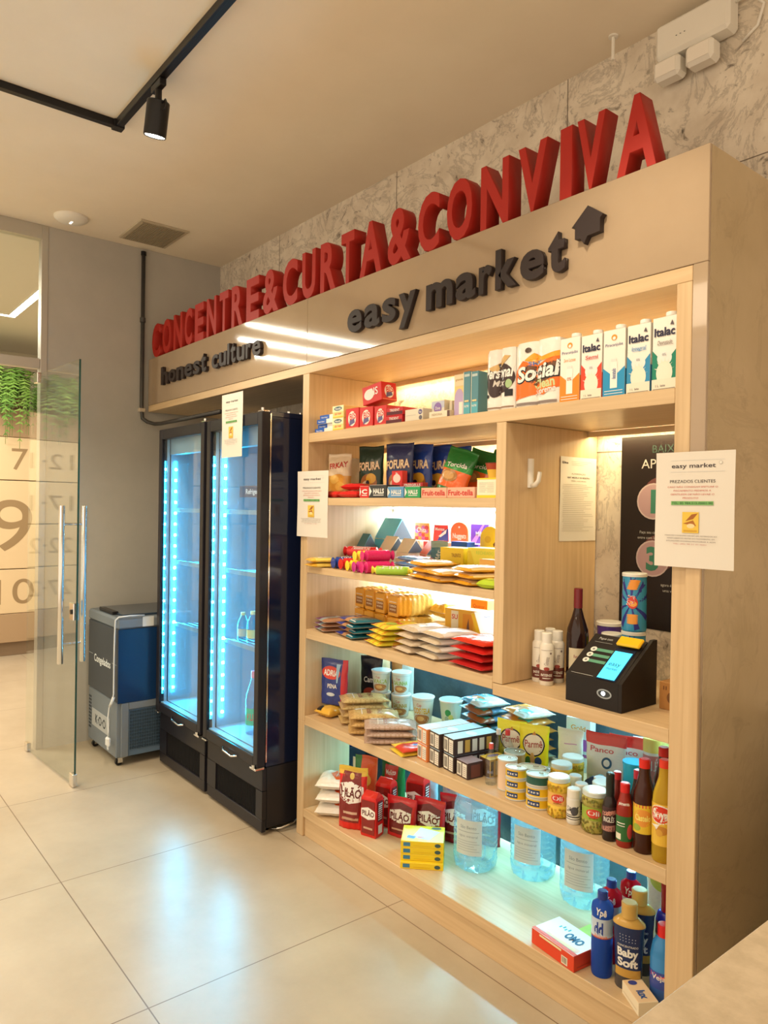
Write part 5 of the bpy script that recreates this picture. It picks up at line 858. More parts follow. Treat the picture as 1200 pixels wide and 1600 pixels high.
for lv in range(2):
    for j, (fx, c) in enumerate(((-2.165, (0.70, 0.22, 0.06)), (-2.092, (0.06, 0.035, 0.03)), (-2.012, (0.05, 0.03, 0.03)))):
        BOX('tea_box', f'{["orange edged","black edged","dark brown edged"][j]} carton with a pale blue top, {["lower","upper"][lv]} row of the stack', 'carton', fx, 0.150, Z5+lv*0.066, 0.070, 0.215, 0.065, {'*': c, 't': (0.42, 0.62, 0.74) if j else (0.62, 0.66, 0.74)}, {'f': bars(), 't': [('e', 0.5, 0.3+0.1*j, 0.35, 0.1, (0.72, 0.82, 0.88)), ('r', 0.05, 0.8, 0.95, 0.83, (0.5, 0.7, 0.8), 1)] if lv else [], 'r': [('r', 0.08+0.16*q, 0.12, 0.19+0.16*q, 0.85, [(0.72, 0.70, 0.62), (0.55, 0.35, 0.08), (0.70, 0.70, 0.68)][q % 3], 1) for q in range(5)]}, rz=-0.16, group='carton stack on the fifth shelf'); k += 1
BOX('tea_box', 'small dark carton at the shelf edge in front of the carton stack', 'carton', -1.945, 0.075, Z5, 0.068, 0.075, 0.062, {'*': (0.06, 0.03, 0.03), 't': (0.28, 0.22, 0.26)}, {'f': bars(), 'r': [('r', 0.2, 0.1, 0.8, 0.85, (0.15, 0.05, 0.04), 1)]}, rz=-0.12)
BOX('tea_box', 'yellow topped dark carton beside the small clear bottles', 'carton', -1.905, 0.165, Z5, 0.06, 0.09, 0.068, {'*': (0.10, 0.05, 0.03), 't': (0.80, 0.55, 0.06), 'r': (0.70, 0.45, 0.08)}, {'r': [('r', 0.05, 0.1, 0.2, 0.9, K_, 1), ('r', 0.3, 0.1, 0.55, 0.9, (0.75, 0.7, 0.5), 1), ('r', 0.85, 0.1, 0.97, 0.9, K_, 1)], 't': [('e', 0.4, 0.5, 0.2, 0.3, (0.25, 0.2, 0.4))]}, rz=-0.12)
CLR = pane('clear_plastic', (0.90, 0.94, 0.97), 0.08, 0.02, 1.0)
def CLEARB(lb, x, y, z, h, r, capc): return RND('clear_bottle', lb, 'bottle', x, y, z, [(r*0.9, 0), (r, 0.006), (r, h*0.62), (r*0.45, h*0.80), (r*0.42, h*0.88)], (0.7, 0.75, 0.8), CLR, labels=[(h*0.1, h*0.5, 1.6, None, [('r', 0.1, 0.2, 0.9, 0.24, (0.3, 0.35, 0.5), 6), ('t', 'álcool', 0.5, 0.6, 0.2, (0.25, 0.3, 0.5), {'w': 0.6})])], cap=(r*0.42, h*0.86, h, capc))
CLEARB('small clear bottle with a red tip at the shelf front', -1.842, 0.080, Z5, 0.150, 0.021, (0.60, 0.08, 0.06)); CLEARB('clear bottle with a red cap just behind the front one', -1.888, 0.222, Z5, 0.165, 0.023, (0.60, 0.05, 0.05)); CLEARB('clear bottle with a whitish cap beside the yellow pouches', -1.935, 0.222, Z5, 0.155, 0.022, (0.7, 0.7, 0.7))
def yp(): return [('e', 0.52, 0.60, 0.38, 0.24, K_), ('e', 0.52, 0.60, 0.34, 0.21, (0.78, 0.72, 0.60)), ('t', 'Parmê', 0.52, 0.62, 0.14, (0.35, 0.05, 0.03), {'w': 0.6, 'rot': 0.05}), ('e', 0.35, 0.25, 0.1, 0.1, (0.05, 0.2, 0.05)), ('e', 0.7, 0.28, 0.12, 0.09, (0.03, 0.08, 0.25)), ('e', 0.5, 0.32, 0.08, 0.12, (0.75, 0.5, 0.2)), ('p', [(0.45, 0.8), (0.6, 0.8), (0.53, 0.88)], (0.5, 0.2, 0.02))]
BAG('cheese_pouch', 'left bright yellow pouch with an oval emblem', 'pouch', -1.925, 0.288, Z5, 0.125, 0.180, 0.035, (0.80, 0.74, 0.02), yp(), seed=180, rz=0.30, group='bright yellow pouches')
BAG('cheese_pouch', 'right bright yellow pouch standing in front of the pale bags', 'pouch', -1.822, 0.300, Z5, 0.120, 0.185, 0.035, (0.82, 0.76, 0.02), yp(), seed=181, rz=0.35, group='bright yellow pouches')
def TIN(lb, x, y, z, r, h, c, lidc=(0.45, 0.55, 0.58), txt=None, sx=1.0, sy=1.0, g=None, lab=()):
    r_ = thing('food_tin', lb, 'tin can', (x, y, z+0.0004), math.atan2(-x, DIST+y)*0.7, g)
    MB().lathe([(r*0.97, 0), (r, 0.002), (r, 0.004), (r*0.98, 0.006), (r*0.98, h-0.006), (r, h-0.004), (r, h), (r*0.94, h), (r*0.92, h-0.003), (0.0, h-0.003)], [(0.5, 0.5, 0.5), (0.6, 0.6, 0.55), (0.6, 0.6, 0.55), c, (0.6, 0.6, 0.55), (0.6, 0.6, 0.55), (0.65, 0.68, 0.68), lidc, lidc], seg=32, sx=sx, sy=sy, cap=False).build('can_body', GLOSS, r_, smooth=40)
    MB().tube([(r*sx*0.2*math.cos(a)+r*sx*0.25, r*sy*0.14*math.sin(a), h+0.001) for a in [2*PI*q/12 for q in range(12)]], 0.0013, 6, closed=True).build('pull_ring', STEEL, r_)
    if txt: decal(r_, cyl(r*0.98, 0.008, h-0.008, PI*0.8, sx=sx, sy=sy), [('r', 0.16, 0.12, 0.62, 0.9, (0.02, 0.05, 0.16), 8), ('t', txt, 0.39, 0.5, 0.34, W_, {'w': 0.4})]+list(lab), 'printed_band', GLOSS)
    return r_
TIN('tall round tin with an orange grey label behind the sardine tins', -1.822, 0.188, Z5, 0.040, 0.105, (0.42, 0.22, 0.06), (0.25, 0.27, 0.22), 'Quero')
TIN('oval yellow tin with a ring pull lid behind the front stacks', -1.728, 0.238, Z5, 0.045, 0.055, (0.70, 0.48, 0.05), txt='Coqueiro', sx=1.15, sy=0.7)
TIN('oval yellow tin under the other oval one behind the stacks', -1.738, 0.168, Z5, 0.042, 0.040, (0.72, 0.50, 0.05), txt='Coqueiro', sx=1.1, sy=0.62)
TIN('tall slim cream and orange tin left of the yellow tin stacks', -1.775, 0.095, Z5, 0.036, 0.112, (0.70, 0.52, 0.38), (0.5, 0.62, 0.62), lab=())
for i in range(3): TIN(f'yellow oval sardine tin, {["lowest","middle","topmost"][i]} of the left stack', -1.695, 0.050, Z5+0.0375*i, 0.038, 0.037, (0.74, 0.48, 0.02), (0.55, 0.62, 0.58), '88', sx=1.0, sy=0.75, g='sardine tins at the shelf edge')
for i in range(3): TIN(['lowest yellow tin of the right sardine stack', 'middle yellow tin of the right sardine stack', 'dark green tin on top of the right sardine stack'][i], -1.602, 0.055, Z5+0.0385*i, 0.041, 0.038, (0.74, 0.48, 0.02) if i < 2 else (0.02, 0.10, 0.08), (0.42, 0.60, 0.62), '88' if i < 2 else None, sx=1.0, sy=0.8, g='sardine tins at the shelf edge')
TIN('gold rimmed oval tin behind the right sardine stack', -1.685, 0.125, Z5, 0.045, 0.10, (0.45, 0.33, 0.10), (0.45, 0.42, 0.30), sx=1.1, sy=0.7)
def JAR(lb, x, y, z, r, h, corn, lidc, bandc, txt, k=0):
    def cc(zz): return corn
    pr_ = [(r*0.9, 0), (r, 0.006), (r, h*0.30), (r*0.97, h*0.31), (r*0.97, h*0.66), (r, h*0.67), (r, h*0.84), (r*0.88, h*0.89), (r*0.86, h*0.90)]
    t = RND('glass_jar', lb, 'jar', x, y, z, pr_, [(corn[0]*0.6, corn[1]*0.6, corn[2]*0.6)]+[corn]*7, GLOSS, labels=[(h*0.33, h*0.64, PI*0.95, bandc, [('e', 0.5, 0.55, 0.20, 0.36, (0.62, 0.06, 0.04)), ('t', txt, 0.5, 0.58, 0.34, W_, {'w': 0.3}), ('t', 'milho' if bandc[0] > 0.5 else 'ervilha', 0.5, 0.18, 0.14, (0.2, 0.1, 0.02), {'w': 0.24})])], cap=(r*0.97, h*0.89, h, (0.60, 0.66, 0.62), (0.66, 0.72, 0.70), 'lid'), group='lidded glass jars')
    rn = random.Random(int(x*1000)); mb = MB()
    for q in range(110):
        a = rn.uniform(-PI, 0.2); zz = rn.choice((rn.uniform(0.03, 0.29), rn.uniform(0.68, 0.84)))*h; s_ = 0.004
        c_ = tuple(v*rn.uniform(0.75, 1.15) for v in corn); cx, cy = (r+0.0002)*math.cos(a), (r+0.0002)*math.sin(a)
        mb.grid(lambda u, v: (cx+s_*0.35*math.cos(a)*math.cos(PI*(v-.5))-math.sin(a)*s_*math.sin(2*PI*u)*math.cos(PI*(v-.5))*0.9, cy+s_*0.35*math.sin(a)*math.cos(PI*(v-.5))+math.cos(a)*s_*math.sin(2*PI*u)*math.cos(PI*(v-.5))*0.9, zz+s_*math.sin(PI*(v-.5))), 6, 4, c_)
    o = mb.build('kernels', GLOSS, t, smooth=True); o['kind'] = 'stuff'; return t
CORN, PEA = (0.78, 0.52, 0.05), (0.40, 0.36, 0.08)
JAR('sweetcorn jar with a whitish lid at the shelf edge', -1.518, 0.060, Z5, 0.0375, 0.130, CORN, W_, (0.75, 0.42, 0.10), 'Oli')
JAR('sweetcorn jar behind the edge jar, left one', -1.600, 0.180, Z5, 0.038, 0.125, CORN, W_, (0.70, 0.50, 0.10), 'Oli')
JAR('sweetcorn jar behind the edge jar, right one', -1.620, 0.270, Z5, 0.040, 0.125, CORN, W_, (0.70, 0.50, 0.10), 'Oli')
JAR('olive green chickpea jar standing at the shelf edge', -1.377, 0.060, Z5, 0.041, 0.128, PEA, W_, (0.30, 0.42, 0.05), 'Oli')
JAR('chickpea jar half hidden behind the front one', -1.405, 0.150, Z5, 0.040, 0.122, PEA, W_, (0.30, 0.42, 0.05), 'Oli')
for i, (x, y, lb) in enumerate(((-1.450, 0.048, 'small white bottle with dark stripes, front one'), (-1.462, 0.105, 'small white bottle with dark stripes behind the front one'), (-1.455, 0.200, 'small white bottle with dark stripes near the blue pack'), (-1.520, 0.150, 'small white bottle with dark stripes between the jars'))):
    RND('condiment_bottle', lb, 'bottle', x, y, Z5, [(0.020, 0), (0.022, 0.004), (0.022, 0.082), (0.019, 0.086)], [(0.7, 0.7, 0.68)]*3, GLOSS, labels=[(0.01, 0.08, PI*0.9, (0.74, 0.73, 0.70), [('p', [(0.1, 0.75), (0.9, 0.5), (0.9, 0.4), (0.1, 0.62)], K_), ('p', [(0.1, 0.5), (0.9, 0.75), (0.9, 0.66), (0.1, 0.4)], K_), ('e', 0.6, 0.5, 0.2, 0.2, (0.08, 0.08, 0.1)), ('r', 0.1, 0.2, 0.9, 0.25, K_, 6), ('r', 0.1, 0.1, 0.9, 0.13, K_, 6), ('r', 0.1, 0.3, 0.6, 0.33, K_, 6)])], cap=(0.0215, 0.085, 0.112, (0.76, 0.74, 0.68), (0.60, 0.70, 0.74), 'flip_cap'), group='small striped bottles')
BAG('coffee_pack', 'dark blue glossy pack lying behind the small bottles', 'pack', -1.500, 0.272, Z5+0.002, 0.11, 0.09, 0.085, (0.02, 0.04, 0.10), [('p', [(0.1, 0.5), (0.9, 0.55), (0.9, 0.8), (0.1, 0.8)], (0.12, 0.40, 0.52))], kind='lie', seed=190, rz=-0.2)
BOX('starch_box', 'white carton with violet panel standing behind the yellow pouches', 'carton', -1.735, 0.475, Z5, 0.10, 0.05, 0.205, (0.66, 0.76, 0.82), {'f': [('t', 'Gold', 0.5, 0.82, 0.09, (0.75, 0.35, 0.05), {'w': 0.6}), ('r', 0.4, 0.4, 0.95, 0.62, (0.35, 0.08, 0.42), 1), ('r', 0.4, 0.28, 0.95, 0.34, (0.4, 0.1, 0.35), 1)]}, rz=0.2)
BAG('cookie_bag', 'white bag with pink and orange print behind the right yellow pouch', 'bag', -1.705, 0.370, Z5, 0.10, 0.185, 0.04, (0.72, 0.75, 0.66), [('e', 0.4, 0.25, 0.3, 0.16, (0.6, 0.25, 0.08)), ('p', [(0.1, 0.05), (0.9, 0.05), (0.9, 0.2), (0.4, 0.15)], (0.7, 0.1, 0.12)), ('r', 0.3, 0.7, 0.8, 0.72, (0.5, 0.3, 0.5), 6)], seed=191, rz=0.3)
for i in range(3): BAG('toast_bag', ['white and red bag with a ring emblem, frontmost of three', 'white and red bag directly behind the frontmost', 'rearmost white bag with yellow panel'][i], 'bag', -1.550+0.060*i, 0.372+0.058*i, Z5, 0.150, 0.205-0.006*i, 0.032, stripes([(0.80, (0.70, 0.74, 0.74)), (1, (0.66, 0.05, 0.04))]) if i < 2 else (lambda u, v: (0.75, 0.72, 0.3) if u > 0.5 and v > 0.3 else (0.72, 0.72, 0.70)), [('t', 'Panco', 0.42, 0.72, 0.09, (0.55, 0.1, 0.12), {'w': 0.6}), ('e', 0.55, 0.50, 0.13, 0.10, (0.04, 0.10, 0.20)), ('e', 0.55, 0.50, 0.08, 0.06, (0.70, 0.74, 0.74)), ('e', 0.48, 0.16, 0.24, 0.12, (0.58, 0.40, 0.20)), ('e', 0.70, 0.14, 0.12, 0.12, (0.62, 0.46, 0.26)), ('t', '110g', 0.16, 0.22, 0.05, (0.3, 0.5, 0.2))], seed=192+i, rz=0.28, group='white and red toast bags')
for i in range(2): RND('blue_tub', f'round bright blue tub, {["lower","upper"][i]} of the pair beside the toast bags', 'tub', -1.405, 0.325, Z5+0.0015+0.077*i, [(0.036, 0), (0.038, 0.004), (0.038, 0.066), (0.040, 0.067), (0.040, 0.076)], (0.03, 0.42, 0.68), GLOSS)
def SAUCE(lb, x, y, h, r, c, capc, lab, neck=0.32, capr=None, m=GLOSS, nm='sauce_bottle', fc=0.8, grp='sauce bottles', chh=0.12):
    nr = capr or r*0.48; b = [(r*0.92, 0), (r, 0.005), (r, h*0.58), (r*0.94, h*0.66), (r*0.74, h*0.74), (nr*1.05, h*0.82), (nr*0.92, h*(1-chh))] if chh < 0.2 else [(r*0.92, 0), (r, 0.005), (r, h*0.50), (r*0.85, h*0.58), (nr, h*0.64), (nr*0.92, h*(1-chh))]
    return RND(nm, lb, 'bottle', x, y, Z5, b, c, m, labels=lab, cap=(nr, h*(1-chh)-0.001, h, capc, tuple(min(1, v*1.15+0.05) for v in capc)), face_cam=fc, group=grp)
SAUCE('black sauce bottle with a pinkish label reading Inglês', -1.310, 0.040, 0.205, 0.0225, (0.02, 0.012, 0.012), (0.012, 0.02, 0.018), [(0.03, 0.105, PI*0.95, (0.05, 0.02, 0.025), [('t', 'INGLÊS', 0.5, 0.50, 0.2, W_, {'w': 0.5}), ('p', [(0.15, 0.62), (0.85, 0.7), (0.8, 0.9), (0.2, 0.8)], (0.55, 0.25, 0.2)), ('p', [(0.1, 0.02), (0.9, 0.02), (0.9, 0.3), (0.1, 0.2)], (0.42, 0.2, 0.17))])], capr=0.013, chh=0.34)
SAUCE('red pepper sauce bottle with green label and red cap', -1.258, 0.040, 0.190, 0.0245, (0.28, 0.02, 0.012), (0.62, 0.02, 0.02), [(0.02, 0.095, PI*0.95, (0.03, 0.14, 0.04), [('r', 0.12, 0.06, 0.4, 0.3, (0.75, 0.72, 0.6), 4), ('e', 0.78, 0.4, 0.14, 0.3, (0.6, 0.08, 0.08)), ('r', 0.2, 0.7, 0.55, 0.74, W_, 4), ('r', 0.2, 0.6, 0.55, 0.63, W_, 4)]), (0.125, 0.14, PI*0.8, None, [('t', 'pimenta', 0.5, 0.5, 0.6, W_, {'w': 0.6})], 'neck_label')], capr=0.0145, chh=0.14)
SAUCE('dark bottle with a small red cap behind the Inglês bottle', -1.335, 0.117, 0.185, 0.021, (0.20, 0.02, 0.015), (0.60, 0.03, 0.04), [], capr=0.012)
SAUCE('dark bottle with a pale rimmed red cap behind the pepper sauce', -1.262, 0.115, 0.212, 0.022, (0.03, 0.012, 0.012), (0.50, 0.03, 0.06), [(0.05, 0.12, PI*0.9, (0.10, 0.03, 0.02), [('t', 'SHOYU', 0.5, 0.5, 0.3, W_, {'w': 0.6})])], capr=0.013)
def yl(t): return [('r', 0, 0.9, 1, 1, (0.6, 0.1, 0.05), 10), ('e', 0.5, 0.55, 0.32, 0.3, (0.72, 0.30, 0.05)), ('t', t, 0.5, 0.56, 0.2, (0.85, 0.75, 0.2), {'w': 0.5, 'b': 0.03}), ('e', 0.3, 0.2, 0.14, 0.12, (0.3, 0.4, 0.05))]
SAUCE('tall dark brown vinegar bottle with yellow label and red cap', -1.203, 0.055, 0.275, 0.030, (0.045, 0.010, 0.006), (0.66, 0.02, 0.015), [(0.06, 0.145, PI*0.95, (0.70, 0.50, 0.04), yl('Castelo'))], capr=0.0165, chh=0.09)
SAUCE('second dark brown bottle with a red cap near the back', -1.205, 0.165, 0.288, 0.030, (0.045, 0.010, 0.006), (0.62, 0.02, 0.02), [(0.06, 0.145, PI*0.95, (0.70, 0.50, 0.04), yl('Castelo'))], capr=0.0165, chh=0.09)
OIL = glassy('amber_oil', (0.80, 0.52, 0.05), 0.06, 1.2, 0.55)
SAUCE('clear soybean oil bottle reading Soya with a red cap', -1.136, 0.052, 0.292, 0.0335, (0.75, 0.5, 0.06), (0.70, 0.04, 0.02), [(0.05, 0.175, PI*0.95, None, [('r', 0, 0, 1, 0.96, (0.72, 0.46, 0.05), 14), ('e', 0.5, 0.72, 0.34, 0.22, W_), ('e', 0.5, 0.72, 0.31, 0.19, (0.62, 0.04, 0.02)), ('t', 'Soya', 0.5, 0.73, 0.2, W_, {'w': 0.46, 'b': 0.04}), ('e', 0.55, 0.36, 0.18, 0.1, (0.50, 0.22, 0.03)), ('e', 0.48, 0.3, 0.1, 0.08, (0.62, 0.34, 0.05)), ('p', [(0.2, 0.44), (0.5, 0.5), (0.4, 0.36)], W_)])], capr=0.0165, m=OIL, chh=0.075, fc=0.35)
for i, (x, y) in enumerate(((-1.395, 0.420), (-1.290, 0.420))): RND('yellow_lid_jar', f'tall pale jar with a printed yellow lid, {["left","right"][i]} one at the back', 'jar', x, y, Z5, [(0.029, 0), (0.031, 0.005), (0.031, 0.175)], (0.68, 0.70, 0.70), GLOSS, labels=[(0.05, 0.165, PI*0.9, (0.55, 0.2, 0.2), [('t', 'OLÉ', 0.5, 0.7, 0.3, W_, {'w': 0.5})])], cap=(0.032, 0.175, 0.222, (0.72, 0.60, 0.16), (0.78, 0.68, 0.2), 'yellow_lid'))
# ---------------------------------------------------------------- bottom shelf
for i in range(3): BAG('flour_bag', f'white flour bag with an orange red band, {["lowest","middle","topmost"][i]} of three', 'flour bag', -2.866+0.005*(i % 2), 0.100, Z6+0.062*i, 0.155, 0.17, 0.061, (lambda u, v: (0.78, 0.74, 0.66) if (u < 0.5+0.1*math.sin(v*9)) or v < 0.18 else (0.78, 0.12, 0.02)), [('r', 0.60, 0.3, 0.64, 0.9, (0.8, 0.5, 0.4), 6), ('t', 'Farinha', 0.75, 0.55, 0.08, W_, {'w': 0.36, 'rot': -1.57})], kind='lie', seed=200+i, rz=0.75, group='stacked flour bags')
BAG('green_bag', 'green and white bag standing behind the flour bags', 'bag', -2.860, 0.275, Z6, 0.13, 0.22, 0.06, lambda u, v: (0.03, 0.22, 0.06) if u > 0.5 else (0.66, 0.66, 0.5), [('r', 0.1, 0.3, 0.4, 0.32, (0.4, 0.3, 0.2), 5), ('r', 0.1, 0.5, 0.4, 0.52, (0.4, 0.3, 0.2), 5)], seed=204, rz=0.4)
PIL = [('p', [(0.10, 0.12), (0.02, 0.55), (0.20, 0.92), (0.80, 0.92), (0.9, 0.5), (0.80, 0.12)], (0.20, 0.015, 0.012)), ('p', [(0.08, 0.72), (0.5, 0.78), (0.92, 0.70), (0.95, 0.48), (0.78, 0.46), (0.45, 0.42), (0.12, 0.50)], W_), ('t', 'PILÃO', 0.5, 0.60, 0.13, (0.12, 0.01, 0.01), {'w': 0.72, 'b': 0.03}), ('r', 0.2, 0.16, 0.8, 0.2, (0.5, 0.3, 0.2), 6), ('r', 0.25, 0.26, 0.75, 0.3, (0.6, 0.4, 0.3), 6), ('e', 0.5, 0.86, 0.08, 0.05, (0.7, 0.5, 0.1))]
BAG('coffee_bag', 'large glossy red Pilão coffee bag standing at the shelf front', 'coffee bag', -2.680, 0.075, Z6, 0.140, 0.275, 0.075, stripes([(0.86, (0.66, 0.015, 0.01)), (1, (0.72, 0.45, 0.05))]), PIL, seed=210, rz=0.55, crimp=(0.74, 0.50, 0.06), group='red coffee bags')
BAG('green_coffee_bag', 'red and gold bag with green sides behind the big Pilão bag', 'coffee bag', -2.765, 0.215, Z6, 0.12, 0.275, 0.05, lambda u, v: (0.02, 0.18, 0.04) if u < 0.3 else (0.66, 0.10, 0.03), [('r', 0.35, 0.2, 0.9, 0.24, (0.8, 0.5, 0.1), 6), ('e', 0.6, 0.6, 0.2, 0.1, (0.75, 0.45, 0.08))], seed=211, rz=0.45)
BAG('green_coffee_bag', 'dark green coffee bag with a red badge behind the Pilão bricks', 'coffee bag', -2.700, 0.330, Z6, 0.13, 0.28, 0.08, (0.015, 0.13, 0.03), [('r', 0.25, 0.6, 0.8, 0.82, (0.55, 0.04, 0.03), 6), ('t', 'Melitta', 0.52, 0.71, 0.08, W_, {'w': 0.44, 'rot': 0.1}), ('r', 0.25, 0.52, 0.8, 0.55, (0.7, 0.6, 0.2), 6)], seed=212, rz=0.35)
def BRICK(lb, x, y, w, d, h, rz, seed):
    r = thing('coffee_brick', lb, 'coffee pack', (x, y, Z6+0.0006), rz, 'red coffee bags'); rn = random.Random(seed)
    def S_(a, v): # rounded rectangle ring
        P_ = [(-w/2, -d/2), (w/2, -d/2), (w/2, d/2), (-w/2, d/2)]; q = a*4 % 4; i = int(q); t_ = q-i; A_, B_ = P_[i], P_[(i+1) % 4]
        k_ = 1-0.10*max(0, (v-0.9)/0.1)**2-0.06*max(0, (0.06-v)/0.06)**2+0.02*math.sin(v*13+a*20+seed)
        return ((A_[0]+(B_[0]-A_[0])*t_)*k_, (A_[1]+(B_[1]-A_[1])*t_)*k_, v*h)
    mb = MB(); mb.grid(S_, 32, 18, (0.60, 0.015, 0.012)); top = [S_(i/32, 1) for i in range(32)]
    mb.add([S_(i/32, 1) for i in range(32)]+[(-w*0.42, -0.003, h+0.020), (w*0.42, -0.003, h+0.020), (w*0.42, 0.003, h+0.020), (-w*0.42, 0.003, h+0.020)], [tuple(range(0, 9))+(33, 32), tuple(range(8, 17))+(34, 33), tuple(range(16, 25))+(35, 34), tuple(list(range(24, 32))+[0])+(32, 35), (32, 33, 34, 35)], (0.66, 0.03, 0.02))
    mb.add([S_(i/32, 0) for i in range(32)], [tuple(range(32))], (0.5, 0.02, 0.02)); mb.build('foil_body', FOIL, r, weld=True, smooth=35)
    decal(r, ((lambda u, v, o: (-w/2+u*w, -d/2-0.002-o, v*h)), w, h), [('r', 0.06, 0.08, 0.94, 0.92, (0.22, 0.015, 0.012), 2), ('p', [(0.03, 0.70), (0.5, 0.76), (0.97, 0.68), (0.97, 0.50), (0.5, 0.44), (0.03, 0.5)], W_), ('t', 'PILÃO', 0.5, 0.60, 0.12, (0.12, 0.01, 0.01), {'w': 0.8, 'b': 0.03}), ('r', 0.2, 0.2, 0.8, 0.25, (0.55, 0.35, 0.25), 2)], 'printed_front', FOIL)
    decal(r, ((lambda u, v, o: (w/2+0.002+o, -d/2+u*d, v*h)), d, h), [('r', 0.2, 0.4, 0.8, 0.92, (0.14, 0.02, 0.02), 2)]+[('r', 0.26, 0.45+0.055*q, 0.74, 0.475+0.055*q, (0.6, 0.45, 0.4), 1) for q in range(8)]+[('r', 0.25, 0.1, 0.75, 0.32, (0.7, 0.6, 0.5), 1)], 'printed_side', FOIL)
    return r
BRICK('narrow red Pilão coffee brick beside the large bag', -2.562, 0.095, 0.080, 0.062, 0.175, 0.30, 1)
BRICK('red Pilão coffee brick behind the narrow front one', -2.610, 0.215, 0.08, 0.065, 0.195, 0.35, 2)
BRICK('red Pilão coffee brick standing at the rear of the coffee group', -2.520, 0.330, 0.09, 0.065, 0.215, 0.35, 3)
for i, (x, y, hh) in enumerate(((-2.470, 0.190, 0.175), (-2.365, 0.265, 0.185), (-2.290, 0.345, 0.205), (-2.200, 0.440, 0.215))):
    BAG('coffee_pouch', ['squat red Pilão pouch directly behind the yellow boxes', 'second red Pilão pouch right of the squat one', 'dark red Pilão pouch turned side on', 'rearmost dark red Pilão pouch by the first water jug'][i], 'coffee bag', x, y, Z6, 0.150, hh, 0.05, [(0.56, 0.015, 0.02), (0.52, 0.015, 0.02), (0.36, 0.01, 0.015), (0.30, 0.01, 0.015)][i], [('p', [(0.14, 0.1), (0.10, 0.8), (0.5, 0.88), (0.90, 0.8), (0.86, 0.1)], (0.14, 0.01, 0.01)), ('p', [(0.14, 0.66), (0.5, 0.72), (0.88, 0.66), (0.88, 0.44), (0.5, 0.38), (0.14, 0.44)], W_), ('t', 'PILÃO', 0.5, 0.54, 0.15, (0.12, 0.01, 0.01), {'w': 0.66, 'b': 0.03}), ('r', 0.25, 0.2, 0.75, 0.24, (0.5, 0.3, 0.2), 6)], seed=220+i, rz=0.35, group='red coffee bags', crimp=(0.62, 0.02, 0.03))
for i, (x, y) in enumerate(((-2.60, 0.445), (-2.40, 0.46))): BAG('clear_bag', f'crumpled clear plastic bag at the back, {["left","right"][i]} one', 'bag', x, y, Z6, 0.16, 0.25, 0.05, (0.50, 0.66, 0.74), [('e', 0.3, 0.7, 0.08, 0.06, (0.35, 0.35, 0.7)), ('e', 0.6, 0.8, 0.08, 0.06, (0.6, 0.3, 0.5))], seed=226+i, rz=0.2, amp=2.2)
for i in range(4):
    BOX('sponge_box', f'yellow carton, {["lowest","second","third","topmost"][i]} of the yellow stack beside the first water jug', 'carton', -2.255+0.012*(i == 0), 0.125-0.012*(i == 0), Z6+0.0265*i, 0.175, 0.150, 0.0258, (0.84, 0.60, 0.02), {'f': [('r', 0.06, 0.2, 0.22, 0.8, (0.05, 0.20, 0.35), 1), ('e', 0.86, 0.5, 0.07, 0.3, (0.05, 0.1, 0.1)), ('r', 0.3, 0.3, 0.7, 0.36, (0.7, 0.45, 0.02), 1)], 'r': [('e', 0.25, 0.5, 0.1, 0.3, K_), ('r', 0.7, 0.2, 0.9, 0.8, (0.6, 0.5, 0.1), 1)], 't': [('p', [(0.25, 0.25), (0.65, 0.12), (0.88, 0.65), (0.42, 0.88)], (0.70, 0.76, 0.80)), ('p', [(0.12, 0.2), (0.3, 0.15), (0.34, 0.3), (0.15, 0.36)], (0.03, 0.12, 0.42)), ('e', 0.8, 0.86, 0.12, 0.08, (0.1, 0.12, 0.1)), ('e', 0.45, 0.26, 0.09, 0.05, (0.6, 0.1, 0.06))] if i == 3 else []}, rz=0.78, group='stacked yellow cartons')
WATER = pane('water_jug_plastic', (0.80, 0.95, 0.99), 0.10, 0.03, 1.3)
def addfilm(m, col, amt):
    nt = m.node_tree; out = nt.nodes['Material Output']; src = out.inputs[0].links[0].from_socket
    df = nt.nodes.new('ShaderNodeBsdfTranslucent'); df.inputs[0].default_value = rgba(col); d2 = nt.nodes.new('ShaderNodeBsdfDiffuse'); d2.inputs[0].default_value = rgba(col)
    a = nt.nodes.new('ShaderNodeMixShader'); a.inputs[0].default_value = 0.5; nt.links.new(df.outputs[0], a.inputs[1]); nt.links.new(d2.outputs[0], a.inputs[2])
    b = nt.nodes.new('ShaderNodeMixShader'); b.inputs[0].default_value = amt; nt.links.new(src, b.inputs[1]); nt.links.new(a.outputs[0], b.inputs[2]); nt.links.new(b.outputs[0], out.inputs[0])
addfilm(WATER, (0.7, 0.9, 0.95), 0.16)
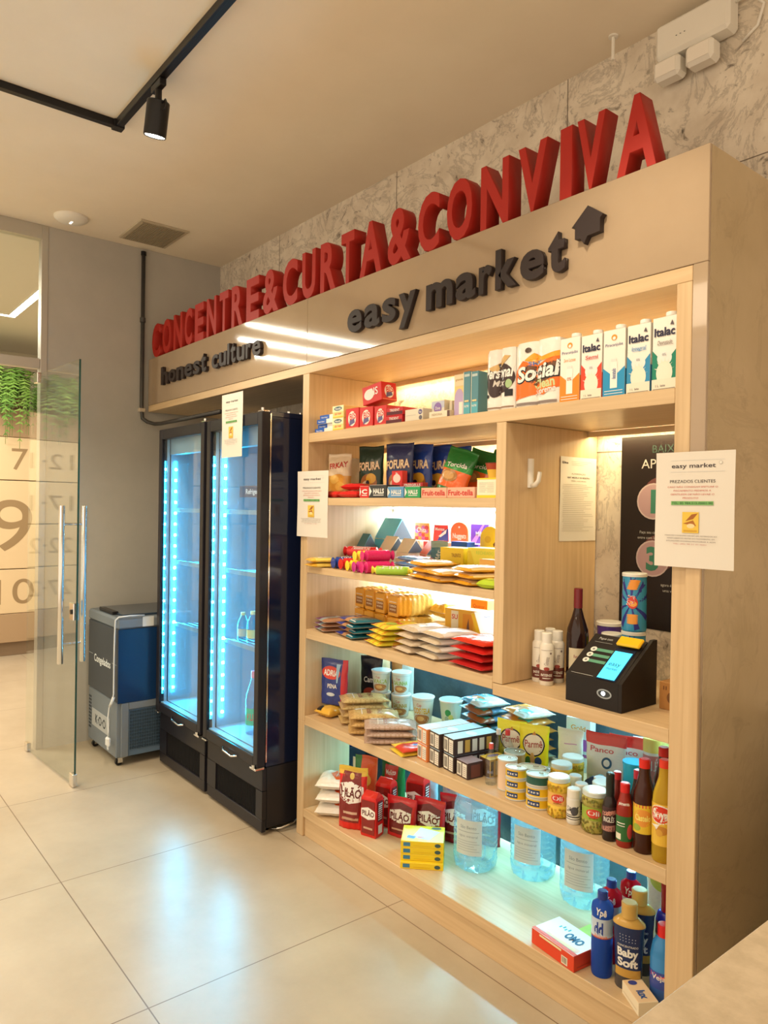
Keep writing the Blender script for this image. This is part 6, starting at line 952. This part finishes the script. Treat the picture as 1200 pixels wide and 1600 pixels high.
def JUG(lb, x, y):
    R_ = 0.090; r = thing('water_jug', lb, 'water jug', (x, y, Z6+0.0006), math.atan2(-x, DIST+y)*0.55, 'large clear water jugs'); pr_ = [(0.0, 0.012), (R_*0.55, 0.004), (R_*0.80, 0.0), (R_*0.95, 0.014), (R_, 0.04)]
    z = 0.06
    while z < 0.22: pr_ += [(R_, z), (R_-0.003, z+0.004), (R_-0.003, z+0.009), (R_, z+0.013)]; z += 0.022
    pr_ += [(R_, 0.235), (R_*0.95, 0.262), (R_*0.78, 0.292), (R_*0.5, 0.315), (R_*0.25, 0.325), (R_*0.25, 0.338)]
    MB().lathe(pr_, W_, seg=48, cap=False).build('jug_body', WATER, r, smooth=55)
    mb = MB()
    for k in range(10):
        a = 2*PI*k/10; mb.tube([(R_*0.55*math.cos(a), R_*0.55*math.sin(a), 0.006), (R_*0.9*math.cos(a+0.15), R_*0.9*math.sin(a+0.15), 0.012), (R_*0.99*math.cos(a+0.2), R_*0.99*math.sin(a+0.2), 0.045)], [0.004, 0.006, 0.003], 8)
    mb.build('base_ribs', WATER, r, smooth=True)
    MB().lathe([(0.026, 0.336), (0.026, 0.352), (0.023, 0.355)], (0.35, 0.6, 0.75), seg=24).build('cap', GLOSS, r, smooth=40)
    MB().tube([(-0.03, 0, 0.352), (-0.034, 0, 0.365), (-0.02, 0, 0.375), (0.02, 0, 0.375), (0.034, 0, 0.365), (0.03, 0, 0.352)], 0.004, 8).build('carry_handle', mat((0.55, 0.7, 0.78), 0.3), r, smooth=True)
    decal(r, cyl(R_+0.0005, 0.075, 0.215, 1.25), [('r', 0, 0, 1, 1, (0.62, 0.70, 0.72), 14), ('t', 'São Bento', 0.5, 0.80, 0.09, (0.2, 0.28, 0.34), {'w': 0.6, 'b': 0.0}), ('r', 0.1, 0.66, 0.9, 0.675, (0.3, 0.38, 0.42), 10), ('t', 'água mineral', 0.5, 0.55, 0.07, (0.25, 0.32, 0.38), {'w': 0.7, 'b': 0.0})]+[('r', 0.08, 0.12+0.07*q, 0.92-0.1*(q % 3), 0.135+0.07*q, (0.38, 0.46, 0.5), 10) for q in range(5)], 'paper_label', GLOSS, off=0.001)
    return r
JUG('large water jug next to the red coffee bags', -2.090, 0.265); JUG('large water jug, middle one of three under the shelf', -1.900, 0.400); JUG('large water jug nearest the detergent bottles', -1.650, 0.395)
BOX('detergent_box', 'red and white detergent carton reading OMO lying at the shelf edge', 'carton', -1.492, 0.078, Z6, 0.190, 0.130, 0.052, {'*': (0.70, 0.06, 0.02), 't': (0.80, 0.80, 0.78)}, {'t': [('t', 'OMO', 0.66, 0.55, 0.26, (0.02, 0.10, 0.22), {'w': 0.36, 'b': 0.05}), ('r', 0.0, 0.0, 1, 0.12, (0.70, 0.08, 0.03), 1), ('p', [(0.2, 0.14), (0.95, 0.14), (0.95, 0.3), (0.25, 0.24)], (0.80, 0.62, 0.52)), ('r', 0.25, 0.15, 0.9, 0.22, (0.75, 0.78, 0.4), 1)]+[('r', 0.24+0.06*q, 0.62+0.05*(q % 2), 0.27+0.06*q, 0.72+0.06*(q % 2), (0.05, 0.35, 0.4), 1) for q in range(4)], 'f': [('r', 0.72, 0.12, 0.86, 0.62, (0.78, 0.74, 0.6), 1)]+[('r', 0.735+0.022*q, 0.2, 0.747+0.022*q, 0.56, (0.2, 0.15, 0.1), 1) for q in range(5)]+[('r', 0.2, 0.80, 0.72, 0.93, (0.80, 0.76, 0.45), 1)], 'r': [('r', 0.1, 0.2, 0.9, 0.25, (0.5, 0.05, 0.03), 1)]}, rz=-0.12)
BOX('sponge_pack', 'small green and lime packet behind the OMO carton', 'packet', -1.455, 0.185, Z6, 0.105, 0.07, 0.035, {'*': (0.05, 0.42, 0.12), 't': (0.45, 0.65, 0.15)}, {'f': [('r', 0.1, 0.3, 0.9, 0.5, (0.3, 0.6, 0.3), 1)]}, rz=-0.1)
def SOFTD(lb, x, y, c, cc, glassc, g, top):
    h = 0.262; r_ = 0.0335
    return RND('cleaner_bottle', lb, 'cleaner bottle', x, y, Z6, [(r_*0.92, 0), (r_, 0.008), (r_, 0.13), (r_*0.96, 0.135), (r_*0.98, 0.185), (r_*1.04, 0.205), (r_*0.95, 0.222), (r_*0.45, 0.236), (r_*0.40, 0.242)], [c]*8, glassc, labels=[(0.125, 0.185, PI*0.95, (0.50, 0.60, 0.74) if top else (0.62, 0.6, 0.62), [('t', 'dd', 0.42, 0.5, 0.62, (0.02, 0.05, 0.3), {'w': 0.3, 'b': 0.04}), ('t', 'limpa', 0.5, 0.12, 0.14, (0.7, 0.2, 0.1), {'w': 0.4}), ('r', 0.0, 0.0, 1, 0.06, (0.5, 0.1, 0.05), 10)]), (0.19, 0.224, PI*0.9, None, [('t', 'Ypê', 0.5, 0.5, 0.6, W_, {'w': 0.36, 'b': 0.03, 'rot': -0.1})], 'printed_shoulder')], cap=(0.0165, 0.238, h, cc, (0.05, 0.10, 0.35), 'push_cap'), group=g)
BLUEG = glassy('blue_cleaner', (0.03, 0.12, 0.62), 0.05, 1.2, 0.5); REDG = glassy('red_cleaner', (0.60, 0.01, 0.03), 0.05, 1.2, 0.4)
SOFTD('translucent blue cleaner bottle with a blue push cap', -1.353, 0.075, (0.02, 0.08, 0.40), (0.02, 0.05, 0.30), BLUEG, 'cleaner bottles', 1)
SOFTD('red cleaner bottle with a blue cap behind the blue one', -1.378, 0.160, (0.5, 0.02, 0.03), (0.02, 0.05, 0.32), REDG, 'cleaner bottles', 0)
SOFTD('rear red cleaner bottle with a blue cap', -1.370, 0.260, (0.5, 0.02, 0.03), (0.02, 0.05, 0.32), REDG, 'cleaner bottles', 0)
def BABY(lb, x, y):
    g_ = (0.56, 0.34, 0.08); nv = (0.015, 0.03, 0.11)
    return RND('softener_bottle', lb, 'softener bottle', x, y, Z6, [(0.038, 0), (0.041, 0.006), (0.040, 0.06), (0.043, 0.13), (0.046, 0.185), (0.049, 0.196), (0.047, 0.203), (0.030, 0.217), (0.026, 0.219)], [(0.06, 0.055, 0.06), (0.06, 0.055, 0.06), nv, nv, nv, g_, g_, g_], GLOSS, sy=0.62, labels=[(0.035, 0.19, PI*0.8, None, [('r', 0.05, 0.04, 0.95, 0.20, (0.52, 0.30, 0.06), 10), ('t', 'Baby', 0.5, 0.53, 0.15, W_, {'w': 0.62, 'b': 0.04}), ('t', 'Soft', 0.5, 0.33, 0.15, W_, {'w': 0.62, 'b': 0.04}), ('t', 'CONCENTRADO', 0.5, 0.66, 0.04, W_, {'w': 0.6, 'b': 0.0})]+[('e', 0.3+0.08*(q % 6), 0.76+0.06*(q//6), 0.012, 0.010, (0.4, 0.45, 0.6)) for q in range(16)])], cap=(0.024, 0.218, 0.262, (0.60, 0.38, 0.10), (0.66, 0.46, 0.16), 'measuring_cap'), rz=0.42, group='navy softener bottles')
BABY('navy softener bottle with gold cap reading Baby Soft, front one', -1.262, 0.082); BABY('navy softener bottle with gold cap behind the front one', -1.286, 0.176)
RND('bleach_bottle', 'dark blue bottle with a tall dark red cap near the right post', 'cleaner bottle', -1.228, 0.245, Z6, [(0.036, 0), (0.038, 0.006), (0.037, 0.13), (0.037, 0.165), (0.030, 0.190), (0.020, 0.196)], [(0.05, 0.06, 0.3), (0.03, 0.03, 0.08), (0.10, 0.03, 0.05), (0.03, 0.03, 0.40), (0.03, 0.03, 0.42)], GLOSS, cap=(0.021, 0.195, 0.285, (0.30, 0.01, 0.02)), labels=[(0.12, 0.126, PI, (0.6, 0.25, 0.08), [])], sy=0.8)
RND('bleach_bottle', 'light blue bottle with a bright red cap beside the right post', 'cleaner bottle', -1.168, 0.118, Z6, [(0.036, 0), (0.038, 0.006), (0.038, 0.06), (0.038, 0.13), (0.031, 0.170), (0.016, 0.190)], [(0.05, 0.1, 0.4), (0.04, 0.12, 0.42), (0.05, 0.25, 0.60), (0.04, 0.24, 0.58), (0.04, 0.24, 0.58)], GLOSS, cap=(0.018, 0.189, 0.225, (0.70, 0.02, 0.02)), labels=[(0.04, 0.09, PI*0.9, (0.05, 0.08, 0.35), [('p', [(0, 0.7), (1, 0.5), (1, 0.75), (0, 0.95)], (0.75, 0.08, 0.05)), ('t', 'Veja', 0.4, 0.7, 0.3, W_, {'w': 0.4})])], sy=0.8)
BOX('soap_bar_box', 'cream and orange soap carton at the right end of the shelf edge', 'carton', -1.196, 0.040, Z6, 0.105, 0.062, 0.040, {'*': (0.80, 0.70, 0.52), 't': (0.78, 0.56, 0.34)}, {'t': [('t', 'lux', 0.68, 0.5, 0.4, (0.05, 0.10, 0.3), {'w': 0.36, 'b': 0.04}), ('e', 0.16, 0.4, 0.1, 0.22, (0.03, 0.05, 0.25))], 'f': [('r', 0.1, 0.3, 0.9, 0.36, (0.6, 0.5, 0.35), 1)]}, rz=-0.55)
BAG('wipes_pack', 'white and lime green wipes pack leaning at the back by the right post', 'pack', -1.290, 0.395, Z6, 0.20, 0.27, 0.06, lambda u, v: (0.66, 0.74, 0.66) if u < 0.6 else (0.30, 0.20, 0.15), [('e', 0.3, 0.75, 0.2, 0.1, (0.45, 0.65, 0.1)), ('e', 0.55, 0.85, 0.2, 0.08, (0.35, 0.6, 0.08)), ('e', 0.6, 0.4, 0.2, 0.15, (0.5, 0.05, 0.05)), ('t', 'Bom', 0.6, 0.4, 0.1, W_)], seed=240, rz=0.1)
# ---------------------------------------------------------------- niche
r = thing('wall_hook', 'white adhesive hook on the left wall of the niche', 'hook', (-1.7245, 0.130, 1.73))
MB().tube([(0.004, 0, -0.052), (0.004, 0, 0.052)], 0.012, 14).build('backplate', WHITEP, r, smooth=40)
MB().tube([(0.012, 0, -0.045), (0.028, -0.002, -0.042), (0.042, -0.002, -0.028), (0.046, -0.002, -0.008), (0.048, -0.002, 0.004)], [0.010, 0.009, 0.008, 0.008, 0.007], 12).build('hook_arm', WHITEP, r, smooth=True)
def PAPER(name, lb, loc, w, h, rz, sh, curl=0.0, seed=0):
    r = thing(name, lb, 'notice', loc, rz); ph = seed
    f = lambda u, v, o: (-w/2+u*w, -0.0012-o-curl*(max(0, 1-u-v)**2)*1.2-0.0012*math.sin(v*5+u*4+ph), v*h)
    mb = MB(); mb.grid(lambda u, v: f(u, v, 0), 10, 14, (0.72, 0.68, 0.62)); mb.grid(lambda u, v: (f(u, v, 0)[0], f(u, v, 0)[1]+0.0004, f(u, v, 0)[2]), 10, 14, (0.72, 0.68, 0.62), flip=True)
    mb.build('sheet', MATTE, r, smooth=True, recalc=False); RES[0] = 3; decal(r, (f, w, h), sh, 'printed_text', MATTE, off=0.0004); return r
def em_sheet():
    BR = (0.55, 0.12, 0.10); s = [('r', 0.2, 0.925, 0.88, 0.928, (0.6, 0.6, 0.6), 4), ('r', 0.2, 0.825, 0.88, 0.828, (0.6, 0.6, 0.6), 4), ('t', 'easy market', 0.49, 0.88, 0.036, (0.06, 0.05, 0.06), {'w': 0.56, 'b': 0.012}), ('e', 0.83, 0.90, 0.022, 0.015, (0.5, 0.48, 0.46)), ('e', 0.83, 0.90, 0.016, 0.011, (0.8, 0.76, 0.7)),
        ('t', 'PREZADOS CLIENTES', 0.48, 0.745, 0.026, (0.08, 0.07, 0.07), {'w': 0.58, 'b': 0.0}), ('t', 'CASO NÃO CONSIGAM EFETUAR O', 0.48, 0.697, 0.014, BR, {'w': 0.64, 'sh': 0.2, 'b': 0.0}), ('t', 'PAGAMENTO PEDIMOS A', 0.48, 0.665, 0.014, BR, {'w': 0.48, 'sh': 0.2, 'b': 0.0}), ('t', 'GENTILEZA DE NÃO LEVAR O', 0.48, 0.633, 0.014, BR, {'w': 0.56, 'sh': 0.2, 'b': 0.0}), ('t', 'PRODUTO', 0.46, 0.601, 0.014, BR, {'w': 0.2, 'sh': 0.2, 'b': 0.0}),
        ('r', 0.21, 0.540, 0.75, 0.573, (0.18, 0.42, 0.14), 4), ('t', 'TEL: 85 984.515./0001-90', 0.48, 0.557, 0.018, (0.04, 0.12, 0.05), {'w': 0.52, 'b': 0.02}),
        ('r', 0.36, 0.30, 0.57, 0.48, (0.75, 0.52, 0.08), 3), ('p', [(0.40, 0.40), (0.48, 0.46), (0.56, 0.47), (0.50, 0.42)], (0.35, 0.12, 0.03)), ('p', [(0.37, 0.38), (0.50, 0.41), (0.54, 0.36), (0.46, 0.37)], (0.40, 0.15, 0.03)), ('e', 0.47, 0.36, 0.05, 0.02, (0.85, 0.65, 0.35)), ('r', 0.38, 0.31, 0.55, 0.325, (0.6, 0.35, 0.05), 2)]
    for k, (t, w_) in enumerate((('ITENS DE CONSUMO DEVEM SER RETIRADOS AO', 0.66), ('SEREM ABERTOS ANTES DO PAGAMENTO, EM', 0.60), ('SITUAÇÕES DÚVIDAS PROCURAR A ADM', 0.62))): s.append(('t', t, 0.47, 0.275-0.024*k, 0.010, (0.15, 0.12, 0.12), {'w': w_, 'b': 0.0}))
    s.append(('t', 'TEL: (85) 98 51 51 0001', 0.46, 0.203, 0.010, (0.5, 0.2, 0.2), {'w': 0.42, 'b': 0.0})); return s
PAPER('paper_notice', 'easy market paper notice taped to the right post of the shelving', (-1.025, -0.020, 1.447), 0.222, 0.318, 0.03, em_sheet(), curl=0.0, seed=1)
PAPER('paper_notice', 'easy market paper notice taped to the left side panel of the shelving', (-2.935, -0.004, 1.452), 0.245, 0.315, 0.05, em_sheet(), seed=2)
PAPER('paper_notice', 'easy market paper notice taped to the right hand fridge door', (-3.395, -0.196, 1.842), 0.225, 0.325, 0.0, em_sheet(), seed=3)
ns = [('t', 'Elite', 0.13, 0.93, 0.026, (0.1, 0.08, 0.08), {'w': 0.16, 'b': 0.03}), ('r', 0.3, 0.945, 0.85, 0.948, (0.3, 0.28, 0.25), 3), ('r', 0.3, 0.925, 0.75, 0.928, (0.3, 0.28, 0.25), 3), ('r', 0.3, 0.905, 0.65, 0.908, (0.3, 0.28, 0.25), 3), ('t', 'AUTORIZAÇÃO', 0.5, 0.80, 0.018, (0.2, 0.18, 0.15), {'w': 0.4, 'b': 0.0}), ('t', 'UNIT. MODELO DE REGISTRO', 0.5, 0.755, 0.018, (0.1, 0.08, 0.08), {'w': 0.64, 'b': 0.02}), ('t', 'MERCADORIAS', 0.5, 0.715, 0.016, (0.2, 0.18, 0.15), {'w': 0.42, 'b': 0.0})]
rn = random.Random(9)
for k in range(26): a = rn.uniform(0.05, 0.09); ns.append(('r', a, 0.67-k*0.022, rn.uniform(0.6, 0.94), 0.674-k*0.022, (0.38, 0.34, 0.28), 1))
PAPER('paper_notice', 'printed notice sheet taped to the niche side wall beside the hook', (-1.7235, 0.415, 1.482), 0.225, 0.32, PI/2, ns, seed=4)
# poster
ps = thing('poster', 'black app poster with numbered circles on the niche back wall', 'poster', (-1.345, 0.5385, 1.165)); pw, ph_ = 0.54, 0.715
MB().box(-pw/2, pw/2, -0.003, 0, 0, ph_, b=0.0005).build('sheet', mat((0.016, 0.010, 0.009), 0.35, 0.0, 0.3), ps)
pf = ((lambda u, v, o: (-pw/2+u*pw, -0.0032-o, v*ph_)), pw, ph_); PK = (0.45, 0.30, 0.32); TG = (0.05, 0.22, 0.15)
sh = [('t', 'BAIXE O', 0.38, 0.93, 0.040, (0.02, 0.04, 0.03), {'b': 0.0}), ('t', 'APLICATIVO', 0.42, 0.855, 0.048, (0.40, 0.38, 0.36), {'b': 0.0, 'w': 0.52})]
for n_, cy in (('1', 0.66), ('3', 0.365)): sh += [('e', 0.30, cy+0.03, 0.125, 0.094, (0.14, 0.05, 0.05)), ('e', 0.255, cy, 0.125, 0.094, (0.55, 0.45, 0.45)), ('e', 0.255, cy, 0.115, 0.086, PK), ('t', n_, 0.255, cy, 0.11, TG, {'b': 0.05})]
for n_, cy in (('2', 0.62), ('4', 0.30)): sh += [('e', 0.72, cy, 0.11, 0.083, PK), ('t', n_, 0.72, cy, 0.1, TG, {'b': 0.05})]
sh += [('t', 'Faça seu cadastro', 0.25, 0.50, 0.014, (0.55, 0.55, 0.52), {'b': 0.0}), ('t', 'entre com login e senha', 0.27, 0.472, 0.014, (0.55, 0.55, 0.52), {'b': 0.0}), ('t', 'agora é', 0.36, 0.235, 0.014, (0.55, 0.55, 0.52), {'b': 0.0}), ('t', 'uma vez', 0.38, 0.207, 0.014, (0.55, 0.55, 0.52), {'b': 0.0})]
decal(ps, pf, sh, 'printed_text', MATTE)
# wine, spray bottles, cups, tubes
WINE = mat((0.022, 0.008, 0.008), 0.06, name='dark_wine_glass')
r = RND('wine_bottle', 'dark wine bottle with a wine red neck and cream label', 'wine bottle', -1.590, 0.245, ZN, [(0.036, 0), (0.039, 0.005), (0.039, 0.165), (0.036, 0.195), (0.022, 0.235), (0.0150, 0.262), (0.0142, 0.270)], W_, WINE, labels=[(0.035, 0.13, 2.0, (0.66, 0.60, 0.44), [('t', 'Reservado', 0.5, 0.7, 0.12, (0.3, 0.1, 0.1), {'w': 0.5}), ('r', 0.2, 0.3, 0.8, 0.33, (0.4, 0.3, 0.2), 8)])], cap=(0.0155, 0.268, 0.338, (0.16, 0.012, 0.02), (0.14, 0.01, 0.02), 'capsule'), face_cam=1.3)
def SPRAY(lb, x, y): return RND('spray_bottle', lb, 'spray bottle', x, y, ZN, [(0.0235, 0), (0.0245, 0.003), (0.0245, 0.138), (0.020, 0.145), (0.0185, 0.147)], [(0.76, 0.73, 0.66)]*4, GLOSS, labels=[(0.012, 0.135, PI*0.9, None, [('r', 0, 0.03, 1, 0.34, (0.14, 0.04, 0.035), 12), ('t', 'INTENSE', 0.5, 0.20, 0.07, W_, {'w': 0.6, 'b': 0.02}), ('r', 0.3, 0.1, 0.7, 0.12, W_, 6), ('t', 'Giovanna', 0.5, 0.60, 0.12, (0.25, 0.2, 0.2), {'w': 0.42, 'rot': 1.4, 'b': 0.0}), ('e', 0.5, 0.38, 0.14, 0.05, (0.35, 0.06, 0.05)), ('e', 0.70, 0.82, 0.05, 0.03, (0.2, 0.15, 0.15)), ('r', 0.2, 0.9, 0.8, 0.91, (0.3, 0.25, 0.25), 6)])], cap=(0.0185, 0.146, 0.183, (0.80, 0.79, 0.75), (0.80, 0.79, 0.75), 'cap'), face_cam=1.0, group='white spray bottles')
SPRAY('white spray bottle closest to the hook side, left one', -1.692, 0.160); SPRAY('white spray bottle in the middle of the front trio', -1.642, 0.140); SPRAY('white spray bottle at the right, beside the wine', -1.646, 0.205); SPRAY('white spray bottle at the rear of the group', -1.695, 0.225)
RND('snack_tub', 'purple snack tub with a white lid behind the terminal', 'tub', -1.590, 0.440, ZN, [(0.038, 0), (0.040, 0.005), (0.046, 0.190), (0.046, 0.192)], [(0.09, 0.04, 0.28)]*3, GLOSS, labels=[(0.02, 0.18, PI, None, [('e', 0.30, 0.58, 0.14, 0.14, W_), ('e', 0.31, 0.58, 0.08, 0.09, K_)])], cap=(0.049, 0.190, 0.203, (0.76, 0.74, 0.68), (0.70, 0.68, 0.62), 'lid'))
RND('snack_tub', 'lime green snack tub with a white lid behind the terminal', 'tub', -1.515, 0.345, ZN, [(0.032, 0), (0.033, 0.005), (0.036, 0.165), (0.036, 0.167)], [(0.35, 0.50, 0.05)]*3, GLOSS, labels=[(0.02, 0.16, PI, None, [('e', 0.5, 0.8, 0.2, 0.1, (0.6, 0.4, 0.05))])], cap=(0.038, 0.166, 0.180, (0.76, 0.74, 0.68), (0.66, 0.66, 0.60), 'lid'))
def tubeart():
    s = [('r', 0, 0, 1, 1, (0.04, 0.30, 0.55), 16)]
    for a in (0.3, 0.9, 1.5, 2.1, 2.7, 3.5, 4.2, 5.0, 5.7): s.append(('p', [(0.42, 0.5), (0.42+0.55*math.cos(a-0.12), 0.5+0.5*math.sin(a-0.12)), (0.42+0.55*math.cos(a+0.12), 0.5+0.5*math.sin(a+0.12))], (0.03, 0.04, 0.28)))
    for k in range(6): s.append(('e', 0.44+0.015*k, 0.78+0.030*k, 0.13, 0.020, (0.80, 0.32, 0.05))); s.append(('e', 0.46, 0.14+0.030*k, 0.13, 0.018, (0.82, 0.36, 0.06)))
    return s+[('e', 0.46, 0.52, 0.12, 0.11, (0.65, 0.06, 0.04)), ('e', 0.47, 0.50, 0.09, 0.05, (0.85, 0.42, 0.08)), ('t', 'POILS', 0.42, 0.56, 0.12, W_, {'w': 0.26, 'rot': 1.4, 'b': 0.04}), ('t', 'POILS', 0.43, 0.56, 0.12, (0.66, 0.04, 0.04), {'w': 0.24, 'rot': 1.4, 'b': 0.01})]
for i in range(2): RND('crisp_tube', ['blue crisp tube standing on another tube behind the terminal', 'lower blue crisp tube half hidden by the terminal'][1-i], 'crisp tube', -1.430, 0.345, ZN+0.2015*i, [(0.040, 0), (0.041, 0.003), (0.039, 0.190)], (0.04, 0.28, 0.52), GLOSS, labels=[(0.004, 0.188, PI*1.1, None, tubeart())], cap=(0.042, 0.188, 0.200, (0.72, 0.74, 0.72), (0.66, 0.68, 0.66), 'lid'), face_cam=1.0, group='blue crisp tubes')
BOX('kraft_box', 'small brown cardboard box beside the terminal', 'box', -1.185, 0.215, ZN, 0.100, 0.065, 0.085, (0.42, 0.20, 0.06), {'f': [('e', 0.40, 0.46, 0.14, 0.2, (0.18, 0.08, 0.03)), ('r', 0.14, 0.72, 0.17, 0.86, (0.15, 0.06, 0.03), 1), ('r', 0.22, 0.72, 0.25, 0.86, (0.15, 0.06, 0.03), 1)]})
r = thing('cable_coil', 'black and white charger cable coiled on the brown box', 'cable', (-1.190, 0.225, ZN+0.087))
MB().tube([(0.026*math.cos(a), 0.016*math.sin(a), 0.010+0.004*math.sin(a*3)) for a in [k*PI/8 for k in range(16)]], 0.006, 8, closed=True).build('black_cable', BLACKM, r, smooth=True)
MB().tube([(-0.02+0.035*math.sin(a/3), 0.02*math.cos(a), 0.022+0.012*math.sin(a/2)) for a in [k*0.5 for k in range(13)]], 0.004, 8).build('white_cable', WHITEP, r, smooth=True)
# payment terminal
tm = thing('payment_terminal', 'black wedge shaped payment terminal with a blue easy market screen', 'payment terminal', (-1.370, 0.125, ZN+0.0005)); TB = mat((0.014, 0.011, 0.011), 0.5, 0.0, 0.25, name='terminal_black')
a0, a1 = -0.098, 0.095; w2 = 0.103
mb = MB(); mb.prism([(a0, 0), (a0, 0.088), (0.060, 0.200), (0.060, 0)], 'x', -w2, w2-0.0125); mb.build('housing', TB, tm)
MB().prism([(a0, 0), (a0, 0.088), (0.072, 0.205), (a1, 0.205), (a1, 0)], 'x', w2-0.012, w2).build('side_plate', TB, tm)
sl_ = math.hypot(0.060-a0, 0.112); dy, dz = (0.060-a0)/sl_, 0.112/sl_
tf = ((lambda u, v, o: (-w2+u*2*w2, a0+v*sl_*dy-o*dz, 0.088+v*sl_*dz+o*dy)), 2*w2, sl_)
SCR = emit((0.05, 0.50, 0.72), 1.6, 'screen_glow')
decal(tm, tf, [('r', 0.555, 0.03, 0.86, 0.66, (1, 1, 1), 1)], 'screen', SCR, off=0.004)
decal(tm, tf, [('t', 'easy', 0.70, 0.37, 0.09, (0.02, 0.08, 0.14), {'w': 0.20, 'b': 0.0}), ('t', 'market', 0.70, 0.26, 0.06, (0.03, 0.14, 0.22), {'w': 0.19, 'b': 0.0})], 'screen_lettering', MATTE, off=0.0048)
decal(tm, tf, [('r', 0.535, 0.01, 0.88, 0.74, (0.01, 0.02, 0.05), 1)], 'screen_bezel', GLOSS, off=0.002)
pr2 = [('r', 0.16, 0.60-0.135*k, 0.52, 0.665-0.135*k, (0.10, 0.30, 0.20), 1) for k in range(3)]+[x for k in range(3) for x in (('e', 0.17, 0.632-0.135*k, 0.055, 0.055, (0.70, 0.70, 0.66)), ('e', 0.17, 0.632-0.135*k, 0.022, 0.022, (0.2, 0.2, 0.2)))]
pr2 += [('r', 0.08, 0.035, 0.48, 0.042, (0.5, 0.5, 0.48), 1), ('t', 'Pague com', 0.26, 0.90, 0.05, (0.6, 0.6, 0.58), {'b': 0.0, 'w': 0.24}), ('r', 0.1, 0.80, 0.42, 0.806, (0.4, 0.4, 0.38), 1)]
decal(tm, tf, pr2, 'printed_panel', MATTE, off=0.0008)
mb = MB().box(-0.042, 0.042, 0.0, 0.040, 0.0, 0.012, b=0.004); y_ = a0+0.80*sl_*dy; z_ = 0.088+0.80*sl_*dz
an = math.atan2(dz, dy); M_ = Matrix.Translation((0.048, y_-0.012, z_+0.001)) @ Matrix.Rotation(an, 4, 'X'); mb.v = [tuple(M_ @ Vector(p)) for p in mb.v]; mb.build('yellow_card_reader', mat((0.80, 0.48, 0.01), 0.3), tm)
decal(tm, ((lambda u, v, o: (-w2+u*2*w2, a0-o, v*0.088)), 2*w2, 0.088), [('e', 0.70, 0.54, 0.13, 0.17, (0.30, 0.34, 0.38)), ('e', 0.70, 0.54, 0.105, 0.12, (0.03, 0.04, 0.05))], 'sensor_ring', GLOSS)
decal(tm, ((lambda u, v, o: (-w2+u*2*w2, a0-o, v*0.088)), 2*w2, 0.088), [('e', 0.685, 0.55, 0.035, 0.075, (1, 1, 1))], 'sensor_light', emit((0.75, 0.9, 1.0), 8, 'sensor_glow'), off=0.0012)
# ---------------------------------------------------------------- drinks in the fridges
def DRINK(lb, x, y, z, h, r, c, capc, lc, m=GLOSS, name='drink_bottle', txt=''):
    return RND(name, lb, 'drink', x, y, z, [(r*0.92, 0), (r, 0.004), (r, h*0.55), (r*0.9, h*0.64), (r*0.42, h*0.86), (r*0.4, h*0.9)], c, m, labels=[(h*0.15, h*0.42, PI*0.95, lc, [('t', txt, 0.5, 0.5, 0.4, (0.6, 0.05, 0.05), {'w': 0.5})] if txt else [])], cap=(r*0.42, h*0.89, h, capc), group='drinks inside the glass door fridges', face_cam=0.9)
JB = pane('clear_pet', (0.75, 0.86, 0.92), 0.10, 0.02, 1.0)
DRINK('small bottle with pale yellow cap on the middle shelf of the right fridge', -3.44, -0.035, 0.8745, 0.165, 0.033, (0.7, 0.8, 0.8), (0.75, 0.72, 0.4), (0.62, 0.62, 0.30), JB)
DRINK('second pale yellow capped bottle beside the first in the right fridge', -3.53, -0.045, 0.8745, 0.150, 0.030, (0.7, 0.8, 0.8), (0.75, 0.72, 0.4), (0.55, 0.6, 0.5), JB)
DRINK('large clear soda bottle with a green label low in the right fridge', -3.44, -0.02, 0.392, 0.33, 0.046, (0.5, 0.7, 0.7), (0.70, 0.25, 0.35), (0.03, 0.45, 0.25), JB, txt='KUAT')
DRINK('small bottle on the top shelf of the right fridge', -3.35, -0.03, 1.5745, 0.17, 0.030, (0.6, 0.75, 0.8), (0.3, 0.4, 0.5), (0.55, 0.7, 0.65), JB)
DRINK('small pink labelled bottle in the left fridge', -3.93, -0.03, 1.2545, 0.19, 0.030, (0.6, 0.3, 0.4), (0.7, 0.2, 0.4), (0.62, 0.06, 0.2))
DRINK('small red topped bottle on the top shelf of the left fridge', -3.95, -0.03, 1.5745, 0.20, 0.032, (0.5, 0.7, 0.75), (0.7, 0.1, 0.1), (0.60, 0.10, 0.10))
DRINK('clear water bottle on the lower shelf of the left fridge', -3.93, -0.03, 0.8745, 0.22, 0.032, (0.5, 0.75, 0.85), (0.2, 0.5, 0.7), (0.3, 0.6, 0.75), JB)
